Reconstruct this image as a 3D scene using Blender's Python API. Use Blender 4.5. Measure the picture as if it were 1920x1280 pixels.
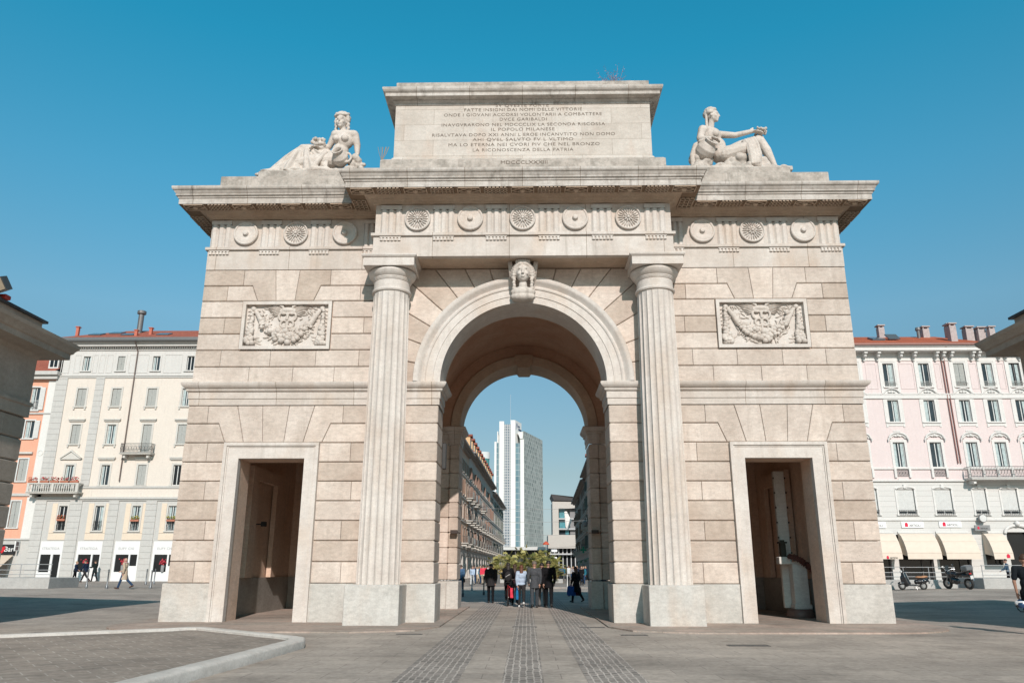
import bpy, bmesh, math, random
from mathutils import Vector, Matrix
from math import sin, cos, pi, radians, sqrt, atan2
random.seed(7)
S = bpy.context.scene
for o in list(bpy.data.objects): bpy.data.objects.remove(o)
COL = S.collection

# ---------------------------------------------------------------- camera
YAW, PITCH, ROLL, FPX = -0.01826, 0.28494, 0.0012, 1454.58622
cam = bpy.data.cameras.new('camera'); cam_o = bpy.data.objects.new('camera', cam); COL.objects.link(cam_o)
_f = Vector((sin(YAW)*cos(PITCH), cos(YAW)*cos(PITCH), sin(PITCH)))
_r0 = Vector((cos(YAW), -sin(YAW), 0)); _u0 = _r0.cross(_f)
_r = _r0*cos(ROLL)+_u0*sin(ROLL); _u = -_r0*sin(ROLL)+_u0*cos(ROLL)
_m = Matrix((_r, _u, -_f)).transposed().to_4x4(); _m.translation = Vector((0.07331, -22.39164, 1.43134))
cam_o.matrix_world = _m
cam.sensor_width = 36; cam.lens = FPX/1920*36; cam.clip_start = 0.1; cam.clip_end = 5000
S.camera = cam_o

# ---------------------------------------------------------------- sun, sky, exposure
SUN_DIR = Vector((0.155, -1.0, 0.61)).normalized()          # towards the sun
SUN_EL = math.asin(SUN_DIR.z); SUN_AZ = atan2(SUN_DIR.x, SUN_DIR.y)
sd = bpy.data.lights.new('sun', 'SUN'); sd.energy = 4.3; sd.angle = radians(0.5); sd.color = (1.0, 0.89, 0.825)
so = bpy.data.objects.new('sun', sd); COL.objects.link(so)
so.rotation_euler = (-SUN_DIR).to_track_quat('-Z', 'Y').to_euler()
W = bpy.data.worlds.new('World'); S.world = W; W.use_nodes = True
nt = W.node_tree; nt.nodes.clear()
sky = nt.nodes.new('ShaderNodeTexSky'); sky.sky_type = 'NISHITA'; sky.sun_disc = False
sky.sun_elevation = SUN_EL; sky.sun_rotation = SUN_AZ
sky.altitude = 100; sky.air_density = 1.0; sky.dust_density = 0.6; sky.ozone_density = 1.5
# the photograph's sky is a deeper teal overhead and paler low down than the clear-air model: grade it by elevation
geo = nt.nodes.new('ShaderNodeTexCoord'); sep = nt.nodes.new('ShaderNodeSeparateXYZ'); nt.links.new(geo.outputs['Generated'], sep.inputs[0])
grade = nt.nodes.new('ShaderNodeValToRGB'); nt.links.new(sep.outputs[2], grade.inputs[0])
GR = [(0.0, (.34, .355, .47)), (0.06, (.37, .385, .43)), (0.115, (.40, .415, .39)), (0.238, (.42, .55, .51)), (0.293, (.48, .70, .64)), (0.436, (.31, .875, .84)), (0.59, (.12, .99, .96)), (0.655, (.10, 1.0, .97)), (0.71, (.06, .13, .13))]  # last stop: unseen sky overhead darkened to cut fill light in the shadows
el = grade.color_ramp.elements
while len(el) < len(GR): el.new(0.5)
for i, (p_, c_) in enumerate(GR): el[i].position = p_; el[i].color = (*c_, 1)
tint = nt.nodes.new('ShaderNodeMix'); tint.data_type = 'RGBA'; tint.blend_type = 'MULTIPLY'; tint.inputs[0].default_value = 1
# scale from the sky behind the camera to the sky ahead, even throughout
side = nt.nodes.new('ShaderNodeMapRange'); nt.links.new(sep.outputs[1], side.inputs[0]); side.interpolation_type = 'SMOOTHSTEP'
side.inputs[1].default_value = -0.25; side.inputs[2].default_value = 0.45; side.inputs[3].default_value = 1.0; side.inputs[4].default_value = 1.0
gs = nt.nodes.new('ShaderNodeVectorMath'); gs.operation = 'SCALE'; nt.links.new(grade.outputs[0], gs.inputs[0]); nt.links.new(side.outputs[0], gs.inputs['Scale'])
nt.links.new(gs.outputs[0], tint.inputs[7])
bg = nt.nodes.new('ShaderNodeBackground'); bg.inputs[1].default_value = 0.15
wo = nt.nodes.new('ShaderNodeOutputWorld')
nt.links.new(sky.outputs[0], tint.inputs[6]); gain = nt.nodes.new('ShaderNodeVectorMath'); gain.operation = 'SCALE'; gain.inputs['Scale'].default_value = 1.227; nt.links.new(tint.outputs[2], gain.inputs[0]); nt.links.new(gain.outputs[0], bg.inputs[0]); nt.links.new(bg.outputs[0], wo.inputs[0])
S.view_settings.view_transform = 'Standard'; S.view_settings.look = 'None'
S.view_settings.exposure = 0.0; S.view_settings.gamma = 1.0
S.render.engine = 'CYCLES'
S.render.resolution_x = 1024; S.render.resolution_y = 682

# ---------------------------------------------------------------- materials
MATS = {}
def _n(nt, t, **kw):
    n = nt.nodes.new(t)
    for k, v in kw.items(): setattr(n, k, v)
    return n
def _mix(nt, mode, fac, a, b):
    n = nt.nodes.new('ShaderNodeMix'); n.data_type = 'RGBA'; n.blend_type = mode
    for i, v in ((0, fac), (6, a), (7, b)):
        if hasattr(v, 'is_output'): nt.links.new(v, n.inputs[i])
        elif i == 0: n.inputs[0].default_value = v
        else: n.inputs[i].default_value = (*v, 1) if len(v) == 3 else v
    return n.outputs[2]
def _ramp(nt, fac, stops):
    n = nt.nodes.new('ShaderNodeValToRGB'); nt.links.new(fac, n.inputs[0])
    e = n.color_ramp.elements
    while len(e) < len(stops): e.new(0.5)
    for i, (p, c) in enumerate(stops): e[i].position = p; e[i].color = (*c, 1) if hasattr(c, '__len__') else (c, c, c, 1)
    return n.outputs[0]
def _noise(nt, vec, scale, detail=4, rough=0.55):
    n = nt.nodes.new('ShaderNodeTexNoise'); nt.links.new(vec, n.inputs[0]); n.inputs['Scale'].default_value = scale
    n.inputs['Detail'].default_value = detail; n.inputs['Roughness'].default_value = rough; return n.outputs[0]
def _map(nt, vec, scale=(1, 1, 1), rot=(0, 0, 0), loc=(0, 0, 0)):
    n = nt.nodes.new('ShaderNodeMapping'); nt.links.new(vec, n.inputs[0])
    n.inputs['Scale'].default_value = scale; n.inputs['Rotation'].default_value = rot; n.inputs['Location'].default_value = loc
    return n.outputs[0]
def base_mat(name):
    m = bpy.data.materials.new(name); m.use_nodes = True; nt = m.node_tree
    b = nt.nodes['Principled BSDF']; tc = nt.nodes.new('ShaderNodeTexCoord'); return m, nt, b, tc.outputs['Object']
def plain(name, col, rough=0.6, metal=0.0, var=0.12, scale=6.0, bump=0.0, coat=0.0, emit=None):
    """one painted / cloth / metal surface with a little procedural mottling"""
    if name in MATS: return MATS[name]
    m, nt, b, vec = base_mat(name)
    nz = _noise(nt, vec, scale, 5)
    f = _ramp(nt, nz, [(0.3, 1-var), (0.7, 1+var*0.4)])
    c = _mix(nt, 'MULTIPLY', 1.0, col, f)
    nt.links.new(c, b.inputs['Base Color']); b.inputs['Roughness'].default_value = rough; b.inputs['Metallic'].default_value = metal
    if coat: b.inputs['Coat Weight'].default_value = coat
    if bump:
        bp = nt.nodes.new('ShaderNodeBump'); bp.inputs['Strength'].default_value = bump; bp.inputs['Distance'].default_value = 0.01
        nt.links.new(nz, bp.inputs['Height']); nt.links.new(bp.outputs[0], b.inputs['Normal'])
    MATS[name] = m; return m
def stone(name, col, col2, dirt=(0.30, 0.26, 0.22), streak=0.35, island=0.10, pits=0.5, blotch=0.35, rough=0.85, joints=None, warm=None, lichen=0.0):
    if name in MATS: return MATS[name]
    m, nt, b, vec = base_mat(name)
    n1 = _noise(nt, vec, 1.1, 6, 0.6)
    c = _mix(nt, 'MIX', _ramp(nt, n1, [(0.35, 0.0), (0.68, 1.0)]), col, col2)
    if warm:
        nw = _noise(nt, _map(nt, vec, (0.9, 0.9, 0.35), loc=(3, 1, 7)), 1.3, 4)
        c = _mix(nt, 'MIX', _ramp(nt, nw, [(0.52, 0.0), (0.72, 0.55)]), c, warm)
    if island:
        g = nt.nodes.new('ShaderNodeNewGeometry')
        r = _ramp(nt, g.outputs['Random Per Island'], [(0.0, (1-island, 1-island*1.25, 1-island*1.5)), (0.5, (1, 1, 1)), (1.0, (1+island*.6, 1+island*.5, 1+island*.4))])
        c = _mix(nt, 'MULTIPLY', 1.0, c, r)
    n4 = _noise(nt, _map(nt, vec, (1.0, 1.0, 2.2), loc=(4, 8, 1)), 5.5, 7, 0.72)
    c = _mix(nt, 'MULTIPLY', 1.0, c, _ramp(nt, n4, [(0.30, 1-0.22*min(1, blotch*1.6)), (0.62, 1.04)]))
    # fine grain
    n2 = _noise(nt, vec, 26, 6, 0.7)
    c = _mix(nt, 'MULTIPLY', 1.0, c, _ramp(nt, n2, [(0.25, 0.86), (0.6, 1.03)]))
    # weather streaks run down the face
    ns = _noise(nt, _map(nt, vec, (2.6, 2.6, 0.22)), 2.2, 6, 0.65)
    nb = _noise(nt, vec, 0.55, 3)
    mm = nt.nodes.new('ShaderNodeMath'); mm.operation = 'MULTIPLY'
    nt.links.new(_ramp(nt, ns, [(0.5, 0.0), (0.72, 1.0)]), mm.inputs[0]); nt.links.new(_ramp(nt, nb, [(0.42, 0.15), (0.62, 1.0)]), mm.inputs[1])
    m2 = nt.nodes.new('ShaderNodeMath'); m2.operation = 'MULTIPLY'; nt.links.new(mm.outputs[0], m2.inputs[0]); m2.inputs[1].default_value = streak
    c = _mix(nt, 'MIX', m2.outputs[0], c, dirt)
    # blotches
    n3 = _noise(nt, _map(nt, vec, loc=(11, 5, 2)), 3.4, 8, 0.7)
    mb = nt.nodes.new('ShaderNodeMath'); mb.operation = 'MULTIPLY'; nt.links.new(_ramp(nt, n3, [(0.56, 0.0), (0.74, 1.0)]), mb.inputs[0]); mb.inputs[1].default_value = blotch
    c = _mix(nt, 'MIX', mb.outputs[0], c, [x*0.62 for x in col])
    if lichen:
        n5 = _noise(nt, _map(nt, vec, loc=(1, 9, 4)), 2.0, 8, 0.75)
        ml = nt.nodes.new('ShaderNodeMath'); ml.operation = 'MULTIPLY'; nt.links.new(_ramp(nt, n5, [(0.48, 0.0), (0.6, 1.0)]), ml.inputs[0]); ml.inputs[1].default_value = lichen
        c = _mix(nt, 'MIX', ml.outputs[0], c, (0.21, 0.19, 0.165))
    h = n2
    if pits:
        v = nt.nodes.new('ShaderNodeTexVoronoi'); nt.links.new(vec, v.inputs[0]); v.inputs['Scale'].default_value = 17
        pm = nt.nodes.new('ShaderNodeMath'); pm.operation = 'MULTIPLY'
        nt.links.new(_ramp(nt, v.outputs[0], [(0.07, 1.0), (0.16, 0.0)]), pm.inputs[0])
        nt.links.new(_ramp(nt, _noise(nt, _map(nt, vec, loc=(5, 5, 5)), 0.9, 3), [(0.5, 0.0), (0.62, 1.0)]), pm.inputs[1])
        ps = nt.nodes.new('ShaderNodeMath'); ps.operation = 'MULTIPLY'; nt.links.new(pm.outputs[0], ps.inputs[0]); ps.inputs[1].default_value = pits
        c = _mix(nt, 'MIX', ps.outputs[0], c, (0.16, 0.13, 0.105))
    if joints:
        br = nt.nodes.new('ShaderNodeTexBrick'); nt.links.new(_map(nt, vec, rot=(radians(90), 0, 0), loc=joints[3] if len(joints) > 3 else (0, 0, 0)), br.inputs['Vector'])
        br.inputs['Scale'].default_value = 1; br.inputs['Brick Width'].default_value = joints[0]; br.inputs['Row Height'].default_value = joints[1]
        br.inputs['Mortar Size'].default_value = joints[2]; br.inputs['Mortar Smooth'].default_value = 0.2
        br.inputs['Color1'].default_value = (1, 1, 1, 1); br.inputs['Color2'].default_value = (0.9, 0.88, 0.86, 1); br.inputs['Mortar'].default_value = (0.42, 0.36, 0.31, 1)
        br.offset = 0.5
        c = _mix(nt, 'MULTIPLY', 1.0, c, br.outputs[0])
    nt.links.new(c, b.inputs['Base Color']); b.inputs['Roughness'].default_value = rough
    b.inputs['Specular IOR Level'].default_value = 0.25
    bp = nt.nodes.new('ShaderNodeBump'); bp.inputs['Strength'].default_value = 0.35; bp.inputs['Distance'].default_value = 0.012
    nt.links.new(h, bp.inputs['Height']); nt.links.new(bp.outputs[0], b.inputs['Normal'])
    MATS[name] = m; return m
def bricky(name, c1, c2, mortar, w, h, ms, rot=(0, 0, 0), rough=0.85, offset=0.5, noise=0.25, bump=0.3, big=0.0, wobble=0.0):
    if name in MATS: return MATS[name]
    m, nt, b, vec = base_mat(name)
    bv = _map(nt, vec, rot=rot)
    if wobble:
        nn_ = nt.nodes.new('ShaderNodeTexNoise'); nt.links.new(vec, nn_.inputs[0]); nn_.inputs['Scale'].default_value = 5; nn_.inputs['Detail'].default_value = 3
        sc = nt.nodes.new('ShaderNodeVectorMath'); sc.operation = 'SCALE'; sc.inputs['Scale'].default_value = wobble; nt.links.new(nn_.outputs['Color'], sc.inputs[0])
        ad = nt.nodes.new('ShaderNodeVectorMath'); ad.operation = 'ADD'; nt.links.new(bv, ad.inputs[0]); nt.links.new(sc.outputs[0], ad.inputs[1]); bv = ad.outputs[0]
    br = nt.nodes.new('ShaderNodeTexBrick'); nt.links.new(bv, br.inputs['Vector'])
    br.inputs['Scale'].default_value = 1; br.inputs['Brick Width'].default_value = w; br.inputs['Row Height'].default_value = h
    br.inputs['Mortar Size'].default_value = ms; br.inputs['Mortar Smooth'].default_value = 0.4; br.offset = offset
    for k, cc in (('Color1', c1), ('Color2', c2), ('Mortar', mortar)): br.inputs[k].default_value = (*cc, 1)
    nz = _noise(nt, vec, 9, 8, 0.7)
    c = _mix(nt, 'MULTIPLY', 1.0, br.outputs[0], _ramp(nt, nz, [(0.3, 1-noise), (0.65, 1.05)]))
    if big:
        nb = _noise(nt, vec, 0.35, 5, 0.6)
        c = _mix(nt, 'MULTIPLY', 1.0, c, _ramp(nt, nb, [(0.35, 1-big), (0.62, 1.04)]))
    if big:
        st = _noise(nt, _map(nt, vec, loc=(7, 3, 0)), 1.3, 7, 0.75)
        c = _mix(nt, 'MULTIPLY', 1.0, c, _ramp(nt, st, [(0.50, 1.0), (0.56, 0.90), (0.70, 0.80)]))
        v = nt.nodes.new('ShaderNodeTexVoronoi'); nt.links.new(vec, v.inputs[0]); v.inputs['Scale'].default_value = 2.1
        c = _mix(nt, 'MULTIPLY', 1.0, c, _ramp(nt, v.outputs[0], [(0.035, 0.62), (0.06, 1.0)]))
    nt.links.new(c, b.inputs['Base Color']); b.inputs['Roughness'].default_value = rough; b.inputs['Specular IOR Level'].default_value = 0.3
    bp = nt.nodes.new('ShaderNodeBump'); bp.inputs['Strength'].default_value = bump; bp.inputs['Distance'].default_value = 0.01
    nt.links.new(c, bp.inputs['Height']); nt.links.new(bp.outputs[0], b.inputs['Normal'])
    MATS[name] = m; return m

M_RUST = stone('rusticated_stone', (0.525, 0.445, 0.385), (0.665, 0.585, 0.52), dirt=(0.32, 0.265, 0.22), island=0.17, pits=0.9, streak=0.45, blotch=0.65)
M_MARBLE = stone('weathered_marble', (0.555, 0.50, 0.455), (0.65, 0.605, 0.56), warm=(0.54, 0.43, 0.34), streak=0.38, island=0.03, pits=0.12, blotch=0.30)
M_MARBLE_J = stone('jointed_marble', (0.54, 0.48, 0.43), (0.65, 0.60, 0.555), warm=(0.55, 0.42, 0.32), streak=0.45, island=0.0, pits=0.12, blotch=0.30, joints=(2.3, 20.0, 0.008, (0.4, 3, 0)))
M_PLINTH = stone('granite_plinth', (0.49, 0.47, 0.435), (0.60, 0.585, 0.55), warm=(0.53, 0.44, 0.365), streak=0.25, island=0.05, pits=0.2, blotch=0.55)
M_ATTIC = stone('attic_marble', (0.53, 0.48, 0.43), (0.61, 0.565, 0.515), warm=(0.54, 0.42, 0.34), streak=0.25, island=0.03, pits=0.1, blotch=0.35, joints=(1.9, 0.56, 0.004))
M_DIRTY = stone('sooty_stone', (0.42, 0.37, 0.325), (0.54, 0.49, 0.44), dirt=(.18, .155, .13), streak=0.6, island=0.0, pits=0.3, blotch=0.6, lichen=0.65)
M_CORN = stone('cornice_marble', (0.50, 0.455, 0.41), (0.62, 0.58, 0.54), dirt=(0.17, 0.145, 0.125), streak=0.9, island=0.0, pits=0.1, blotch=0.45, joints=(1.7, 20.0, 0.008), lichen=0.35)
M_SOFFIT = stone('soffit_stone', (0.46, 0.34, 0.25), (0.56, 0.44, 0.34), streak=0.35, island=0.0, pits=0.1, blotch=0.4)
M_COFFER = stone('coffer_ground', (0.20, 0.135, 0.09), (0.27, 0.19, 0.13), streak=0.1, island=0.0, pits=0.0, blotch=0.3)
M_ROOM = stone('side_room_plaster', (0.68, 0.49, 0.37), (0.74, 0.57, 0.46), streak=0.35, island=0.0, pits=0.0, blotch=0.5)
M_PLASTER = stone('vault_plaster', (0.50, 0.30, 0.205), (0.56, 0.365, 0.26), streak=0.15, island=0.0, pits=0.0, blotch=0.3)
M_DADO = stone('grey_dado', (0.33, 0.31, 0.28), (0.42, 0.40, 0.37), streak=0.4, island=0.0, pits=0.2, blotch=0.6)
M_STATUE = stone('carved_marble', (0.53, 0.465, 0.41), (0.66, 0.60, 0.545), dirt=(0.20, 0.17, 0.145), streak=0.7, island=0.0, pits=0.0, blotch=0.45)
M_LETTER = plain('letter_shadow', (0.16, 0.125, 0.10), 0.9, var=0.5, scale=3)

# ---------------------------------------------------------------- mesh helpers
def tag(o, label=None, cat=None, group=None, kind=None):
    if label: o['label'] = label
    if cat: o['category'] = cat
    if group: o['group'] = group
    if kind: o['kind'] = kind
    return o
def thing(name, label, cat, loc=(0, 0, 0), rz=0.0, group=None):
    o = bpy.data.objects.new(name, None); o.empty_display_size = 0.2; COL.objects.link(o)
    o.location = loc; o.rotation_euler = (0, 0, rz); return tag(o, label, cat, group)
class MB:
    def __init__(s): s.v = []; s.f = []; s.mi = []; s.cur = 0
    def add(s, vs, fs):
        b = len(s.v); s.v += [tuple(v) for v in vs]; s.f += [tuple(b+i for i in f) for f in fs]; s.mi += [s.cur]*len(fs)
    def box(s, x0, x1, y0, y1, z0, z1):
        if x0 > x1: x0, x1 = x1, x0
        if y0 > y1: y0, y1 = y1, y0
        s.add([(x0, y0, z0), (x1, y0, z0), (x1, y1, z0), (x0, y1, z0), (x0, y0, z1), (x1, y0, z1), (x1, y1, z1), (x0, y1, z1)],
              [(0, 3, 2, 1), (4, 5, 6, 7), (0, 1, 5, 4), (1, 2, 6, 5), (2, 3, 7, 6), (3, 0, 4, 7)])
    def tbox(s, M, x, y, z):
        """box of half sizes x,y,z under matrix M"""
        vs = [M @ Vector((a*x, b*y, c*z)) for c in (-1, 1) for a, b in ((-1, -1), (1, -1), (1, 1), (-1, 1))]
        s.add(vs, [(0, 3, 2, 1), (4, 5, 6, 7), (0, 1, 5, 4), (1, 2, 6, 5), (2, 3, 7, 6), (3, 0, 4, 7)])
    def cbox(s, x0, x1, y0, y1, z0, z1, c=0.03, g=0.005, vc=None):
        """rusticated block: chamfered on every edge; vc = chamfer of the upright edges"""
        if x0 > x1: x0, x1 = x1, x0
        vc = c*0.5 if vc is None else vc
        rings = [(z0+g, c, vc), (z0+g+c, 0, vc), (z1-g-c, 0, vc), (z1-g, c, vc)]
        vs = []
        for z, i, k in rings:
            a0, a1, b0, b1 = x0+i, x1-i, y0+i, y1-i
            vs += [(a0+k, b0, z), (a1-k, b0, z), (a1, b0+k, z), (a1, b1-k, z), (a1-k, b1, z), (a0+k, b1, z), (a0, b1-k, z), (a0, b0+k, z)]
        fs = [tuple(range(7, -1, -1)), tuple(range(24, 32))]
        for r in range(3):
            for i in range(8): j = (i+1) % 8; fs.append((r*8+i, r*8+j, r*8+8+j, r*8+8+i))
        s.add(vs, fs)
    def prism(s, pts, y0, y1):
        """polygon pts (x,z) counter-clockwise seen from -Y, extruded y0 (front) to y1"""
        n = len(pts)
        s.add([(x, y0, z) for x, z in pts]+[(x, y1, z) for x, z in pts],
              [tuple(range(n)), tuple(range(2*n-1, n-1, -1))]+[(i, i+n, (i+1) % n+n, (i+1) % n) for i in range(n)])
    def block(s, pts, yf, yb, ch=0.032, gh=0.037, gv=0.010):
        """face block: polygon (x,z) ccw seen from front, chamfered; joints wide when level, fine when upright"""
        def inset(k):
            n = len(pts); L = []
            for i in range(n):
                a = pts[i]; b = pts[(i+1) % n]; dx, dz = b[0]-a[0], b[1]-a[1]; l = sqrt(dx*dx+dz*dz)
                nx, nz = -dz/l, dx/l; w = abs(nz); d = (gv*(1-w)+gh*w)*k
                L.append((nx, nz, nx*a[0]+nz*a[1]+d))
            out = []
            for i in range(n):
                a1, b1, c1 = L[i-1]; a2, b2, c2 = L[i]; D = a1*b2-a2*b1
                if abs(D) < 0.02: p = pts[i]; out.append((p[0]+a2*(c2-(a2*p[0]+b2*p[1])), p[1]+b2*(c2-(a2*p[0]+b2*p[1]))))
                else: out.append(((c1*b2-c2*b1)/D, (a1*c2-a2*c1)/D))
            return out
        n = len(pts); R = [(inset(0.12), yb), (inset(0.22), yf+ch*0.9), (inset(0.55), yf+ch*0.3), (inset(1.0), yf)]
        vs = [(x, y, z) for r, y in R for x, z in r]; fs = [tuple(range(3*n, 4*n))]
        for r in range(3):
            for i in range(n): j = (i+1) % n; fs.append((r*n+i, r*n+j, (r+1)*n+j, (r+1)*n+i))
        s.add(vs, fs)
    def sweep(s, path, prof, closed=False):
        """mouldings: path [(x,y)] with the outside on its right, prof [(out,z)]"""
        n = len(path); P = []
        for i in range(n):
            def nrm(a, b):
                d = Vector((b[0]-a[0], b[1]-a[1])).normalized(); return Vector((d.y, -d.x))
            if closed or 0 < i < n-1:
                n1 = nrm(path[i-1], path[i]); n2 = nrm(path[i], path[(i+1) % n]); m = (n1+n2); m = m/(1+n1.dot(n2))
            elif i == 0: m = nrm(path[0], path[1])
            else: m = nrm(path[-2], path[-1])
            P.append(m)
        k = len(prof); vs = [(path[i][0]+P[i].x*o, path[i][1]+P[i].y*o, z) for i in range(n) for o, z in prof]; fs = []
        for i in range(n if closed else n-1):
            j = (i+1) % n
            for a in range(k-1): fs.append((i*k+a, j*k+a, j*k+a+1, i*k+a+1))
        if not closed: fs.append(tuple(range(k))); fs.append(tuple(range((n-1)*k+k-1, (n-1)*k-1, -1)))
        s.add(vs, fs)
    def lathe(s, prof, n=24, c=(0, 0, 0), M=None, caps=True, rfun=None, a0=0, a1=2*pi):
        vs = []; k = len(prof); full = abs(a1-a0-2*pi) < 1e-6; m = n if full else n+1
        for i in range(m):
            a = a0+(a1-a0)*i/n
            for r, z in prof:
                rr = r*(rfun(a, z) if rfun else 1); p = Vector((rr*cos(a), rr*sin(a), z))
                if M is not None: p = M @ p
                vs.append((p[0]+c[0], p[1]+c[1], p[2]+c[2]))
        fs = []
        for i in range(n):
            j = (i+1) % m
            for a in range(k-1): fs.append((i*k+a, j*k+a, j*k+a+1, i*k+a+1))
        if caps and full: fs.append(tuple(i*k for i in range(m))[::-1]); fs.append(tuple(i*k+k-1 for i in range(m)))
        s.add(vs, fs)
    def tube(s, pts, r, n=8, caps=True):
        pts = [Vector(p) for p in pts]; R = r if hasattr(r, '__len__') else [r]*len(pts)
        t = (pts[1]-pts[0]).normalized(); a = Vector((0, 0, 1)) if abs(t.z) < .9 else Vector((1, 0, 0)); u = t.cross(a).normalized(); vs = []
        for i, p in enumerate(pts):
            if i == 0: t = (pts[1]-p)
            elif i == len(pts)-1: t = (p-pts[i-1])
            else: t = (pts[i+1]-pts[i-1])
            t = t.normalized() if t.length > 1e-9 else Vector((0, 0, 1)); u = (u-t*u.dot(t))
            u = u.normalized() if u.length > 1e-6 else t.orthogonal().normalized(); w = t.cross(u)
            for k in range(n): b = 2*pi*k/n; vs.append(p+(u*cos(b)+w*sin(b))*R[i])
        fs = [(i*n+k, i*n+(k+1) % n, (i+1)*n+(k+1) % n, (i+1)*n+k) for i in range(len(pts)-1) for k in range(n)]
        if caps: fs.append(tuple(range(n))[::-1]); fs.append(tuple(range((len(pts)-1)*n, len(pts)*n)))
        s.add(vs, fs)
    def ball(s, c, r, n=10, m=7, rot=None):
        rr = r if hasattr(r, '__len__') else (r, r, r); vs = []; c = Vector(c)
        for i in range(m+1):
            t = pi*i/m
            for k in range(n):
                a = 2*pi*k/n; p = Vector((rr[0]*sin(t)*cos(a), rr[1]*sin(t)*sin(a), rr[2]*cos(t)))
                if rot is not None: p = rot @ p
                vs.append(c+p)
        s.add(vs, [(i*n+k, (i+1)*n+k, (i+1)*n+(k+1) % n, i*n+(k+1) % n) for i in range(m) for k in range(n)])
    def torus(s, c, R, r, M=None, n=24, m=8, a0=0, a1=2*pi):
        pts = []; c = Vector(c)
        for i in range(n+1):
            a = a0+(a1-a0)*i/n; p = Vector((R*cos(a), 0, R*sin(a)))
            if M is not None: p = M @ p
            pts.append(c+p)
        s.tube(pts, r, m, caps=abs(a1-a0-2*pi) > 1e-3)
    def build(s, name, mats, parent=None, smooth=None, label=None):
        me = bpy.data.meshes.new(name); me.from_pydata(s.v, [], s.f)
        if not isinstance(mats, (list, tuple)): mats = [mats]
        for m in mats: me.materials.append(m)
        if len(mats) > 1: me.polygons.foreach_set('material_index', s.mi)
        me.update(); me.validate()
        if smooth:
            me.polygons.foreach_set('use_smooth', [True]*len(me.polygons)); me.set_sharp_from_angle(angle=radians(smooth))
        return link(name, me, parent, label)
def link(name, me, parent=None, label=None):
    o = bpy.data.objects.new(name, me); COL.objects.link(o)
    if parent is not None:
        o.parent = parent
        if parent.get('world_children', 0): pass
    if label: o['label'] = label
    return o
def world_thing(name, label, cat, loc, group=None):
    """an Empty at the thing's base whose parts keep world coordinates"""
    o = thing(name, label, cat, loc, 0, group); WT[o.name] = Vector(loc); return o
WT = {}
def part(mb, name, mats, parent, smooth=None, label=None):
    o = mb.build(name, mats, parent, smooth, label); l = WT.get(parent.name)
    if l is not None: o.matrix_parent_inverse = Matrix.Translation(-l)
    return o
def struct(mb, name, mats, smooth=None, kind='structure'):
    o = mb.build(name, mats, None, smooth); o['kind'] = kind; return o
def copy_tree(o, parent=None):
    c = o.copy(); COL.objects.link(c); c.parent = parent
    for ch in list(o.children): copy_tree(ch, c)
    return c
def remeshed(mb, voxel, smooth_it=2, name='sculpt'):
    """fuse overlapping volumes into one continuous skin; returns mesh data"""
    me = bpy.data.meshes.new(name); me.from_pydata(mb.v, [], mb.f)
    ob = bpy.data.objects.new('tmp', me); COL.objects.link(ob)
    md = ob.modifiers.new('r', 'REMESH'); md.mode = 'VOXEL'; md.voxel_size = voxel; md.use_smooth_shade = True
    if smooth_it:
        sm = ob.modifiers.new('s', 'SMOOTH'); sm.factor = 0.5; sm.iterations = smooth_it
    dg = bpy.context.evaluated_depsgraph_get(); out = bpy.data.meshes.new_from_object(ob.evaluated_get(dg))
    bpy.data.objects.remove(ob); bpy.data.meshes.remove(me)
    out.name = name; out.polygons.foreach_set('use_smooth', [True]*len(out.polygons)); return out
def text_mesh(txt, size, depth=0.01, align='CENTER', spacing=1.0, bold=0.0, width=None, shear=0):
    cu = bpy.data.curves.new('t', 'FONT'); cu.body = txt; cu.size = size; cu.extrude = depth; cu.align_x = align; cu.align_y = 'CENTER'
    cu.space_character = spacing; cu.offset = bold; cu.shear = shear; cu.resolution_u = 3
    ob = bpy.data.objects.new('tmp', cu); COL.objects.link(ob)
    dg = bpy.context.evaluated_depsgraph_get(); me = bpy.data.meshes.new_from_object(ob.evaluated_get(dg))
    bpy.data.objects.remove(ob)
    if width:
        xs = [v.co.x for v in me.vertices]; w = max(xs)-min(xs); k = width/w
        for v in me.vertices: v.co.x *= k
    return me
def text_part(name, txt, size, loc, mat, parent, rot=(radians(90), 0, 0), **kw):
    me = text_mesh(txt, size, **kw); me.materials.clear(); me.materials.append(mat)
    o = link(name, me, parent); l = WT.get(parent.name) if parent else None
    if l is not None: o.matrix_parent_inverse = Matrix.Translation(-l)
    o.location = loc; o.rotation_euler = rot; return o
def sstep(a, b, x):
    t = max(0, min(1, (x-a)/(b-a))); return t*t*(3-2*t)
def gz(x, y): return 0.36*sstep(11, 26, abs(x))*sstep(0, 18, y)
# ================================================================ the triumphal gate
gate = world_thing('city_gate', 'pale stone triumphal gate with one tall arch, two side doors and an inscribed attic', 'gate', (0, 4, 0))
HW = 9.88; D = 9.0
ROWS = [1.04, 1.62, 2.19, 2.74, 3.29, 3.84, 4.39, 4.95, 5.51, 6.06]
ROWS2 = [6.72, 7.23, 7.75, 8.26, 8.78, 9.31, 9.81, 10.34]
def fill(mb, z0, z1, xa, xb, off, sa=0.0, sb=0.0, step=1.35, yf=0.0, yb=0.09):
    """blocks between xa and xb; sa/sb = extra x at the top of slanted ends"""
    cuts = [xa]; k = math.floor((xa-off)/step)+1; x = off+k*step
    while x < xb-0.35:
        if x > xa+0.35: cuts.append(x+random.uniform(-.12, .12))
        x += step
    cuts.append(xb)
    for i in range(len(cuts)-1):
        a, b = cuts[i], cuts[i+1]; ta = a+(sa if i == 0 else 0); tb = b+(sb if i == len(cuts)-2 else 0)
        mb.block([(a, z0), (b, z0), (tb, z1), (ta, z1)], yf+random.uniform(-.004, .004), yb)
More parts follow.
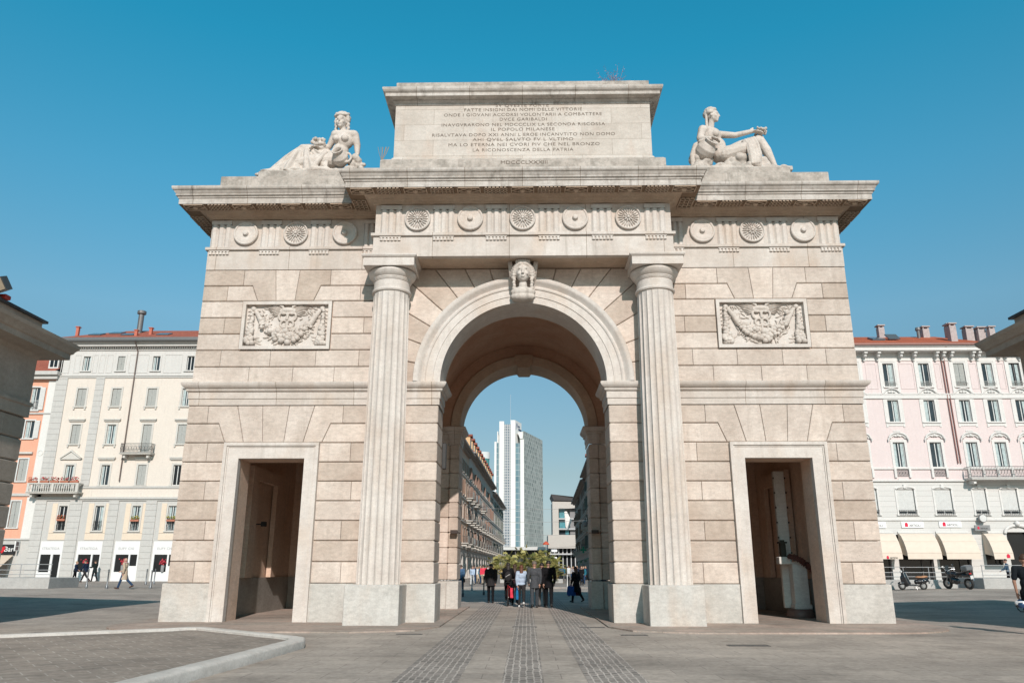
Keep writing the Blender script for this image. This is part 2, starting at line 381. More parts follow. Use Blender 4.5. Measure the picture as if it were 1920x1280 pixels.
for sgn, nm in ((-1, 'left'), (1, 'right')):
    mb = MB()
    def F(z0, z1, a, b, off, sa=0, sb=0):
        # a,b are |x| from inner to outer
        if sgn > 0: fill(mb, z0, z1, a, b, off, sa, sb)
        else: fill(mb, z0, z1, -b, -a, -off, -sb, -sa)
    xc = 7.3
    for i in range(9):
        z0, z1 = ROWS[i], ROWS[i+1]; o = 0.35 if i % 2 else 1.0
        if z1 < 5.0: F(z0, z1, 3.9, 5.92, o); F(z0, z1, 8.68, HW+.03, o)
        elif z1 < 5.6: F(z0, z1, 3.9, xc-1.42, o, 0, -.23); F(z0, z1, xc+1.42, HW+.02, o, .23, 0)
        else: F(z0, z1, 3.9, xc-2.0, o); F(z0, z1, xc+2.0, HW+.02, o)
    z0, zm, z1 = 4.95, 5.51, 6.06
    bt = [-1.42, -.87, -.31, .31, .87, 1.42]; tp = [-2.0, -1.15, -.4, .4, 1.15, 2.0]
    for i in range(5):
        if i == 0: p = [(bt[0], z0), (bt[1], z0), (tp[1], z1), (tp[0], z1), (tp[0], zm), (-1.65, zm)]
        elif i == 4: p = [(bt[4], z0), (bt[5], z0), (1.65, zm), (tp[5], zm), (tp[5], z1), (tp[4], z1)]
        else: p = [(bt[i], z0), (bt[i+1], z0), (tp[i+1], z1), (tp[i], z1)]
        mb.block([(sgn*xc+x, z) for x, z in p], random.uniform(-.004, .004), .09)
    for i in range(7):
        z0, z1 = ROWS2[i], ROWS2[i+1]; o = 0.9 if i % 2 else 0.2
        if 7.7 < z0 < 9.3 and z1 < 9.35: F(z0, z1, 3.9, 5.82, o); F(z0, z1, 8.60, HW, o)
        elif z0 < 7.5: F(z0, z1, 3.9, HW+.01, o)
        elif z1 < 10: F(z0, z1, 3.9, xc-.86, o, 0, -.2); F(z0, z1, xc+.86, HW, o, .2, 0)
        else: F(z0, z1, 3.9, xc-1.35, o); F(z0, z1, xc+1.35, HW, o)
    z0, zm, z1 = 9.31, 9.81, 10.34
    for p in ([(-.86, z0), (-.29, z0), (-.38, z1), (-1.35, z1), (-1.35, zm), (-1.06, zm)], [(-.29, z0), (.29, z0), (.38, z1), (-.38, z1)],
              [(.29, z0), (.86, z0), (1.06, zm), (1.35, zm), (1.35, z1), (.38, z1)]):
        mb.block([(sgn*xc+x, z) for x, z in p], random.uniform(-.004, .004), .09)
    # outer flank courses
    R = [1.04]+ROWS[1:]+ROWS2[1:]
    R = ROWS[:-1]+[6.06]; allr = list(zip(ROWS[:-1], ROWS[1:]))+list(zip(ROWS2[:-1], ROWS2[1:]))
    for z0, z1 in allr:
        y = 0.1
        while y < D-.3:
            w = random.choice((1.3, 1.6, 1.9)); y2 = min(D, y+w)
            mb.cbox(sgn*(HW-.25), sgn*(HW+.0), y, y2, z0, z1, .03, .004); y = y2
    part(mb, 'rusticated_wall', M_RUST, gate, label='rusticated stone courses of the %s wing' % nm)
# solid core behind the block faces (leaves the three passages open)
for s in (-1, 1):
    mb = MB()
    mb.box(s*8.8, s*(HW-.03), .09, D-.02, 1.0, 12.2)          # outer flank
    mb.box(s*8.26, s*8.8, .09, 1.0, 0, 4.5)                   # jambs
    mb.box(s*6.305, s*5.2, .09, 1.0, 0, 4.5)
    mb.box(s*5.2, s*8.8, .09, 1.0, 4.5, 12.2)
    mb.box(s*3.32, s*5.2, .09, D-.02, 1.0, 12.2)
    mb.box(s*5.2, s*8.8, 7.6, D-.02, 0, 12.2)
    mb.box(s*5.2, s*8.8, 1.0, 7.6, 5.6, 5.8)
    part(mb, 'inner_masonry', M_ROOM, gate)
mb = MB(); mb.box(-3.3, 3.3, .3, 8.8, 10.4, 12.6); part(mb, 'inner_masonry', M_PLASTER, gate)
# side rooms: dado
for s in (-1, 1):
    mb = MB()
    mb.box(s*8.76, s*8.79, 1.03, 7.57, 0, 1.15); mb.box(s*5.21, s*5.24, 1.03, 7.57, 0, 1.15); mb.box(s*5.24, s*8.76, 7.54, 7.57, 0, 1.15)
    part(mb, 'dado', M_DADO, gate)
# interior recess in the flank walls and pipe
for s in (-1, 1):
    mb = MB()
    y1, y2 = (2.4, 5.5) if s < 0 else (3.6, 6.6); mb.box(s*8.60, s*8.757, y1, y1+.6, 1.16, 4.2); mb.box(s*8.60, s*8.757, y2-.6, y2, 1.16, 4.2); mb.box(s*8.60, s*8.757, y1, y2, 4.2, 4.6)
    part(mb, 'wall_pilaster', M_ROOM, gate)
mb = MB(); mb.tube([(-6.9, 7.45, 1.2), (-6.9, 7.45, 5.4)], .045, 8)
for k in range(6): mb.box(-6.99, -6.81, 7.36, 7.53, 1.5+k*.62, 1.55+k*.62)
part(mb, 'drain_pipe', plain('pipe_grey', (.13, .12, .11), .5), gate, 30)
mb = MB(); mb.box(-8.55, -8.4, 3.3, 3.45, 2.75, 2.9); mb.tube([(-8.75, 3.37, 2.82), (-8.5, 3.37, 2.82)], .02, 6)
part(mb, 'wall_lamp', plain('black_metal', (.02, .02, .02), .5), gate)
# plinth
def plinth_block(*a, **k):
    mb = MB(); mb.cbox(*a, **k); part(mb, 'plinth', M_PLINTH, gate)
for s in (-1, 1):
    mb = MB()
    for a, b in ((3.9, 4.9), (4.9, 5.93)): mb.cbox(s*a, s*b, -.05, .95, -.05, 1.04, .012, .001, .006)
    mb.cbox(s*2.44, s*3.9, -.05, 1.35, -.05, 1.04, .015, .001, .008)
    mb.cbox(s*3.2, s*5.15, 1.36, 7.5, -.05, 1.0, .012, .001); part(mb, 'plinth', M_PLINTH, gate)
    mb = MB(); mb.cbox(s*8.67, s*10.02, -.05, .95, -.05, 1.04, .012, .001, .006)
    mb.cbox(s*8.9, s*10.0, .95, D, -.05, 1.04, .012, .001); part(mb, 'plinth', M_PLINTH, gate)
    mb = MB(); mb.cbox(s*2.44, s*2.88, 7.44, D+.02, -.05, 1.0, .015, .001); mb.cbox(s*2.88, s*3.9, 7.56, D, -.05, 1.0, .015, .001); part(mb, 'plinth', M_PLINTH, gate)
# piers of the great arch, front and rear
for s in (-1, 1):
    mb = MB()
    for i in range(9): mb.cbox(s*2.5, s*3.89, 0.0, 1.3, ROWS[i], ROWS[i+1], .03, .004, .02)
    part(mb, 'front_pier', M_RUST, gate)
    mb = MB()
    for i in range(9):
        mb.cbox(s*2.5, s*2.86, 7.5, D, ROWS[i], ROWS[i+1], .03, .005, .02)
        mb.cbox(s*2.86, s*3.7, 7.6, D, ROWS[i], ROWS[i+1], .03, .005, .02)
    part(mb, 'rear_pier', M_RUST, gate)
# chamber side walls, vault, tympana
mb = MB(); NA = 48
RV = 3.3; ZC = 6.73
vs = []; fs = []
for i in range(NA+1):
    a = pi*i/NA
    for y in (1.3, 7.6): vs.append((RV*cos(a), y, ZC+RV*sin(a)))
for i in range(NA): fs.append((2*i, 2*i+1, 2*i+3, 2*i+2))
mb.add(vs, fs)
def tymp(y, ri, ro, flip):
    vs = []; fs = []
    for i in range(NA+1):
        a = pi*i/NA; vs += [(ri*cos(a), y, ZC+ri*sin(a)), (ro*cos(a), y, ZC+ro*sin(a))]
    for i in range(NA): fs.append((2*i, 2*i+2, 2*i+3, 2*i+1) if flip else (2*i, 2*i+1, 2*i+3, 2*i+2))
    mb.add(vs, fs)
tymp(7.6, 2.49, RV+.02, False); tymp(1.31, 2.46, RV+.02, True)
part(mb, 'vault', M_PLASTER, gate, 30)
# spandrel voussoirs round the front arch
mb = MB()
X1, ZT = 3.9, 10.34; ang = [pi*i/17 for i in range(18)]; RO = 3.22
def hit(a):
    dx, dz = cos(a), sin(a); t = 1e9
    if abs(dx) > 1e-6: t = min(t, X1/abs(dx))
    if dz > 1e-6: t = min(t, (ZT-ZC)/dz)
    return (dx*t, ZC+dz*t)
for i in range(17):
    a, b = ang[i], ang[i+1]; p = [(RO*cos(b-(b-a)*k/3), ZC+RO*sin(b-(b-a)*k/3)) for k in range(4)]
    q0, q1 = hit(a), hit(b); o = [q0]
    if abs(q0[0]) > X1-1e-4 and q0[0] > 0 and q1[1] > ZT-1e-4: o.append((X1, ZT))
    if q0[1] > ZT-1e-4 and q1[0] < -X1+1e-4: o.append((-X1, ZT))
    o.append(q1); pts = p+o
    mb.block(pts, random.uniform(-.004, .004), .09, gh=.035, gv=.035)
part(mb, 'spandrel_wall', M_RUST, gate)
mb = MB()
vs = []; fs = []
for i in range(NA+1):
    a = pi*i/NA; vs += [(2.6*cos(a), .09, ZC+2.6*sin(a)), (hit(a)[0], .09, hit(a)[1])]
for i in range(NA): fs.append((2*i, 2*i+1, 2*i+3, 2*i+2))
mb.add(vs, fs); part(mb, 'joint_bed', M_SOFFIT, gate)
# archivolts and soffit of the front and rear arches
def arc_sweep(mb, prof, y, n=72, a0=0, a1=pi, sy=1):
    k = len(prof); vs = []; fs = []
    for i in range(n+1):
        a = a0+(a1-a0)*i/n; vs += [(r*cos(a), y-o*sy, ZC+r*sin(a)) for r, o in prof]
    for i in range(n):
        for j in range(k-1): fs.append((i*k+j, (i+1)*k+j, (i+1)*k+j+1, i*k+j+1))
    mb.add(vs, fs)
AV = [(2.47, -1.3), (2.47, .05), (2.68, .05), (2.685, .075), (2.90, .075), (2.905, .10), (2.94, .12), (2.97, .12), (3.0, .10), (3.05, .13), (3.11, .20), (3.16, .23), (3.19, .23), (3.25, .24), (3.26, .21), (3.26, -.09)]
mb = MB(); arc_sweep(mb, AV, 0.0); part(mb, 'archivolt', M_MARBLE, gate, 35)
mb = MB(); arc_sweep(mb, [(2.49, -1.5), (2.49, .10), (2.52, .12), (2.84, .12), (2.86, .09), (2.86, -.02)], 7.6); part(mb, 'rear_arch_band', M_SOFFIT, gate, 35)
mb = MB(); mb.prism([(-.22, 9.08), (.22, 9.08), (.32, 9.22), (.36, 9.6), (-.36, 9.6), (-.32, 9.22)], 7.36, 9.0); part(mb, 'rear_keystone', M_SOFFIT, gate)
# string course / impost
SC = [(0.0, 6.06), (.03, 6.06), (.03, 6.245), (.055, 6.25), (.055, 6.45), (.09, 6.46), (.12, 6.49), (.12, 6.52), (.10, 6.53), (.14, 6.55), (.21, 6.61), (.235, 6.66), (.24, 6.70), (.20, 6.725), (0, 6.73)]
for s in (-1, 1):
    mb = MB()
    p = [(-HW, D), (-HW, 0.0), (-2.5, 0.0), (-2.5, 1.3), (-3.3, 1.3)]
    p2 = [(-3.3, 7.6), (-2.86, 7.6), (-2.86, 7.5), (-2.5, 7.5), (-2.5, D)]
    if s > 0: p = [(-x, y) for x, y in p][::-1]; p2 = [(-x, y) for x, y in p2][::-1]
    mb.sweep(p, SC); part(mb, 'string_course', M_MARBLE_J, gate, 25)
    mb = MB(); mb.sweep(p2, SC); part(mb, 'rear_impost', M_MARBLE_J, gate, 25)
for s in (-1, 1):
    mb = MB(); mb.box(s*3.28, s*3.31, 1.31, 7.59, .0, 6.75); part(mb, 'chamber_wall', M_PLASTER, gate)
# door surrounds
for s in (-1, 1):
    mb = MB(); xo0, xo1, xi0, xi1 = 5.918, 8.681, 6.326, 8.239
    zo, zi = 4.94, 4.487
    def fr(a, b, c, d, y0, y1):  # frame from outer (a..b, z d) to inner
        pass
    # flat band
    mb.box(s*xi0, s*(xo0+.09), -.07, .14, 0, zi); mb.box(s*xi1, s*(xo1-.09), -.07, .14, 0, zi); mb.box(s*(xo0+.09), s*(xo1-.09), -.07, .14, zi, zo-.09)
    # outer fillet
    mb.box(s*xo0, s*(xo0+.088), -.13, .1, 0, zo-.09); mb.box(s*xo1, s*(xo1-.088), -.13, .1, 0, zo-.09); mb.box(s*xo0, s*xo1, -.13, .1, zo-.088, zo)
    mb.box(s*(xo0+.09), s*(xo0+.13), -.095, .1, 0, zo-.13); mb.box(s*(xo1-.09), s*(xo1-.13), -.095, .1, 0, zo-.13); mb.box(s*(xo0+.09), s*(xo1-.09), -.095, .1, zo-.13, zo-.09)
    part(mb, 'door_frame', M_MARBLE, gate)
# panels with garlands
def garland(s):
    xo0, xo1 = (5.84, 8.57) if s > 0 else (-8.57, -5.84)
    zo0, zo1 = 7.765, 9.285; cx = (xo0+xo1)/2; t = .10; mb = MB(); Y0 = .075
    for a, b, c, d in ((xo0, xo1, zo1-t, zo1), (xo0, xo1, zo0, zo0+t), (xo0, xo0+t, zo0+t, zo1-t), (xo1-t, xo1, zo0+t, zo1-t)): mb.box(a, b, -.07, .3, c, d)
    fr = part(mb, 'relief_panel', M_MARBLE, gate, label='garland relief panel on the %s wing' % ('left' if s < 0 else 'right'))
    mb = MB(); mb.box(xo0+t, xo1-t, Y0, .3, zo0+t, zo1-t); mb.build('panel_ground', M_MARBLE, fr)
    mb = MB(); R = random.Random(5 if s < 0 else 9); zb = zo0+t
    for i in range(34):                       # thick swag of fruit, fuller towards the middle
        u = -1+2*i/33; x = cx+u*.80; z = zb+.30+.78*(1-sqrt(max(0, 1-.93*u*u)))+.04*abs(u); w = .20*(1-.55*abs(u))
        for k in range(5):
            r = R.uniform(.065, .105)*(1-.35*abs(u)); mb.ball((x+R.uniform(-.05, .05), Y0-.02-R.uniform(0, .09), z+R.uniform(-w, w)), r, 10, 7)
    for k in range(90):                       # leaves above and below the fruit
        u = R.uniform(-1, 1); x = cx+u*.84; z = zb+.32+.78*(1-sqrt(max(0, 1-.93*u*u)))+R.choice((-.26, .22, .28))*(1-.4*abs(u))+R.uniform(-.05, .05)
        mb.ball((x, Y0-.02, z), (R.uniform(.08, .13), .035, .03), 8, 5, Matrix.Rotation(R.uniform(0, pi), 3, 'Y'))
    for q in (-1, 1):
        for i in range(20):                   # hanging drops, narrow bound tops and heavy fruit below
            v = i/19; z = zb+1.18-v*1.08; w = .03+.10*max(0, (v-.45)/.55)
            for k in range(1+int(v*5)): mb.ball((cx+q*1.09+R.uniform(-w, w), Y0-.03-R.uniform(0, .05+.04*v), z), R.uniform(.045, .06)+.03*v, 9, 6)
        for z in (.98, .86, .74): mb.torus((cx+q*1.09, Y0-.06, zb+z), .062, .016, Matrix.Rotation(radians(90), 3, 'X'), 12, 5)
        mb.ball((cx+q*1.06, Y0-.03, zb+1.2), .085, 10, 7)
        for k in range(5): v = k/4; mb.tube([(cx+q*(1.0-.32*v), Y0-.05, zb+1.14-.42*v-.06), (cx+q*(.92-.32*v), Y0-.06, zb+1.1-.42*v+.05)], .018, 5)
        mb.tube([(cx+q*1.0, Y0-.02, zb+1.16), (cx+q*.84, Y0-.05, zb+.92), (cx+q*.70, Y0-.06, zb+.66)], [.06, .09, .10], 8)
        for k in range(26):                   # fluttering ribbons
            x = cx+q*R.uniform(.42, .98); z = zb+R.uniform(.82, 1.25); mb.ball((x, Y0-.01, z), (R.uniform(.05, .11), .035, .022), 8, 5, Matrix.Rotation(R.uniform(-1.3, 1.3), 3, 'Y'))
        for k in range(7): mb.ball((cx+q*1.19, Y0-.01, zb+.42+.12*k), (.05, .03, .02), 7, 5, Matrix.Rotation(q*.4, 3, 'Y'))
        for k in range(8): mb.ball((cx+q*R.uniform(.8, 1.0), Y0, zb+R.uniform(.08, .32)), (.10, .03, .03), 7, 5, Matrix.Rotation(R.uniform(-.6, .6), 3, 'Y'))
        for k in range(7):                    # wings
            L = .30-.024*k; mb.ball((cx+q*(.17+L*.8), Y0-.02, zb+1.27-.042*k), (L, .05, .024), 12, 6, Matrix.Rotation(q*(-.10+.08*k), 3, 'Y'))
        mb.tube([(cx+q*.12, Y0-.03, zb+1.15), (cx+q*.16, Y0-.06, zb+1.27), (cx+q*.28, Y0-.07, zb+1.335), (cx+q*.45, Y0-.05, zb+1.30)], [.035, .045, .04, .02], 8)
        mb.torus((cx+q*.13, Y0-.03, zb+.96), .135, .042, n=20); mb.torus((cx+q*.09, Y0-.03, zb+.72), .11, .040, n=18)
        mb.ball((cx+q*.13, Y0-.05, zb+1.04), (.075, .05, .035), 9, 6)
    mb.ball((cx, Y0-.02, zb+1.17), (.27, .08, .09), 14, 8); mb.box(cx-.24, cx+.24, Y0-.07, Y0, zb+1.10, zb+1.17); mb.tube([(cx, Y0-.04, zb+.45), (cx, Y0-.04, zb+1.1)], .035, 8); mb.ball((cx, Y0-.06, zb+.88), (.05, .05, .07), 9, 6)
    mb.build('garland', M_STATUE, fr, 50)
garland(-1); garland(1)
# columns
for s in (-1, 1):
    cx, cy = s*3.95, -.44
    mb = MB(); mb.cbox(cx-.72, cx+.72, -1.32, .0, -.05, 1.03, .02, .0, .015); ped = part(mb, 'column_pedestal', M_PLINTH, gate)
    mb = MB(); NF = 20; pr = []
    for k in range(25):
        u = k/24; z = 1.03+u*(9.33-1.03); r = .60-.055*u-.012*u*u+.008*sin(pi*u); pr.append((r, z))
    def fl(a, z):
        if z > 9.30: return 1.0
        x = (a*NF/(2*pi)) % 1.0; d = .085*sqrt(max(0, 1-(2*x-1)**2)); return 1-d*(1 if z < 9.2 else .5)
    mb.lathe(pr, NF*8, (cx, cy, 0), rfun=fl); part(mb, 'column_shaft', M_MARBLE, gate, 20)
    mb = MB()
    mb.lathe([(.50, 9.30), (.575, 9.32), (.59, 9.36), (.575, 9.40), (.54, 9.42), (.535, 9.66), (.56, 9.68), (.56, 9.70), (.575, 9.705), (.575, 9.73), (.59, 9.735), (.59, 9.76), (.64, 9.80), (.69, 9.86), (.715, 9.92), (.71, 9.97), (.6, 10.0)], 48, (cx, cy, 0))
    cap = part(mb, 'capital', M_MARBLE, gate, 25)
    mb = MB()
    p = [(cx-.75, cy+.5), (cx-.75, cy-.75), (cx+.75, cy-.75), (cx+.75, cy+.5)]
    mb.sweep(p, [(-.7, 10.0), (0, 10.0), (0, 10.25), (.03, 10.26), (.06, 10.30), (.06, 10.345), (-.7, 10.346)])
    a = mb.build('abacus', M_MARBLE, cap)
# entablature
PATH = [(-HW, D), (-HW, 0), (-4.48, 0), (-4.48, -1.0), (4.48, -1.0), (4.48, 0), (HW, 0), (HW, D)]
mb = MB(); mb.sweep(PATH, [(-.2, 10.35), (0, 10.35), (0, 11.0), (.07, 11.0), (.07, 11.085), (0, 11.09)]); part(mb, 'architrave', M_MARBLE_J, gate)
mb = MB(); mb.box(-4.4, 4.4, -.9, .08, 10.352, 10.5); part(mb, 'architrave_soffit', M_SOFFIT, gate)
mb = MB(); mb.sweep(PATH, [(-.03, 11.085), (-.03, 12.04)]); part(mb, 'frieze', M_MARBLE_J, gate)
CP = [(-.03, 12.03), (.05, 12.04), (.05, 12.10), (.10, 12.13), (.14, 12.19), (.22, 12.23), (.30, 12.245), (.76, 12.235), (.76, 12.42), (.79, 12.425), (.79, 12.45), (.80, 12.47), (.84, 12.49), (.85, 12.52), (.83, 12.54), (.86, 12.57), (.89, 12.63), (.93, 12.66), (.95, 12.70), (.95, 12.765), (.90, 12.78), (-.2, 12.86)]
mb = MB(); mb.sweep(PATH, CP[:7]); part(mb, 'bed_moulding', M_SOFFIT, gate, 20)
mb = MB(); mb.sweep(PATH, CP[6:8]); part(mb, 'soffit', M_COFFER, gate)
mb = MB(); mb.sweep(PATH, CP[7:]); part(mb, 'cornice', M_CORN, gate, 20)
# coffer relief under the cornice
mb = MB()
def coffer(x0, x1, yo, kind, along='x', xo=0):
    zt = 12.238; zb = 12.205; ya, yb = yo-.74, yo-.33
    def bx(a, b, c, d):
        if along == 'x': mb.box(a, b, c, d, zb, zt)
        else: mb.box(c, d, a, b, zb, zt)
    bx(x0, x1, ya, ya+.03); bx(x0, x1, yb-.03, yb); bx(x0, x0+.03, ya, yb); bx(x1-.03, x1, ya, yb)
    if kind:
        n = 6
        for i in range(1, n): x = x0+(x1-x0)*i/n; bx(x-.018, x+.018, ya, yb)
        for i in range(1, 3): y = ya+(yb-ya)*i/3; bx(x0, x1, y-.018, y+.018)
    else:
        xm, ym = (x0+x1)/2, (ya+yb)/2
        for (p, q) in (((x0+.04, ym), (xm, yb-.04)), ((xm, yb-.04), (x1-.04, ym)), ((x1-.04, ym), (xm, ya+.04)), ((xm, ya+.04), (x0+.04, ym))):
            if along != 'x': p, q = (p[1], p[0]), (q[1], q[0])
            mb.tube([(p[0], p[1], zb+.012), (q[0], q[1], zb+.012)], .022, 5)
        for (p, q) in (((x0, ya), (x1, yb)), ((x0, yb), (x1, ya))):
            if along != 'x': p, q = (p[1], p[0]), (q[1], q[0])
            mb.tube([(p[0], p[1], zb+.02), (q[0], q[1], zb+.02)], .014, 4)
        c = (xm, ym, zb) if along == 'x' else (ym, xm, zb); mb.ball(c, (.09, .09, .05), 8, 5)
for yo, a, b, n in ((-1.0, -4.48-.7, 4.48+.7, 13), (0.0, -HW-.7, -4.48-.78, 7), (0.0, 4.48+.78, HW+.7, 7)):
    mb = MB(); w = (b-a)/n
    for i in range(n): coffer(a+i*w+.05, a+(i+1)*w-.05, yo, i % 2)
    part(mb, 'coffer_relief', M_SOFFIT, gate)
for s in (-1, 1):
    mb = MB()
    for k in range(8):
        c0 = .1+k*.8; c1 = c0+.7; xa, xb = s*(HW+.33), s*(HW+.74)
        mb.box(xa, xb, c0, c0+.03, 12.205, 12.238); mb.box(xa, xb, c1-.03, c1, 12.205, 12.238)
        for q in range(1, 5): mb.box(xa, xb, c0+q*.14-.015, c0+q*.14+.015, 12.205, 12.238)
        for q in range(0, 4): xx = s*(HW+.33+q*.136); mb.box(xx-.016, xx+.016, c0, c1, 12.206, 12.238)
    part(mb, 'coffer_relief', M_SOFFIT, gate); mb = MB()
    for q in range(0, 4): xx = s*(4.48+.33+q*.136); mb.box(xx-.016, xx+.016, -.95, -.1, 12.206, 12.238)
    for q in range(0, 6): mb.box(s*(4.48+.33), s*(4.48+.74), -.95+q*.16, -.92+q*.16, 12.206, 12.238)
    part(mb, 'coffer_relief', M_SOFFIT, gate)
# triglyphs + guttae
def triglyph(x, yf, w=.64, half=0):
    mb = MB(); z0, z1 = 11.09, 11.86; x0, x1 = x-w/2, x+w/2
    if half: x0, x1 = half
    xs = []; n = 3; W3 = (x1-x0)/n
    prof = []
    for i in range(n):
        a = x0+i*W3; prof += [(a, .0), (a+W3*.28, -.06), (a+W3*.72, -.06), (a+W3, .0)]
    vs = [(px, yf+py, z) for z in (z0, z1) for px, py in prof]; k = len(prof)
    fs = [(i, i+1, k+i+1, k+i) for i in range(k-1)]
    mb.add(vs, fs); mb.add([(px, yf+py, z1) for px, py in prof]+[(x1, yf-.065, z1), (x0, yf-.065, z1)], [tuple(range(k+2))])
    mb.box(x0-.0, x1+.0, yf-.068, yf+.05, z1, 12.0)
    t = part(mb, 'triglyph', M_MARBLE, gate)
    mb = MB(); mb.box(x0, x1, yf-.065-.0, yf+.02, 10.955, 10.998)
    ng = 6 if not half else 4
    for i in range(ng):
        gx = x0+(i+.5)*(x1-x0)/ng; mb.lathe([(.050, 10.85), (.034, 10.96)], 8, (gx, yf-.035, 0))
    part(mb, 'guttae', M_MARBLE, gate)
for x in (-3.97, -2.38, -.79, .79, 2.38, 3.97): triglyph(x, -.97)
for s in (-1, 1):
    for x in (9.52, 7.94, 6.38): triglyph(s*x, .03)
    triglyph(0, .03, half=sorted((s*4.5, s*5.0)))
# roundels
def roundel(x, yf, kind):
    mb = MB(); M = Matrix.Rotation(radians(90), 4, 'X')
    c = (x, yf, 11.56)
    if kind:   # dished disc with a boss
        mb.lathe([(.0, .0), (.39, .0), (.395, .05), (.385, .085), (.36, .10), (.335, .095), (.32, .075), (.27, .085), (.2, .07), (.12, .05), (.09, .055), (.085, .10), (.06, .13), (.0, .14)], 40, c, M, caps=False)
    else:
        mb.lathe([(.0, .0), (.385, .0), (.395, .05), (.385, .08), (.36, .09), (.34, .075), (.33, .04), (.0, .035)], 40, c, M, caps=False)
        for i in range(22):
            a = 2*pi*i/22; R3 = Matrix.Rotation(a, 3, 'Y')
            p = R3 @ Vector((.235, 0, 0)); mb.ball((x+p.x, yf-.055, 11.56+p.z), (.085, .035, .023), 8, 5, R3)
        for i in range(10):
            a = 2*pi*i/10; R3 = Matrix.Rotation(a, 3, 'Y'); p = R3 @ Vector((.10, 0, 0)); mb.ball((x+p.x, yf-.075, 11.56+p.z), (.06, .03, .025), 8, 5, R3)
        mb.ball((x, yf-.09, 11.56), .045, 8, 6)
    part(mb, 'rosette' if not kind else 'roundel', M_MARBLE, gate, 40)
for i, x in enumerate((-3.17, -1.58, 0.0, 1.58, 3.17)): roundel(x, -.975, i % 2)
for s in (-1, 1):
    for i, x in enumerate((8.73, 7.15, 5.6)): roundel(s*x, .025, 1-i % 2)
# attic
mb = MB()
AP = [(-4.45, 8.6), (-4.45, -.78), (4.45, -.78), (4.45, 8.6)]
mb.sweep(AP, [(0, 12.8), (0, 13.0), (-.01, 13.02), (0, 13.05), (0, 13.68), (-.06, 13.74), (-.3, 13.80), (-.4, 13.82)], closed=True); part(mb, 'attic_plinth', M_DIRTY, gate)
mb = MB(); DP = [(-4.1, 8.2), (-4.1, -.45), (4.1, -.45), (4.1, 8.2)]
mb.sweep(DP, [(.06, 13.76), (.05, 13.9), (0, 13.95), (0, 15.86), (0, 15.9)], closed=True); att = part(mb, 'attic_block', M_ATTIC, gate)
mb = MB(); mb.sweep(DP, [(-.1, 15.82), (.03, 15.83), (.03, 15.88), (.05, 15.90), (.10, 15.95), (.10, 15.98), (.30, 16.0), (.30, 16.10), (.32, 16.12), (.36, 16.15), (.39, 16.20), (.40, 16.26), (.38, 16.29), (-.2, 16.36)], closed=True); part(mb, 'attic_cornice', M_CORN, gate, 20)
mb = MB(); mb.cbox(-4.05, 4.05, -.80, 8.2, 16.27, 16.46, .015, 0); mb.box(-3.0, 3.3, -.70, 8.0, 16.46, 16.50); part(mb, 'attic_capping', M_DIRTY, gate)
mb = MB(); mb.box(-4.0, 4.0, -.4, 8.1, 13.7, 16.3); part(mb, 'attic_core', M_DIRTY, gate)
TXT = [("SV QVESTE PORTE", 931, 1031, 197), ("FATTE INSIGNI DAI NOMI DELLE VITTORIE", 872, 1093, 205), ("ONDE I GIOVANI ACCORSI VOLONTARII A COMBATTERE", 834, 1130, 214.5),
       ("DVCE GARIBALDI", 939, 1027, 223.5), ("INAVGVRARONO NEL MDCCCLIX LA SECONDA RISCOSSA", 830, 1135, 233.5), ("IL POPOLO MILANESE", 923, 1041, 242.5),
       ("RISALVTAVA DOPO XXI ANNI L EROE INCANVTITO NON DOMO", 813, 1153, 252.5), ("AHI QVEL SALVTO FV L VLTIMO", 889, 1076, 261.5),
       ("MA LO ETERNA NEI CVORI PIV CHE NEL BRONZO", 844, 1124, 271), ("LA RICONOSCENZA DELLA PATRIA", 889, 1075, 281)]
for t, a, b, y in TXT:
    u = (y-197)/(281-197); z = 15.80+(14.19-15.80)*u
    x0 = (a-981.5)/58.2; x1 = (b-981.5)/58.2
    o = text_part('inscription_line', t, .155, ((x0+x1)/2, -.4525, z), M_LETTER, gate, width=(x1-x0), depth=.002, spacing=1.12)
o = text_part('inscription_date', 'MDCCCLXXXIII', .17, (0.05, -.784, 13.56), M_LETTER, gate, width=1.45, depth=.002)
# blocking courses that carry the statues
for s in (-1, 1):
    mb = MB(); mb.cbox(s*4.5, s*9.72, -.05, D-.3, 12.82, 13.56, .02, .0); mb.cbox(s*4.5, s*8.6, .1, 3.0, 13.56, 13.86, .05, .0, .04); part(mb, 'blocking_course', M_DIRTY, gate)
mb = MB(); mb.box(-HW+.2, HW-.2, .2, D-.3, 12.4, 12.84); part(mb, 'roof_slab', M_DIRTY, gate)
# keystone console with a crowned head
mb = MB()
pts = []
for i in range(15):
    u = i/14; z = 10.34-.90*u; o = .56-.36*u+.07*sin(u*pi*2); w = .46-.12*u; pts.append((z, o, w))
vs = []; fs = []
for z, o, w in pts: vs += [(-w, .05, z), (-w, -o, z), (-w+.13, -o, z), (-w+.15, -o+.22, z), (w-.15, -o+.22, z), (w-.13, -o, z), (w, -o, z), (w, .05, z)]
for i in range(14):
    for k in range(7): a = i*8+k; fs.append((a, a+8, a+9, a+1))
fs.append(tuple(range(8))); fs.append(tuple(range(14*8+7, 14*8-1, -1)))
mb.add(vs, fs)
mb.cbox(-.33, .33, -.22, 1.3, 9.24, 9.5, .04, .0)
key = part(mb, 'keystone', M_STATUE, gate, 30)
hb = MB(); q = Vector((0, -.60, 9.93)); HS = 1.28
def HB(dx, dy, dz, r, n=14, m=10, rot=None): hb.ball(q+Vector((dx, dy, dz))*HS, [v*HS for v in (r if hasattr(r, '__len__') else (r, r, r))], n, m, rot)
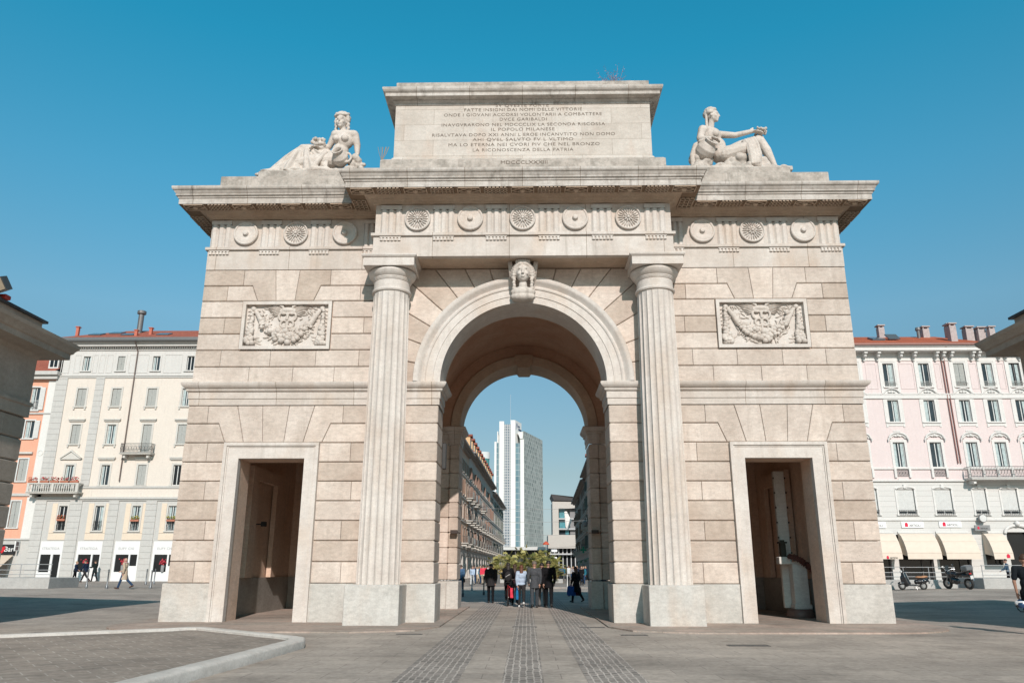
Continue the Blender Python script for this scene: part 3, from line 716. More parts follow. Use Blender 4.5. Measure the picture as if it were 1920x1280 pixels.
HB(0, 0, .02, (.17, .20, .225)); HB(0, -.07, -.08, (.125, .14, .15)); HB(0, -.03, .06, (.14, .16, .15)); HB(0, -.10, -.17, (.06, .07, .055))
HB(0, -.215, -.01, (.03, .035, .085)); HB(0, -.245, -.055, (.035, .03, .03)); HB(-.075, -.16, -.05, (.055, .05, .05)); HB(.075, -.16, -.05, (.055, .05, .05))
HB(0, -.195, -.115, (.05, .03, .014)); HB(0, -.19, -.138, (.042, .03, .014)); HB(0, -.165, .10, (.10, .035, .05))
for e in (-1, 1):
    HB(e*.066, -.165, .030, (.032, .018, .016)); HB(e*.070, -.19, .068, (.048, .022, .012)); HB(e*.19, .02, -.02, (.03, .04, .06))
    for i in range(9):
        a = i/8; HB(e*(.05+.17*sin(a*1.5)), -.12+.14*a, .205-.30*a*a, (.058, .055, .05), 9, 7)
        HB(e*(.05+.20*sin(a*1.5)), -.10+.18*a, .23-.26*a*a, (.055, .06, .055), 9, 7)
    for i in range(5): HB(e*(.20+.012*(i % 2)), -.02, -.16-.07*i, (.045, .05, .045), 9, 7)
HB(0, .05, .1, (.21, .2, .2)); HB(0, .0, -.30, (.10, .10, .16)); HB(0, .05, -.45, (.30, .18, .14)); HB(0, .05, -.56, (.30, .17, .12))
for i in range(7): a = -.9+1.8*i/6; HB(.19*sin(a), -.12*cos(a)-.02, .27, (.03, .03, .055), 8, 6)
HB(0, .02, .25, (.16, .12, .035))
me = remeshed(hb, .014, 1); me.materials.append(M_STATUE); o = link('carved_head', me, key)
# ================================================================ ground
M_PAVE = bricky('stone_paving', (0.51, 0.445, 0.385), (0.45, 0.395, 0.345), (0.31, 0.27, 0.24), 1.1, 0.55, 0.009, rot=(0, 0, radians(0)), noise=0.30, big=0.30, bump=0.15)
mb = MB(); xs = [-900, -300, -120, -60, -45, -35]+[-30+i*2 for i in range(31)]+[35, 45, 60, 120, 300, 900]; ys = [-80, -40]+[-30+i*2 for i in range(31)]+[40, 60, 100, 200, 400, 900, 2500]
vs = [(x, y, gz(x, y)) for y in ys for x in xs]; n = len(xs)
mb.add(vs, [(j*n+i, j*n+i+1, (j+1)*n+i+1, (j+1)*n+i) for j in range(len(ys)-1) for i in range(n-1)])
struct(mb, 'ground', M_PAVE, 60)
M_SETT = bricky('granite_setts', (0.40, 0.355, 0.32), (0.25, 0.225, 0.205), (0.60, 0.54, 0.485), 0.22, 0.10, 0.013, rot=(0, 0, radians(90)), noise=0.35, bump=0.5, big=0.25, wobble=0.07)
for a, b in ((-1.72, -.84), (-.26, .30), (.88, 1.68)):
    mb = MB(); mb.add([(a, -22, .004), (b, -22, .004), (b, 60, .004), (a, 60, .004)], [(0, 1, 2, 3)]); struct(mb, 'sett_strip', M_SETT)
# apron round the gate
M_APRON = bricky('pink_apron', (0.50, 0.39, 0.33), (0.42, 0.36, 0.31), (0.34, 0.29, 0.25), 0.9, 0.6, 0.006, noise=0.3, big=0.3, bump=0.2)
for s in (-1, 1):
    pts = []
    for i in range(13): a = pi+ (pi/2)*i/12; pts.append((-8.6+2.15*cos(a), -.6+2.6*sin(a)))
    pts += [(-4.0, -3.35), (-2.6, -2.7), (-2.15, -1.4), (-2.15, 9.6), (-10.75, 9.6)]
    if s > 0: pts = [(-x, y) for x, y in pts][::-1]
    mb = MB(); n = len(pts); mb.add([(x, y, .035) for x, y in pts]+[(x, y, -.02) for x, y in pts], [tuple(range(n))]+[(i, (i+n), (i+1) % n+n, (i+1) % n) for i in range(n)]); struct(mb, 'gate_apron', M_APRON)
# kerbed island in the foreground
M_KERB = stone('kerb_granite', (0.56, 0.53, 0.49), (0.68, 0.65, 0.61), streak=0.1, island=0.06, pits=0.1, blotch=0.5)
path = [(-12.5, -5.2), (-9.95, -6.75), (-7.85, -3.75), (-7.55, -3.55), (-7.2, -3.62), (-4.15, -6.28), (-3.95, -6.5), (-3.92, -6.75), (-4.0, -8.3), (-4.15, -12), (-4.3, -20)]
path = [(-16, -9.6), (-8.0, -3.95), (-7.72, -3.6), (-7.3, -3.55), (-4.6, -5.9), (-4.25, -6.3), (-4.10, -6.9), (-4.25, -9.6), (-4.45, -12.5), (-4.9, -22)]
mb = MB(); mb.sweep(path[::-1], [(0, -.02), (0, .12), (-.02, .145), (-.05, .155), (-.29, .155), (-.31, .14), (-.31, .0)]); struct(mb, 'kerb', M_KERB, 40)
M_ISL = bricky('island_paving', (0.40, 0.34, 0.29), (0.33, 0.285, 0.245), (0.52, 0.47, 0.42), 0.5, 0.32, 0.012, rot=(0, 0, radians(-38)), noise=0.35, big=0.25, bump=0.4)
mb = MB(); ip = [(-30, -22)]+[(-16, -9.8), (-8.05, -4.1), (-7.8, -3.75), (-7.35, -3.75), (-4.75, -6.0), (-4.4, -6.4), (-4.28, -6.9), (-4.4, -9.6), (-4.6, -12.5), (-5.05, -22)]
mb.add([(x, y, .10) for x, y in ip], [tuple(range(len(ip)))[::-1]]); struct(mb, 'island_pavement', M_ISL)
M_DRAIN = plain('iron_cover', (.10, .095, .09), .6, .3, var=.4, scale=40)
DR = [((-10.9, -3.7), .45, .3, 'square iron cover in the paving left of the kerbed island'), ((4.4, -6.1), .4, .14, 'narrow iron grate in the bare paving before the right door'), ((.02, -1.2), .32, .1, 'iron grate in the middle strip of setts under the arch'),
      ((1.75, -1.3), .32, .1, 'iron grate between the right sett strip and the right pier'), ((2.5, -3.7), .3, .1, 'iron grate beside the foot of the right column pedestal'), ((-2.6, -3.6), .3, .08, 'iron grate in front of the left column pedestal')]
for (x, y), a, b, lb in DR:
    mb = MB(); mb.box(x-a, x+a, y-b, y+b, .002, .009)
    for k in range(5): mb.box(x-a+.03, x+a-.03, y-b+(2*b)*(k+.3)/5, y-b+(2*b)*(k+.6)/5, .009, .013)
    tag(mb.build('drain_cover', M_DRAIN), lb, 'drain cover', 'iron covers in the paving')
# flank pavements with low steps behind the square
M_SLAB = bricky('pale_slabs', (0.40, 0.35, 0.31), (0.34, 0.31, 0.28), (0.28, 0.25, 0.23), 1.2, 0.6, 0.01, noise=0.2, big=0.2, bump=0.1)
mb = MB(); vs = []; fs = []
for sx in (-1, 1):
    a = sx*17.0; xs2 = [a+sx*k*2 for k in range(24)]; ysl = [26, 30, 36, 44, 52]; b0 = len(vs)
    for y in ysl:
        for x in xs2: vs.append((x, y, gz(x, y)+.006))
    m = len(xs2)
    for j in range(len(ysl)-1):
        for i in range(m-1):
            q = (b0+j*m+i, b0+j*m+i+1, b0+(j+1)*m+i+1, b0+(j+1)*m+i); fs.append(q if sx > 0 else q[::-1])
    mb = MB(); mb.add(vs, fs); struct(mb, 'pavement', M_SLAB); vs = []; fs = []
# street centre: pale low kerbed bed in the middle
mb = MB(); mb.cbox(-6.0, 12.0, 40.5, 44.0, -.02, .09, .02, .0); struct(mb, 'street_kerb', M_SLAB)
mb = MB(); mb.add([(-9, 44.1, .01), (14, 44.1, .01), (14, 240, .01), (-9, 240, .01)], [(0, 1, 2, 3)]); struct(mb, 'street', bricky('street_paving', (0.36, 0.32, 0.285), (0.30, 0.275, 0.25), (0.25, 0.23, 0.21), 1.0, 2.4, 0.02, noise=0.2, big=0.2, bump=0.1))

# ================================================================ toll houses
M_TOLL = stone('toll_house_stone', (0.36, 0.31, 0.265), (0.44, 0.385, 0.335), streak=0.35, island=0.09, pits=0.4, blotch=0.4)
M_TOLLC = stone('toll_house_cornice', (0.36, 0.30, 0.25), (0.45, 0.385, 0.325), streak=0.6, island=0.0, pits=0.1, blotch=0.4)
M_ROOFM = plain('dark_roof_metal', (.07, .075, .085), .45, .5)
for s in (-1, 1):
    nm = 'left' if s < 0 else 'right'
    t = world_thing('toll_house', 'rusticated stone lodge with a deep cornice, cut off by the %s photo edge' % nm, 'lodge', (s*18, -5, 0), 'stone lodges flanking the gate')
    xa, yb = 14.32, -.6
    mb = MB(); z = 0; i = 0
    while z < 5.6:
        y = yb; z1 = z+.62
        first = True
        while y > -11:
            w = (1.5 if i % 2 else .9) if first else 1.7; first = False
            mb.cbox(s*xa, s*(xa+.5), y-w, y, z, z1, .035, .006, .01); y -= w
        x = xa+.5
        while x < 22: mb.cbox(s*x, s*(x+1.7), yb-.5, yb, z, z1, .035, .006, .01); x += 1.7
        z = z1; i += 1
    part(mb, 'rusticated_wall', M_TOLL, t)
    mb = MB(); mb.box(s*(xa+.4), s*22, -11, yb-.4, 0, 7.9); part(mb, 'inner_wall', M_TOLL, t)
    pth = [(-22, yb), (-xa, yb), (-xa, -11)]   # outside on the left of travel: mirror below
    pth = [(-xa, -11), (-xa, yb), (-22, yb)]
    P = pth if s < 0 else [(-x, y) for x, y in pth][::-1]
    mb = MB(); mb.sweep(P, [(-.1, 5.58), (.05, 5.6), (.05, 5.9), (.09, 5.93), (.09, 6.02), (.02, 6.04), (.02, 7.3), (.03, 7.33)]); part(mb, 'frieze_band', M_TOLL, t, 20)
    mb = MB(); mb.sweep(P, [(.0, 7.30), (.05, 7.33), (.10, 7.42), (.18, 7.45), (.62, 7.46), (.62, 7.62), (.67, 7.65), (.70, 7.72), (.78, 7.82), (.80, 7.92), (-.4, 8.02)]); part(mb, 'cornice', M_TOLLC, t, 20)
    mb = MB(); mb.box(s*(xa-.16), s*22, -11, -.85, 7.9, 8.36); at_ = part(mb, 'attic_wall', M_TOLL, t)
    mb = MB(); mb.box(s*(xa-.27), s*22, -11, -.75, 8.36, 8.43); part(mb, 'roof_edge', M_ROOFM, t)
# floodlight on the left lodge roof
t = world_thing('floodlight', 'dark floodlight tilted upwards on the roof edge of the left stone lodge', 'floodlight', (-14.15, -3.0, 8.43))
Rm = Matrix.Translation((-14.1, -3.0, 8.75)) @ Matrix.Rotation(radians(-20), 4, 'Y') @ Matrix.Rotation(radians(25), 4, 'X')
mb = MB(); mb.tbox(Rm, .2, .16, .19); part(mb, 'housing', plain('dark_housing', (.06, .06, .06), .5), t)
mb = MB(); mb.tbox(Rm @ Matrix.Translation((.01, -.165, 0)), .165, .008, .155); part(mb, 'lens', plain('lamp_lens', (.35, .28, .2), .2), t)
mb = MB(); mb.tube([(-14.15, -3.0, 8.43), (-14.12, -3.0, 8.65)], .03, 8); mb.box(-14.25, -14.05, -3.1, -2.9, 8.43, 8.46); part(mb, 'bracket', plain('black_metal', (.02, .02, .02), .5), t)
mb = MB(); mb.cbox(-14.2, -13.98, -2.85, -2.62, 8.435, 8.56, .02, 0); tag(mb.build('signal_box', plain('red_paint', (.42, .04, .03), .5)), 'small red box on the roof edge beside the floodlight', 'box')
# ================================================================ facade kit (local frame: u right, -Y outwards, z up)
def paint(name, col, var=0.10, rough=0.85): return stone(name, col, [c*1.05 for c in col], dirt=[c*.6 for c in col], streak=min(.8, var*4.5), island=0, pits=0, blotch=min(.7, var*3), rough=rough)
M_GLASS = plain('window_glass', (.035, .05, .06), .12, var=.5, scale=.7)
M_GLASSD = plain('dark_glass', (.012, .014, .016), .15, var=.4, scale=.7)
M_CURT = plain('pale_curtain', (.42, .50, .50), .8, var=.25, scale=5)
M_WHITE = plain('white_paint', (.78, .78, .76), .6, var=.06)
M_OFFW = plain('window_white', (.62, .62, .60), .6, var=.1)
M_DKFR = plain('dark_frame', (.10, .09, .085), .5)
M_TILE = bricky('roof_tiles', (.50, .16, .10), (.42, .13, .085), (.24, .08, .06), .22, .36, .02, rot=(radians(-25), 0, 0), noise=.3, big=.15, bump=.6)
M_IRON = plain('iron_rail', (.05, .05, .052), .5, .3)
M_STN = paint('window_stone', (.56, .54, .50))
def holes(mb, u0, u1, z0, z1, ops, depth=.25, y=0.0):
    """wall face with real openings and reveals"""
    U = sorted({u0, u1, *[v for o in ops for v in (max(u0, o[0]), min(u1, o[1]))]}); Z = sorted({z0, z1, *[v for o in ops for v in (max(z0, o[2]), min(z1, o[3]))]})
    for i in range(len(U)-1):
        j = 0
        while j < len(Z)-1:
            um = (U[i]+U[i+1])/2
            def hole(jj): zm = (Z[jj]+Z[jj+1])/2; return any(o[0] < um < o[1] and o[2] < zm < o[3] for o in ops)
            if hole(j): j += 1; continue
            k = j
            while k+1 < len(Z)-1 and not hole(k+1): k += 1
            mb.add([(U[i], y, Z[j]), (U[i+1], y, Z[j]), (U[i+1], y, Z[k+1]), (U[i], y, Z[k+1])], [(0, 1, 2, 3)]); j = k+1
    for a, b, c, d in ops:
        e = y+depth
        mb.add([(a, y, c), (b, y, c), (b, y, d), (a, y, d), (a, e, c), (b, e, c), (b, e, d), (a, e, d)], [(0, 4, 5, 1), (2, 6, 7, 3), (0, 3, 7, 4), (1, 5, 6, 2)])
def T(parent, mb, name, mats, smooth=None, label=None): return mb.build(name, mats, parent, smooth, label)
def window(t, a, b, c, d, y=0.0, fw=.12, style='glass', stone_m=None, sill=True, rnd=random, depth=.16, fr=None, proud=.05):
    """frame with surround, sill and bars > pane, curtain or shutters"""
    mb = MB(); p = proud
    if fw:
        mb.box(a-fw, a, y-p, y+.02, c-.0, d+fw); mb.box(b, b+fw, y-p, y+.02, c-.0, d+fw); mb.box(a, b, y-p, y+.02, d, d+fw)
        if sill: mb.box(a-fw-.06, b+fw+.06, y-p-.08, y+.02, c-.11, c-.003)
    nfr = len(mb.f)
    mb.cur = 1; g = .055; e = y+depth
    mb.box(a, a+g, e-.05, e, c, d); mb.box(b-g, b, e-.05, e, c, d); mb.box(a+g, b-g, e-.05, e, d-g, d); mb.box(a+g, b-g, e-.05, e, c, c+g)
    m = (a+b)/2; mb.box(m-.035, m+.035, e-.05, e, c+g, d-g)
    w = T(t, mb, 'window', [stone_m or M_STN, fr or M_OFFW])
    mb = MB(); mb.box(a+.01, b-.01, e+.01, e+.03, c+.01, d-.01); T(w, mb, 'pane', M_GLASS if style != 'dark' else M_GLASSD)
    if style == 'curtain':
        mb = MB(); q = rnd.uniform(.25, .42)*(b-a); yy = e-.052; side = rnd.choice((0, 1, 2))
        if side != 1: mb.box(a+.07, a+q, e-.02, e-.004, c+.06, d-.06)
        if side != 0: mb.box(b-q, b-.07, e-.02, e-.004, c+.06, d-.06)
        T(w, mb, 'curtain', M_CURT)
    if style == 'shut':
        mb = MB()
        for x0, x1 in ((a+.03, m-.02), (m+.02, b-.03)):
            mb.box(x0, x1, y+.05, y+.075, c+.03, d-.03); n = int((d-c)/.09)
            for k in range(n): z = c+.05+k*(d-c-.1)/n; mb.box(x0+.05, x1-.05, y+.035, y+.052, z, z+.05)
            mb.box(x0, x1, y+.03, y+.052, (c+d)/2-.04, (c+d)/2+.04)
        T(w, mb, 'shutter', paint('grey_shutter', (.40, .41, .39)))
    if style == 'blind':
        mb = MB(); n = int((d-c)/.1)
        for k in range(n): z = c+.25+k*(d-c-.3)/n; mb.box(a+.05, b-.05, y+.06, y+.08, z, z+(d-c-.3)/n-.008)
        T(w, mb, 'roller_blind', M_OFFW)
    return w
def rail(t, a, b, z0, h, y, proj=.12, name='railing', mat=None, pitch=.11, curl=True):
    mb = MB(); yo = y-proj
    mb.box(a, b, yo-.02, yo+.02, z0+h-.03, z0+h); mb.box(a, b, yo-.015, yo+.015, z0+.04, z0+.065)
    n = max(2, int((b-a)/pitch))
    for i in range(n+1): u = a+(b-a)*i/n; mb.box(u-.009, u+.009, yo-.009, yo+.009, z0, z0+h-.02)
    if curl:
        for i in range(0, n, 2): u = a+(b-a)*(i+1)/n; mb.torus((u, yo, z0+h*.5), h*.19, .010, n=10, m=4)
    for u in (a, b): mb.box(u-.012, u+.012, yo, y, z0+h-.03, z0+h)
    return T(t, mb, name, mat or M_IRON)
def balcony(t, a, b, z, y, proj=.9, kind='stone', h=.9, mat=None):
    m = mat or M_STN; mb = MB(); mb.box(a, b, y-proj, y, z-.14, z); mb.box(a-.04, b+.04, y-proj-.05, y, z-.05, z+.01)
    for u in (a+.25, b-.45): mb.prism([(u, z-.14), (u, z-.16), (u+.2, z-.16), (u+.2, z-.14)], y-proj*.8, y); mb.box(u, u+.2, y-proj*.75, y, z-.45, z-.14)
    s = T(t, mb, 'balcony', m)
    if kind == 'stone':
        mb = MB(); mb.box(a, b, y-proj, y-proj+.16, z+h-.10, z+h); mb.box(a, a+.16, y-proj+.16, y, z+h-.1, z+h); mb.box(b-.16, b, y-proj+.16, y, z+h-.1, z+h)
        for u in (a, b-.2, (a+b)/2-.1): mb.box(u, u+.2, y-proj+.002, y-proj+.158, z, z+h-.1)
        n = int((b-a)/.22)
        for i in range(n): u = a+.25+(b-a-.5)*i/(n-1); mb.lathe([(.03, z), (.06, z+.06), (.035, z+.14), (.065, z+.34), (.03, z+.6), (.05, z+h-.1)], 7, (u, y-proj+.08, 0), caps=False)
        T(s, mb, 'balustrade', m)
    else:
        rail(s, a+.03, b-.03, z, h, y-proj+.06, 0.0, 'railing', M_IRON if kind == 'iron' else m, .12)
        for u in (a+.03, b-.03):
            mb = MB(); mb.box(u-.015, u+.015, y-proj+.06, y, z+h-.03, z+h)
            for k in range(6): yy = y-proj+.1+k*(proj-.15)/6; mb.box(u-.01, u+.01, yy-.01, yy+.01, z, z+h-.03)
            T(s, mb, 'side_rail', M_IRON if kind == 'iron' else m)
    return s
def flowers(name, label, loc, w, col, n=26, h=.3, seed=1, group=None, leaf=(.06, .12, .03)):
    R = random.Random(seed); t = thing(name, label, 'flower box', loc, 0, group)
    mb = MB(); mb.cbox(-w/2, w/2, -.1, .1, 0, .18, .01, 0); T(t, mb, 'trough', plain('terracotta', (.42, .16, .10), .8))
    mb = MB()
    for i in range(n*3):
        c = Vector((R.uniform(-w/2, w/2), R.uniform(-.12, .1), .16+R.uniform(0, h))); q = Matrix.Rotation(R.uniform(0, 6), 3, 'Z') @ Matrix.Rotation(R.uniform(-1, 1), 3, 'X')
        L = .06; vs = [c+q @ Vector(v) for v in ((-L/2, 0, 0), (0, -L, .01), (L/2, 0, 0), (0, L, .01))]; mb.add(vs, [(0, 1, 2, 3)])
    T(t, mb, 'leaves', plain('leaf_green%s' % str(leaf), leaf, .7))
    mb = MB()
    for i in range(n): mb.ball((R.uniform(-w/2, w/2), R.uniform(-.14, .08), .2+R.uniform(0, h)), R.uniform(.03, .05), 6, 4)
    T(t, mb, 'blossoms', plain('petal%s' % str(col), col, .7)); return t

# ---------------------------------------------------------------- left: cream apartment house
LX, LY = -37.0, 48.0
t = thing('apartment_house', 'tall cream house with grey quoins behind the left side of the gate', 'house', (LX, LY, 0))
def U(x): return x-LX
M_CREAM = paint('cream_wall', (.67, .605, .535), .08); M_GREYW = paint('grey_render', (.50, .49, .465), .08); M_LTG = paint('attic_render', (.58, .565, .54), .08)
M_PEACH = paint('peach_panel', (.68, .575, .46), .05)
cols = [-41.5, -38.2, -34.85, -31.6, -28.3, -25.0]; X0, X1 = -44.05, -23.0
sp = {'A': (19.33, 20.73, .42), 'B': (15.92, 17.6, .42), 'C': (12.4, 14.2, .40), 'D': (8.65, 10.48, .38), 'E': (4.65, 6.83, .38)}
opsA = [(U(c)-.34, U(c)+.34, 19.33, 20.73) for c in cols]
mb = MB(); holes(mb, U(X0), U(X1), 18.75, 21.3, opsA); T(t, mb, 'attic_wall', M_LTG)
ops = []
for k in 'BCD':
    z0, z1, hw = sp[k]
    for i, c in enumerate(cols):
        zz = z0
        if k == 'D' and i == 0: zz = 8.02
        if k == 'C' and i == 2: zz = 11.5
        ops.append((U(c)-hw, U(c)+hw, zz, z1))
mb = MB(); holes(mb, U(X0), U(X1), 7.42, 18.62, ops); T(t, mb, 'wall', M_CREAM)
opsE = [(U(c)-.38, U(c)+.38, 4.65, 6.83) for c in cols]
shop = [(-43.05, -41.0), (-39.75, -37.5), (-36.4, -34.15), (-32.95, -30.7), (-29.6, -27.3), (-26.2, -24)]
opsS = [(U(a), U(b), .2, 3.78) for a, b in shop]
mb = MB(); holes(mb, U(X0), U(X1), -.2, 7.42, opsE+opsS); T(t, mb, 'lower_wall', M_GREYW)
mb = MB(); mb.box(U(X0)+.01, U(X1), .3, 11, 0, 22.2); mb.box(U(X0), U(X0)+.3, .0, 11, 0, 22.2); T(t, mb, 'inner_core', M_GREYW)
mb = MB(); mb.box(U(X0)-.02, U(X1), -.08, .0, 18.62, 18.78); mb.box(U(X0), U(X1), -.14, .0, 18.78, 18.86); mb.box(U(X0), U(X1), -.1, 0, 8.42, 8.58); mb.box(U(X0), U(X1), -.06, 0, 8.36, 8.42)
mb.box(U(X0), U(X1), -.22, 0, 7.42, 7.6); mb.box(U(X0), U(X1), -.12, 0, 7.3, 7.42); T(t, mb, 'belt_course', M_GREYW)
mb = MB(); mb.box(U(X0)-.1, U(X1), -.1, .2, 21.3, 21.45)
for k in range(95): u = U(X0)+.1+k*.22; mb.box(u, u+.11, -.26, -.1, 21.45, 21.62)
mb.box(U(X0)-.3, U(X1), -.5, .2, 21.62, 21.86); mb.box(U(X0)-.45, U(X1), -.65, .2, 21.86, 22.0); T(t, mb, 'cornice', M_LTG)
mb = MB(); mb.box(U(X0)-.75, U(X1), -.95, .3, 22.0, 22.06); mb.box(U(X0)-.8, U(X1), -1.0, -.85, 22.06, 22.34); T(t, mb, 'gutter', plain('zinc', (.17, .17, .17), .5, .4))
mb = MB(); a0, a1 = U(X0)-.75, U(X1); mb.add([(a0, -.9, 22.3), (a1, -.9, 22.3), (a1, 5, 24.8), (a0+4.2, 5, 24.8), (a0, 11, 22.3), (a1, 11, 22.3)], [(0, 1, 2, 3), (4, 0, 3), (5, 4, 3, 2)]); rf = T(t, mb, 'roof', M_TILE)
for x, yy in ((-41.9, 1.6), (-38.6, 1.4), (-35.2, 1.5), (-40.5, 2.7)):
    M_ = Matrix.Translation((U(x), yy, 22.3+(yy+.9)*2.5/5.9+.07)) @ Matrix.Rotation(math.atan(2.5/5.9), 4, 'X'); mb = MB(); mb.tbox(M_, .6, .5, .05); T(rf, mb, 'skylight', plain('skylight_glass', (.10, .13, .15), .15))
for x, yy, h in ((-43.6, 1.2, .8), (-36.7, 1.8, .6), (-37.6, .8, .5)):
    mb = MB(); z = 22.3+(yy+.9)*.424; mb.box(U(x)-.13, U(x)+.13, yy-.13, yy+.13, z-.1, z+h); mb.box(U(x)-.2, U(x)+.2, yy-.2, yy+.2, z+h, z+h+.08); T(rf, mb, 'chimney', plain('red_clay', (.5, .15, .1), .8))
mb = MB(); mb.lathe([(.26, 23.6), (.26, 26.0), (.42, 26.02), (.42, 26.3), (.3, 26.35)], 16, (U(-38.6), 3.2, 0)); T(rf, mb, 'flue', plain('zinc', (.17, .17, .17), .5, .4))
for (a, b, z0, z1, m) in ((-44.1, -43.0, 8.6, 18.62, M_GREYW), (-40.32, -39.5, 8.6, 18.62, M_GREYW), (-44.1, -43.1, .2, 7.3, M_GREYW), (-40.95, -39.85, .2, 7.3, M_GREYW), (-37.4, -36.5, .2, 7.3, M_GREYW), (-34.05, -33.05, .2, 7.3, M_GREYW), (-30.6, -29.7, .2, 7.3, M_GREYW)):
    mb = MB(); z = z0
    while z < z1-.1: mb.cbox(U(a), U(b), -.09, .05, z, min(z1, z+.52), .018, .004, .01); z += .52
    T(t, mb, 'quoin', m)
for a, b in ((-43.9, -43.1), (-42.7, -42.1), (-40.9, -40.45), (-40.3, -39.75), (-39.6, -39.0), (-37.45, -35.6), (-34.1, -32.4), (-30.9, -29.0)):
    mb = MB()
    for p, q, r, s_ in ((a, b, 19.1, 19.16), (a, b, 20.84, 20.9), (a, a+.06, 19.16, 20.84), (b-.06, b, 19.16, 20.84)): mb.box(U(p), U(q), -.035, .0, r, s_)
    T(t, mb, 'wall_panel', M_LTG)
rr = random.Random(3)
for i, c in enumerate(cols):
    window(t, U(c)-.34, U(c)+.34, 19.33, 20.73, fw=.14, style=['curtain', 'shut', 'curtain', 'dark', 'curtain', 'shut'][i], rnd=rr, stone_m=M_LTG)
    window(t, U(c)-.42, U(c)+.42, 15.92, 17.6, fw=.16, style=['shut', 'shut', 'shut', 'curtain', 'shut', 'shut'][i], rnd=rr)
    zc = 11.5 if i == 2 else 12.4
    window(t, U(c)-.40, U(c)+.40, zc, 14.2, fw=.16, style=['shut', 'curtain', 'shut', 'shut', 'dark', 'shut'][i], rnd=rr)
    zd = 8.02 if i == 0 else 8.65
    window(t, U(c)-.38, U(c)+.38, zd, 10.48, fw=.17, style=['curtain', 'curtain', 'shut', 'dark', 'curtain', 'shut'][i], rnd=rr)
    window(t, U(c)-.38, U(c)+.38, 4.65, 6.83, fw=.14, style=['dark', 'curtain', 'curtain', 'curtain', 'shut', 'shut'][i], rnd=rr)
    mb = MB(); mb.box(U(c)-.78, U(c)+.78, -.22, 0, 14.6, 14.72); mb.box(U(c)-.7, U(c)+.7, -.14, 0, 14.5, 14.6); T(t, mb, 'window_hood', M_STN)
    mb = MB()
    if i == 0:
        mb.prism([(U(c)-.95, 10.98), (U(c)+.95, 10.98), (U(c)+.95, 11.08), (U(c), 11.72), (U(c)-.95, 11.08)], -.16, 0); mb.prism([(U(c)-1.02, 11.08), (U(c)-.9, 11.06), (U(c), 11.68), (U(c)+.9, 11.06), (U(c)+1.02, 11.08), (U(c), 11.83)], -.26, 0)
    else: mb.box(U(c)-.80, U(c)+.80, -.22, 0, 11.05, 11.18); mb.box(U(c)-.72, U(c)+.72, -.14, 0, 10.93, 11.05)
    T(t, mb, 'window_hood', M_STN)
    for k in (-1, 1):
        mb = MB()
        for z in (15.62, 12.1): mb.box(U(c)+k*.52-.07, U(c)+k*.52+.07, -.12, 0, z, z+.17)
        T(t, mb, 'sill_bracket', M_STN)
    mb = MB(); mb.box(U(c)-1.0, U(c)-.54, -.04, 0, 4.45, 7.05); mb.box(U(c)+.54, U(c)+1.0, -.04, 0, 4.45, 7.05); mb.box(U(c)-1.0, U(c)+1.0, -.045, 0, 3.86, 4.42); T(t, mb, 'cream_panel', M_PEACH)
    if i: rail(t, U(c)-.36, U(c)+.36, 4.68, .85, 0, .06)
    else: rail(t, U(c)-.36, U(c)+.36, 4.68, .85, 0, .06)
balcony(t, U(-44.6), U(-39.95), 8.0, 0, .95, 'stone', .78)
balcony(t, U(-36.75), U(-33.9), 11.5, 0, .8, 'iron', .85)
mb = MB(); mb.tube([(U(-36.72), -.9, 22.0), (U(-36.72), -.12, 21.2), (U(-36.75), -.12, 9.0)], .055, 8); T(t, mb, 'downpipe', plain('copper_brown', (.13, .09, .075), .5))
M_SHOPW = plain('shop_white', (.72, .72, .71), .5, var=.04); M_SHOPT = plain('shop_lettering', (.42, .42, .42), .5)
for i, (a, b) in enumerate(shop):
    a, b = U(a), U(b); mb = MB(); y = .02
    d0 = (a+.95, a+1.12)
    if i == 0: gl = [(a+.14, a+1.05, 1.12, 2.62), (a+1.25, b-.16, .36, 2.62)]
    else: gl = [(a+.2, a+1.35, 1.15, 2.62), (a+1.5, b-.12, 1.65, 2.62)]
    holes(mb, a, b, .2, 3.78, gl, .12, y); s = T(t, mb, 'shopfront', M_SHOPW)
    for g in gl:
        mb = MB(); mb.box(g[0], g[1], y+.1, y+.12, g[2], g[3]); T(s, mb, 'pane', M_GLASSD)
    tx = ['STRATEGIA', 'STRATEGIA', 'EUPY CHI', 'EUPY CHI', 'EUPY CHI', ''][i]
    if tx:
        me = text_mesh(tx, .30, .008, width=1.55 if i < 2 else 1.35, spacing=1.1); me.materials.clear(); me.materials.append(M_SHOPT); o = link('shop_sign_text', me, s); o.location = ((a+b)/2-.05, y-.012, 3.12); o.rotation_euler = (radians(90), 0, 0)
flowers('flower_box', 'red geranium box on the stone balcony, left end', (-44.2, 47.2, 8.8), .8, (.45, .03, .04), seed=2, group='balcony flower boxes')
for k, x in enumerate((-43.1, -42.2, -41.3, -40.4)):
    flowers('flower_box', ['red geranium box on the stone balcony, second from the left end', 'red geranium box in the middle of the stone balcony', 'red geranium box on the stone balcony, second from the right end', 'red geranium box at the right end of the stone balcony'][k], (x, 47.14, 8.8), .75, (.5, .03, .04), seed=3+k, group='balcony flower boxes')
flowers('flower_box', 'orange-red flower box at the first window below the stone balcony', (-41.5, 47.86, 5.5), .7, (.55, .10, .04), seed=9)
flowers('flower_box', 'yellow-green plant box on the third lower window rail of the cream house', (-34.85, 47.86, 5.45), .75, (.40, .34, .05), seed=10, leaf=(.16, .20, .04))
flowers('flower_box', 'yellow-green plant box on the lower window rail nearest the gate', (-31.6, 47.86, 5.45), .75, (.36, .34, .05), seed=11, leaf=(.16, .20, .04))
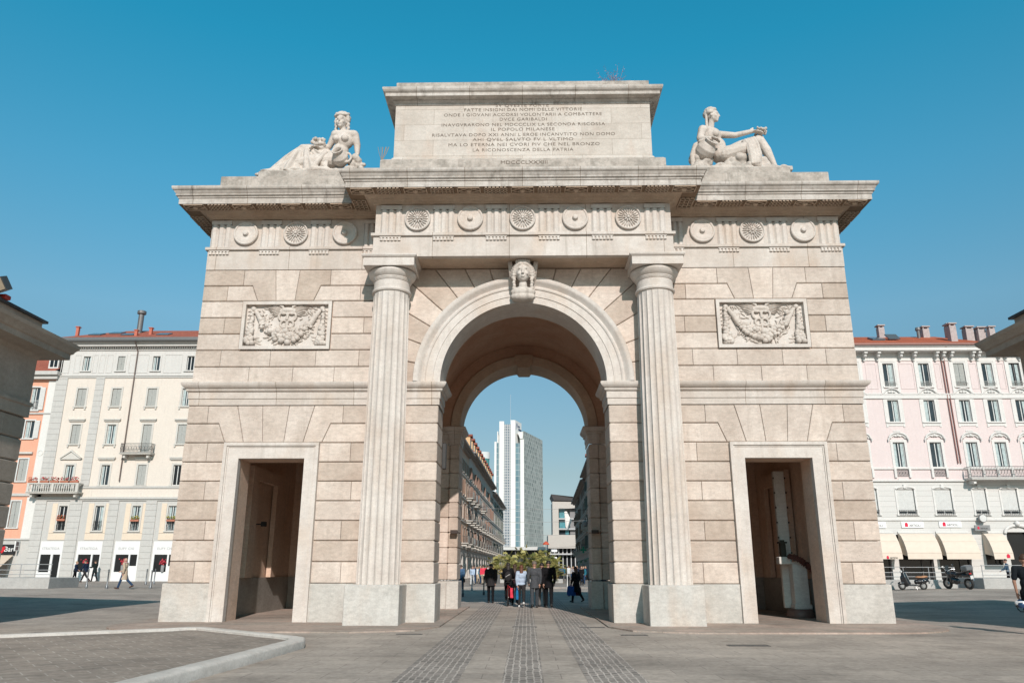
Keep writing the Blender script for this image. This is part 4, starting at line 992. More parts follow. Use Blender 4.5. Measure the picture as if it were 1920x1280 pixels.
for k, (x, lb) in enumerate(((-38.75, 'red flower bouquet in the second white shop window from the left'), (-35.4, 'red flower bouquet in the shop window behind the man in beige'), (-31.85, 'red flower bouquet in a grey vase in the shop window nearest the gate'))):
    R = random.Random(20+k); v = thing('bouquet', lb, 'bouquet', (x, 47.93, 1.16), 0, 'red bouquets in the shop windows')
    mb = MB(); mb.lathe([(.1, 0), (.14, .1), (.15, .5), (.12, .55)], 12); T(v, mb, 'vase', plain('grey_vase', (.3, .3, .3), .4), 30)
    mb = MB()
    for i in range(26): mb.ball((R.gauss(0, .15), R.uniform(-.12, .04), .85+R.gauss(0, .13)), R.uniform(.04, .07), 7, 5)
    T(v, mb, 'blossoms', plain('scarlet', (.45, .03, .05), .6))

# ---------------------------------------------------------------- far left: salmon house
SX = -50.0
t = thing('apartment_house', 'salmon pink house with white window frames at the far left edge', 'house', (SX, 48, 0))
M_SALM = paint('salmon_wall', (.70, .36, .25), .06)
def V(x): return x-SX
cs = [-45.95, -48.6, -51.3]; o1 = []
for c in cs:
    for z0, z1, hw in ((15.6, 17.75, .42), (12.95, 14.6, .42), (9.05, 11.05, .42), (4.95, 7.25, .42)): o1.append((V(c)-hw, V(c)+hw, z0, z1))
mb = MB(); holes(mb, V(-54), V(-44.1), 3.9, 18.5, o1, y=.1); T(t, mb, 'wall', M_SALM)
mb = MB(); holes(mb, V(-54), V(-44.1), -.2, 3.9, [(V(-50), V(-45.75), .4, 3.0)], y=.08, depth=.5); T(t, mb, 'lower_wall', M_GREYW)
mb = MB(); mb.box(V(-54), V(-44.1), .62, 10, 0, 18.6); T(t, mb, 'inner_core', M_GREYW)
mb = MB(); mb.box(V(-44.85), V(-44.1), .04, .1, 8.1, 18.4); mb.box(V(-45.0), V(-44.1), .04, .1, 3.95, 7.6); mb.torus((V(-44.5), .03, 11.6), .24, .03); T(t, mb, 'white_strip', paint('white_render', (.66, .65, .62), .05))
mb = MB(); mb.box(V(-54), V(-44.1), -.03, .1, 15.2, 15.35); mb.box(V(-54), V(-44.1), -.03, .1, 7.7, 7.95); mb.box(V(-54), V(-44.1), -.03, .1, 3.85, 4.0); T(t, mb, 'belt_course', M_GREYW)
mb = MB(); mb.box(V(-54), V(-43.9), -.35, .2, 18.5, 18.85); mb.box(V(-54), V(-43.8), -.6, .2, 18.85, 19.2); T(t, mb, 'cornice', M_GREYW)
mb = MB(); mb.add([(V(-54), -.6, 19.2), (V(-44.1), -.6, 19.2), (V(-44.1), 5, 22.2), (V(-54), 5, 22.2)], [(0, 1, 2, 3)]); rf = T(t, mb, 'roof', M_TILE)
mb = MB(); mb.box(V(-45.2), V(-44.25), .1, 2.5, 19.6, 20.9); mb.box(V(-45.3), V(-44.15), .0, 2.6, 20.9, 21.0); d = T(rf, mb, 'dormer', M_OFFW)
mb = MB(); mb.box(V(-45.05), V(-44.75), .07, .1, 19.75, 20.75); mb.box(V(-44.65), V(-44.38), .07, .1, 19.75, 20.75); T(d, mb, 'pane', M_GLASSD)
mb = MB(); mb.box(V(-45.9), V(-45.6), 1.4, 1.8, 20, 21.3); T(rf, mb, 'chimney', plain('red_clay', (.5, .15, .1), .8))
for c in cs:
    for k, (z0, z1) in enumerate(((15.6, 17.75), (12.95, 14.6), (9.05, 11.05), (4.95, 7.25))):
        window(t, V(c)-.42, V(c)+.42, z0, z1, y=.1, fw=.12, style='curtain' if k < 2 else 'shut', stone_m=M_OFFW, rnd=rr)
        if k < 2:
            mb = MB(); mb.box(V(c)+.5, V(c)+.95, -.02, .04, z0, z1)
            for q in range(14): mb.box(V(c)+.54, V(c)+.91, -.035, -.02, z0+.06+q*(z1-z0-.1)/14, z0+.1+q*(z1-z0-.1)/14)
            T(t, mb, 'open_shutter', M_OFFW)
rail(t, V(-46.4), V(-45.5), 15.6, .9, .1, .1, mat=M_OFFW)
mb = MB(); mb.box(V(-46.7), V(-45.2), -.12, .1, 11.5, 11.68); T(t, mb, 'window_hood', M_STN)
s = thing('bar_sign', 'black bar sign with white letters and a red heart on the salmon house', 'sign', (-46.8, 47.95, 3.05))
mb = MB(); mb.box(-1.6, 1.6, -.12, .1, -.42, .42); T(s, mb, 'board', plain('sign_black', (.02, .02, .022), .3))
for tx, x, m in (('vi', .05, M_WHITE), ('Bar', 1.1, M_WHITE)):
    me = text_mesh(tx, .62, .01); me.materials.clear(); me.materials.append(m); o = link('letters', me, s); o.location = (x, -.14, 0); o.rotation_euler = (radians(90), 0, 0)
mb = MB(); mb.prism([(.52, -.36), (.78, -.02), (.78, .2), (.66, .28), (.52, .18), (.38, .28), (.26, .2), (.26, -.02)], -.15, -.12); T(s, mb, 'heart', plain('sign_red', (.6, .02, .03), .4))
s = thing('wall_sign', 'small white projecting sign beside the black bar sign', 'sign', (-44.95, 47.9, 2.9))
mb = MB(); mb.box(-.04, .04, -.5, .1, 0, .85); T(s, mb, 'panel', M_WHITE)
mb = MB(); mb.box(.041, .05, -.42, -.05, .45, .78); mb.box(.041, .05, -.42, -.05, .08, .38); T(s, mb, 'print', plain('print_brown', (.16, .12, .12), .6))
s = thing('awning', 'beige sloping awning under the black bar sign', 'awning', (-47.4, 47.9, 0))
mb = MB(); mb.add([(-2.2, 0, 2.55), (2.1, 0, 2.55), (2.1, -1.5, 1.55), (-2.2, -1.5, 1.55), (-2.2, 0, 2.5), (2.1, 0, 2.5), (2.1, -1.5, 1.5), (-2.2, -1.5, 1.5)], [(0, 3, 2, 1), (4, 5, 6, 7), (3, 7, 6, 2), (1, 2, 6, 5), (0, 4, 7, 3)]); mb.box(-2.2, 2.1, -1.52, -1.5, 1.25, 1.55); T(s, mb, 'canvas', plain('beige_canvas', (.58, .48, .38), .9, var=.08))

# ---------------------------------------------------------------- right: pink and white house
RX, RY = 34.0, 42.0
t = thing('apartment_house', 'pale pink house with white stucco ornament behind the right side of the gate', 'house', (RX, RY, 0))
def U(x): return x-RX
M_PINK = paint('pink_wall', (.66, .565, .55), .07); M_STUC = paint('white_stucco', (.66, .645, .62), .08); M_BASE = bricky('white_rustic', (.62, .605, .58), (.58, .57, .545), (.33, .32, .30), 30, .42, .012, rot=(radians(90), 0, 0), noise=.08, bump=.5)
X0, X1 = 17.0, 42.9
ca = [30.8, 33.8, 36.75, 39.1, 41.4, 27.8, 24.8, 21.8]
opsA = [(U(c)-.45, U(c)+.45, 16.2, 18.22) for c in ca]; opsB = [(U(c)-.45, U(c)+.45, 13.2, 15.05) for c in ca]; opsC = [(U(c)-.47, U(c)+.47, 9.45, 11.5) for c in ca]
mb = MB(); holes(mb, U(X0), U(X1), 8.4, 18.45, opsA+opsB+opsC); T(t, mb, 'wall', M_PINK)
hw4 = [.70, .68, .50, .65, .65, .7, .7, .7]
opsD = [(U(c)-h, U(c)+h, 5.7, 7.68) for c, h in zip(ca, hw4)]
opsG = [(U(29.6), U(32.3), .5, 4.1), (U(32.75), U(35.25), .5, 4.1), (U(36.45), U(37.75), 1.75, 4.1), (U(38.35), U(40.1), .3, 4.3), (U(26.4), U(29.0), .5, 4.1), (U(23.4), U(26), .5, 4.1)]
mb = MB(); holes(mb, U(X0), U(X1), -.3, 8.4, opsD+opsG, depth=.35); T(t, mb, 'lower_wall', M_BASE)
mb = MB(); mb.box(U(X0), U(X1)-.01, .36, 11, 0, 19.2); mb.box(U(X1)-.3, U(X1), .01, 11, 0, 19.2); T(t, mb, 'inner_core', M_STUC)
mb = MB(); mb.box(U(X0), U(X1), -.12, 0, 15.16, 15.5); mb.box(U(X0), U(X1), -.16, 0, 15.5, 15.58); mb.box(U(X0), U(X1), -.12, 0, 9.28, 9.38); mb.box(U(X0), U(X1), -.16, 0, 8.3, 8.42); mb.box(U(X0), U(X1), -.1, 0, 5.2, 5.36); T(t, mb, 'belt_course', M_STUC)
mb = MB(); mb.box(U(X0), U(X1), -.06, 0, 18.45, 19.15); mb.box(U(X0), U(X1)+.1, -.85, .1, 19.15, 19.45); mb.box(U(X0), U(X1)+.1, -.95, .1, 19.45, 19.56); T(t, mb, 'cornice', M_STUC)
for x in (28.83, 29.96, 31.86, 33.01, 34.86, 35.43, 36.10, 37.9, 38.4, 40.2, 40.76, 41.9):
    mb = MB(); x = U(x); mb.box(x-.13, x+.13, -.7, 0, 18.95, 19.15); mb.box(x-.11, x+.11, -.5, 0, 18.72, 18.95); mb.ball((x, -.42, 18.78), (.11, .18, .16), 8, 6); mb.box(x-.09, x+.09, -.2, 0, 18.4, 18.72); T(t, mb, 'bracket', M_STUC)
mb = MB(); mb.box(U(X0), U(40.4), -1.1, -.95, 19.56, 19.72); T(t, mb, 'gutter', plain('copper_gutter', (.24, .12, .1), .5, .3))
mb = MB(); mb.add([(U(X0), -1.0, 19.62), (U(40.4), -1.0, 19.62), (U(37.6), 4.5, 21.9), (U(X0), 4.5, 21.9), (U(40.4), 11, 19.6), (U(X0), 11, 19.6)], [(0, 1, 2, 3), (1, 4, 2), (4, 5, 3, 2)]); rf = T(t, mb, 'roof', bricky('orange_tiles', (.56, .155, .075), (.48, .13, .065), (.28, .08, .05), .22, .36, .02, rot=(radians(-22), 0, 0), noise=.3, big=.15, bump=.6))
M_CHIM = plain('chimney_render', (.44, .38, .37), .85, var=.2)
for x, z0, z1, w, yy in ((28.0, 20.6, 22.6, .3, 3.4), (32.6, 21.1, 22.65, .32, 4.2), (36.6, 21.1, 22.5, .36, 4.2), (37.35, 20.1, 21.85, .34, 1.2), (38.4, 20.7, 22.5, .36, 3.4), (40.15, 19.9, 22.3, .42, 3.6), (41.0, 19.9, 22.1, .42, 3.2), (41.6, 19.8, 22.0, .3, 2.6)):
    mb = MB(); x = U(x)*1.0; w *= .82; mb.box(x-w, x+w, yy-w, yy+w, z0-.6, z1); mb.box(x-w-.08, x+w+.08, yy-w-.08, yy+w+.08, z1+.16, z1+.26)
    for p in (-1, 1):
        for q in (-1, 1): mb.box(x+p*(w-.08)-.05, x+p*(w-.08)+.05, yy+q*(w-.08)-.05, yy+q*(w-.08)+.05, z1, z1+.16)
    T(rf, mb, 'chimney', M_CHIM)
mb = MB(); mb.lathe([(.14, 21), (.14, 22.2), (.24, 22.25), (.2, 22.5)], 10, (U(35.7), 3.6, 0)); T(rf, mb, 'flue', plain('zinc', (.17, .17, .17), .5, .4))
M_ = Matrix.Translation((U(31.2), 2.2, 21.05)) @ Matrix.Rotation(math.atan(2.28/5.5), 4, 'X'); mb = MB(); mb.tbox(M_, .55, .55, .08); mb.tbox(M_ @ Matrix.Translation((1.4, 0, .18)) @ Matrix.Rotation(.3, 4, 'X'), .5, .5, .04); T(rf, mb, 'skylight', plain('skylight_glass', (.10, .13, .15), .15))
def arc_hood(x, z, w, h, y=0):
    mb = MB(); pts = [(x-w-.1, z-.28), (x-w-.1, z-.1)]+[(x+w*cos(a), z+h*sin(a)) for a in [pi*k/12 for k in range(12, -1, -1)]]+[(x+w+.1, z-.1), (x+w+.1, z-.28)]
    mb.tube([(p[0], y-.14, p[1]) for p in pts], [.05, .06]+[.075]*13+[.06, .05], 7); mb.tube([(x+w*.82*cos(a), y-.07, z-.04+h*.7*sin(a)) for a in [pi*k/10 for k in range(11)]], .06, 6)
    mb.ball((x, y-.1, z+h*.5), (.14, .1, .12), 8, 6); mb.ball((x-.18, y-.08, z+h*.35), (.12, .06, .06), 8, 5); mb.ball((x+.18, y-.08, z+h*.35), (.12, .06, .06), 8, 5); mb.box(x-.3, x+.3, y-.05, y, z+h+.12, z+h+.2); return mb
for i, c in enumerate(ca):
    u = U(c)
    st = ['curtain', 'curtain', 'shut', 'curtain', 'curtain', 'shut', 'shut', 'shut'][i]
    mb = MB(); mb.box(u-.80, u-.57, -.07, 0, 15.58, 18.45); mb.box(u+.57, u+.80, -.07, 0, 15.58, 18.45); mb.box(u-.57, u+.57, -.07, 0, 18.36, 18.45); mb.box(u-.57, u+.57, -.05, 0, 15.58, 15.98); T(t, mb, 'window_strip', M_STUC)
    window(t, u-.45, u+.45, 16.2, 18.22, fw=.12, style=st, stone_m=M_STUC, rnd=rr, fr=M_DKFR if i == 4 else M_OFFW)
    rail(t, u-.44, u+.44, 16.22, .42, 0, .07, mat=plain('pale_iron', (.34, .34, .32), .6), pitch=.09)
    window(t, u-.45, u+.45, 13.2, 15.05, fw=.24, style='curtain', stone_m=M_STUC, rnd=rr)
    mb = MB(); mb.box(u-.78, u-.62, -.05, 0, 12.75, 13.1); mb.box(u+.62, u+.78, -.05, 0, 12.75, 13.1); mb.box(u-.62, u+.62, -.04, 0, 12.85, 13.05); mb.box(u-.8, u-.69, -.06, 0, 13.1, 15.1); mb.box(u+.69, u+.8, -.06, 0, 13.1, 15.1); T(t, mb, 'window_apron', M_STUC)
    mb = MB()
    for q in (-1, 1):
        mb.tube([(u+q*.95, -.12, 15.5), (u+q*.7, -.14, 15.62), (u+q*.42, -.15, 15.9), (u+q*.12, -.15, 16.0), (u, -.15, 15.98)], .06, 6); mb.ball((u+q*.2, -.12, 15.72), (.13, .07, .09), 8, 5)
    mb.box(u-.75, u+.75, -.08, 0, 15.2, 15.6); mb.ball((u, -.14, 15.72), (.1, .08, .14), 8, 6); T(t, mb, 'window_crest', M_STUC)
    window(t, u-.47, u+.47, 9.45, 11.5, fw=.2, style='curtain', stone_m=M_STUC, rnd=rr)
    T(t, arc_hood(u, 11.85, .72, .42), 'window_hood', M_STUC, 40)
    mb = MB(); mb.box(u-.68, u-.5, -.16, 0, 8.6, 9.38); mb.box(u+.5, u+.68, -.16, 0, 8.6, 9.38); mb.box(u-.4, u+.4, -.05, 0, 8.42, 8.5); T(t, mb, 'pedestal', M_STUC)
    if i not in (2, 3, 4): rail(t, u-.47, u+.47, 8.72, .58, 0, .1)
    window(t, u-hw4[i], u+hw4[i], 5.7, 7.68, fw=.14, style='blind', stone_m=M_STUC, rnd=rr)
    mb = MB(); mb.tube([(u+(hw4[i]+.05)*cos(a), -.09, 7.68+.18*sin(a)) for a in [pi*k/8 for k in range(9)]], .06, 6); mb.box(u-.12, u+.12, -.14, 0, 7.75, 8.05); T(t, mb, 'window_arch', M_STUC)
    rail(t, u-hw4[i], u+hw4[i], 5.6, .42, 0, .14, pitch=.14)
for a, b in ((28.9, 29.8), (31.7, 32.9), (34.7, 35.2), (36.0, 36.0), (37.6, 38.25), (39.95, 40.5)):
    if b > a:
        mb = MB()
        for p, q, r, s_ in ((a, b, 16.0, 16.05), (a, b, 18.15, 18.2), (a, a+.05, 16.05, 18.15), (b-.05, b, 16.05, 18.15)): mb.box(U(p), U(q), -.03, 0, r, s_)
        T(t, mb, 'wall_panel', M_PINK)
balcony(t, U(35.75), U(42.7), 8.5, 0, 1.1, 'iron', .9, M_STUC)
for k, dx in enumerate((0, .22)):
    mb = MB(); mb.tube([(U(35.45)+dx*.5, -.9, 19.5), (U(35.35)+dx, -.1, 18.7), (U(35.4)+dx, -.1, 9.75)], .045, 8); T(t, mb, 'downpipe', plain('copper_pipe', (.26, .11, .09), .5, .2))
M_SIGNW = plain('sign_white', (.82, .82, .82), .4, var=.03); M_RED = plain('sign_crimson', (.62, .01, .05), .4, var=.05); M_LET = plain('sign_letters', (.05, .05, .05), .5)
def artsign(u, z, k=1.0, parent=None, board=True, y=-.1):
    if board: mb = MB(); mb.box(u-.88*k, u+.88*k, y, 0, z-.23*k, z+.23*k); s = T(parent, mb, 'shop_sign', M_SIGNW)
    else: s = parent
    mb = MB(); r = .12*k; q = u-.5*k
    pts = [(q-r, z-.15*k), (q+r, z-.15*k), (q+r, z+.06*k)]+[(q+r*cos(a), z+.06*k+r*sin(a)) for a in (pi*.25, pi*.5, pi*.75)]+[(q-r, z+.06*k)]
    mb.prism(pts, y-.012, y-.001); T(s, mb, 'red_emblem', M_RED)
    me = text_mesh('ARTIOLI', .26*k, .005, width=.88*k); me.materials.clear(); me.materials.append(M_LET); o = link('sign_text', me, s); o.location = (u+.17*k, y-.008, z-.06*k); o.rotation_euler = (radians(90), 0, 0)
artsign(U(31.0), 4.86, 1, t); artsign(U(34.0), 4.9, 1, t); artsign(U(28.0), 4.84, 1, t)
for g in opsG:
    if g[1]-g[0] > 1.9 or abs(g[0]-U(36.45)) < .1:
        mb = MB(); mb.box(g[0], g[1], .3, .34, g[2], g[3]); w = T(t, mb, 'shop_window', M_GLASSD)
        mb = MB(); a, b, c, d = g
        for p, q in ((a, a+.08), (b-.08, b), (a+(b-a)*.68, a+(b-a)*.68+.06)): mb.box(p, q, .22, .3, c, d)
        mb.box(a, b, .22, .3, c, c+.12); T(w, mb, 'frame', M_DKFR)
mb = MB(); mb.box(U(38.35), U(40.1), .33, .35, .3, 4.3); T(t, mb, 'entrance', M_GLASSD)
mb = MB(); mb.tube([(U(39.22)+1.0*cos(a), -.08, 4.2+.62*sin(a)) for a in [pi*k/12 for k in range(13)]], .12, 8); mb.ball((U(39.22), -.2, 4.95), (.2, .2, .22), 10, 7); T(t, mb, 'entrance_arch', M_STUC, 40)
M_CANV = plain('cream_canvas', (.68, .585, .49), .9, var=.05, scale=3)
for k, (a, b, lb) in enumerate(((26.6, 29.35, 'cream awning partly hidden by the gate, with a red emblem on its valance'), (29.75, 32.4, 'cream awning over the shop window behind the scooter'), (32.75, 35.4, 'cream awning over the shop window behind the motorcycle'), (36.4, 37.9, 'narrow cream awning beside the dark arched entrance'))):
    s = thing('awning', lb, 'awning', ((a+b)/2, RY, 0), 0, 'cream shop awnings'); h = (b-a)/2; mb = MB()
    pr = [(0, 4.2), (-.25, 4.16), (-.55, 3.95), (-.85, 3.55), (-1.08, 3.1), (-1.22, 2.68), (-1.24, 2.42), (-1.25, 2.2)]
    vs = [(x, y, z) for y, z in pr for x in (-h, h+.0)]; mb.add(vs, [(2*i, 2*i+2, 2*i+3, 2*i+1) for i in range(len(pr)-1)])
    for x in (-h, h): mb.add([(x, y, z) for y, z in pr[:7]]+[(x, 0, 2.62)], [tuple(range(8))])
    for i in (3, 5): y, z = pr[i]; mb.tube([(-h, y-.012, z), (h, y-.012, z)], .014, 5)
    T(s, mb, 'canvas', M_CANV)
    mb = MB(); mb.box(-h, h, -.12, 0, 4.2, 4.34); T(s, mb, 'roller_box', M_OFFW)
    if k in (0, 3):
        if k == 0: artsign(.55, 2.33, .7, s, False, -1.26)
        else: mb = MB(); mb.prism([(.2, 2.3), (.45, 2.3), (.45, 2.5), (.32, 2.62), (.2, 2.5)], -1.27, -1.258); T(s, mb, 'red_emblem', M_RED)
s = thing('wall_clock', 'round grey wall clock above the projecting grey shop sign', 'clock', (36.45, 41.6, 5.35)); Rx = Matrix.Rotation(radians(90), 4, 'X')
mb = MB(); mb.lathe([(.0, -.1), (.3, -.1), (.33, -.06), (.33, .06), (.3, .1), (0, .1)], 20, (0, 0, 0), Rx); mb.box(-.04, .04, .0, .4, -.04, .04); T(s, mb, 'case', plain('grey_metal', (.25, .25, .25), .5, .4), 30)
mb = MB(); mb.lathe([(0, 0), (.27, 0)], 20, (0, -.105, 0), Rx, caps=False); T(s, mb, 'dial', M_OFFW)
s = thing('shop_sign', 'small projecting grey sign with a red emblem below the wall clock', 'sign', (36.3, 41.6, 4.6))
mb = MB(); mb.box(-.6, .6, -.05, .05, -.22, .22); mb.box(-.03, .03, .0, .4, -.03, .03); T(s, mb, 'board', plain('grey_metal', (.25, .25, .25), .5, .4)); artsign(0, 0, .65, s, False, -.055)
# ramps with railings
M_RAMP = stone('ramp_granite', (.40, .395, .38), (.48, .47, .45), streak=.3, island=0, pits=.1, blotch=.5); M_STEEL = plain('galvanised', (.50, .50, .50), .4, .5)
def ramp(lb, a, b, y, ztop, zb, back, rlb):
    s = thing('ramp_wall', lb, 'ramp', ((a+b)/2, y, zb)); h = (b-a)/2
    mb = MB(); mb.cbox(-h, h, 0, back, -.1, ztop-zb, .015, 0); T(s, mb, 'parapet', M_RAMP)
    r = thing('railing', rlb, 'railing', ((a+b)/2, y+.08, ztop)); n = max(2, int((b-a)/1.3)); mb = MB()
    for i in range(n+1): u = -h+.05+(2*h-.1)*i/n; mb.tube([(u, 0, -.02), (u, 0, .72)], .022, 6)
    T(r, mb, 'posts', M_STEEL); mb = MB()
    for z in (.72, .42, .18): mb.tube([(-h, 0, z), (h, 0, z)], .02, 6)
    T(r, mb, 'rails', M_STEEL)
ramp('low grey granite ramp wall before the white shopfronts at far left', -31.5, -26.3, 22.0, .93, .36, 3, 'steel railing on the ramp wall at far left')
ramp('low pale granite ramp wall behind the scooter and motorcycle', 19.5, 25.6, 26.2, .84, .3, .9, 'steel railing behind the scooter and motorcycle')
ramp('low dark granite ramp wall at the right edge', 26.6, 33.0, 25.2, .95, .36, 3, 'steel railing on the dark ramp wall at the right edge')
# bollards
M_BOL = plain('bollard_grey', (.20, .21, .22), .4, .5); M_BOLD = plain('bollard_dark', (.05, .055, .06), .4, .5)
BL = [(-25.0, 23.5, 'slim steel bollard in front of the left ramp end, nearest the man in navy'), (-23.67, 23.2, 'slim steel bollard between the man in navy and the man in beige'), (-22.02, 25.0, 'slim steel bollard just right of the man in beige'),
      (-26.2, 33.2, 'steel bollard farther back near the last white shopfront, left of a pair'), (-26.6, 35.3, 'steel bollard farther back near the last white shopfront, right of a pair'), (-26.0, 36.8, 'steel bollard closest to the red bouquet and grey vase window'),
      (-3.35, 21.4, 'dark bollard beside the left pier seen through the arch'), (-2.37, 24.1, 'dark bollard left of the man in charcoal through the arch'), (-3.65, 33.0, 'pale bollard beyond the shadow left of the arch view'),
      (3.97, 22.6, 'dark bollard beside the right pier seen through the arch'), (2.41, 22.6, 'dark bollard behind the woman with the blue bag'), (1.31, 32.0, 'thin pale bollard between the walkers and the woman with the blue bag'), (2.95, 34.9, 'white-topped bollard right of the woman with the blue bag')]
for k, (x, y, lb) in enumerate(BL):
    s = thing('bollard', lb, 'bollard', (x, y, gz(x, y)), 0, 'slim metal bollards'); m = M_BOLD if k in (6, 7, 9, 10) else (M_OFFW if k == 12 else M_BOL)
    mb = MB(); mb.lathe([(.07, 0), (.07, .16), (.04, .2), (.036, .88), (.05, .9), (.05, .93), (.03, .95), (.05, .99), (.045, 1.04), (.0, 1.06)], 12); T(s, mb, 'post', m, 40)
# ================================================================ the street beyond the arch
def sx_left(Y): return -9.1+(Y+22.4-107)*.022
def sx_right(Y): return 10.6+(Y+22.4-126)*.024
def street_house(name, label, side, ya, yb, z, rows, pitch, wall, shut, roofm, dormers=0, seed=0, balc=(), pier=.9, curt=.3):
    R = random.Random(seed); L = yb-ya; ym = (ya+yb)/2
    x = (sx_left if side < 0 else sx_right)(ym); rz = radians(90-1.26) if side < 0 else radians(-90-1.38)
    t = thing(name, label, 'house', (x, ym, 0), rz)
    h = L/2; n = int(L/pitch); us = [-h+(i+.5)*L/n for i in range(n)]; ops = []
    for z0, z1 in rows: ops += [(u-.5, u+.5, z0, z1) for u in us]
    mb = MB(); holes(mb, -h, h, 4.3, z, ops); T(t, mb, 'wall', wall)
    g = [(u-pitch*.36, u+pitch*.36, .1, 3.3) for u in us]
    mb = MB(); holes(mb, -h, h, -.1, 4.3, g, .4); T(t, mb, 'shop_front_wall', paint('street_base_%d' % seed, (.56, .53, .50), .1))
    mb = MB(); mb.box(-h, h, .41, 11, 0, z); mb.box(-h, -h+.2, .0, 11, 0, z); mb.box(h-.2, h, .0, 11, 0, z); T(t, mb, 'inner_core', wall)
    mb = MB(); mb.box(-h, h, -.15, 0, 4.2, 4.5)
    for z0, z1 in rows[1:]: mb.box(-h, h, -.1, 0, z0-.55, z0-.4)
    T(t, mb, 'belt_course', paint('street_trim', (.56, .53, .49), .08))
    mb = MB(); mb.box(-h-.1, h+.1, -.5, .2, z-.1, z+.15); mb.box(-h-.2, h+.2, -1.0, .2, z+.15, z+.4); T(t, mb, 'eaves', paint('street_eaves', (.34, .31, .29), .1))
    mb = MB(); mb.add([(-h-.2, -1.0, z+.42), (h+.2, -1.0, z+.42), (h+.2, 5, z+2.6), (-h-.2, 5, z+2.6), (-h-.2, 11, z+.4), (h+.2, 11, z+.4)], [(0, 1, 2, 3), (3, 2, 5, 4), (4, 0, 3), (1, 5, 2)]); rf = T(t, mb, 'roof', roofm)
    for k in range(dormers):
        u = -h+(k+.5)*L/dormers; mb = MB(); mb.box(u-1.0, u+1.0, .0, 3.5, z+.4, z+3.0); d = T(rf, mb, 'dormer', paint('ochre_dormer', (.62, .42, .24), .06))
        mb = MB(); mb.prism([(u-1.2, z+3.0), (u+1.2, z+3.0), (u, z+3.5)], -.3, 4); T(d, mb, 'dormer_roof', M_TILE)
        mb = MB(); mb.box(u-.5, u+.5, -.04, .0, z+.9, z+2.6); T(d, mb, 'pane', M_GLASSD)
    cnt = 0
    for r, (z0, z1) in enumerate(rows):
        for i, u in enumerate(us):
            if cnt >= 96: continue
            cnt += 1
            mb = MB(); mb.box(u-.6, u-.5, -.03, .02, z0, z1+.12); mb.box(u+.5, u+.6, -.03, .02, z0, z1+.12); mb.box(u-.5, u+.5, -.06, .02, z1, z1+.12); mb.box(u-.7, u+.7, -.14, .02, z0-.1, z0)
            w = T(t, mb, 'window', M_STN); mb = MB(); mb.box(u-.49, u+.49, .18, .2, z0, z1); T(w, mb, 'pane', M_GLASSD)
            if R.random() < .8:
                for q in (-1, 1): mb = MB(); mb.box(u+q*.52, u+q*.60, -(.38 if R.random() < .16 else .06), -.02, z0, z1); mb.box(u+q*.60, u+q*.98, -.06, -.02, z0, z1); T(w, mb, 'shutter', shut)
            if (r, i) in balc: 
                s = balcony(t, u-1.3, u+1.3, z0-.05, 0, 1.0, 'iron', .95, M_STN)
                mb = MB(); mb.box(u-1.25, u+1.25, -.97, -.95, z0+.05, z0+.9); T(s, mb, 'screen', R.choice((M_OFFW, paint('pale_screen', (.50, .47, .43)), M_CANV)))
    for i, u in enumerate(us):
        mb = MB(); mb.box(u-pitch*.36, u+pitch*.36, .38, .40, .1, 3.3); T(t, mb, 'shop_window', M_GLASSD)
    return t
R0 = [(5.0, 7.2), (8.4, 10.6), (11.7, 13.8), (14.9, 16.6)]
sh1 = plain('brown_shutter', (.22, .14, .10), .7, var=.2); sh2 = plain('green_grey_shutter', (.14, .16, .14), .7, var=.2); sh3 = plain('red_brown_shutter', (.24, .15, .115), .7, var=.2)
street_house('street_house', 'peach house nearest the left pier, first of the row seen through the arch', -1, 64, 98.4, 18.0, R0, 2.9, paint('peach_wall', (.70, .46, .33), .08), sh1, M_TILE, 0, 1, {(0, 8), (0, 10), (1, 10), (2, 10)})
street_house('street_house', 'long pinkish house with ochre dormers and many balconies left through the arch', -1, 98.6, 155.8, 18.6, R0, 3.0, paint('pinkish_wall', (.66, .50, .41), .08), sh3, M_TILE, 13, 2, {(1, k) for k in range(1, 19, 2)} | {(0, k) for k in range(0, 19, 2)} | {(2, 1), (2, 3), (2, 4), (2, 8)})
street_house('street_house', 'grey-brown house at the far end of the left row through the arch', -1, 156, 204, 17.6, R0[:4], 2.9, paint('greybrown_wall', (.50, .46, .42), .08), sh2, plain('dark_slate', (.12, .11, .11), .8), 0, 3, {(0, k) for k in range(1, 15, 3)} | {(1, k) for k in range(0, 15, 2)})
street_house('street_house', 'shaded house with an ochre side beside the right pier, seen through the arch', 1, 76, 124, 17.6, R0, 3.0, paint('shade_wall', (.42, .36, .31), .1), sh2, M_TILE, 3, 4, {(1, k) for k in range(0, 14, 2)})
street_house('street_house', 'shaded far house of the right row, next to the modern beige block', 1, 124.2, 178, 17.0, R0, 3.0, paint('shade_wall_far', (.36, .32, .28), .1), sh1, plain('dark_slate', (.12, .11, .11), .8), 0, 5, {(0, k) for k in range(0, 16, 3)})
def vprism(mb, fp, z0, z1, tops=None):
    n = len(fp); tops = tops or [z1]*n
    mb.add([(x, y, z0) for x, y in fp]+[(x, y, z) for (x, y), z in zip(fp, tops)], [tuple(range(n))[::-1], tuple(range(n, 2*n))]+[(i, (i+1) % n, (i+1) % n+n, i+n) for i in range(n)])
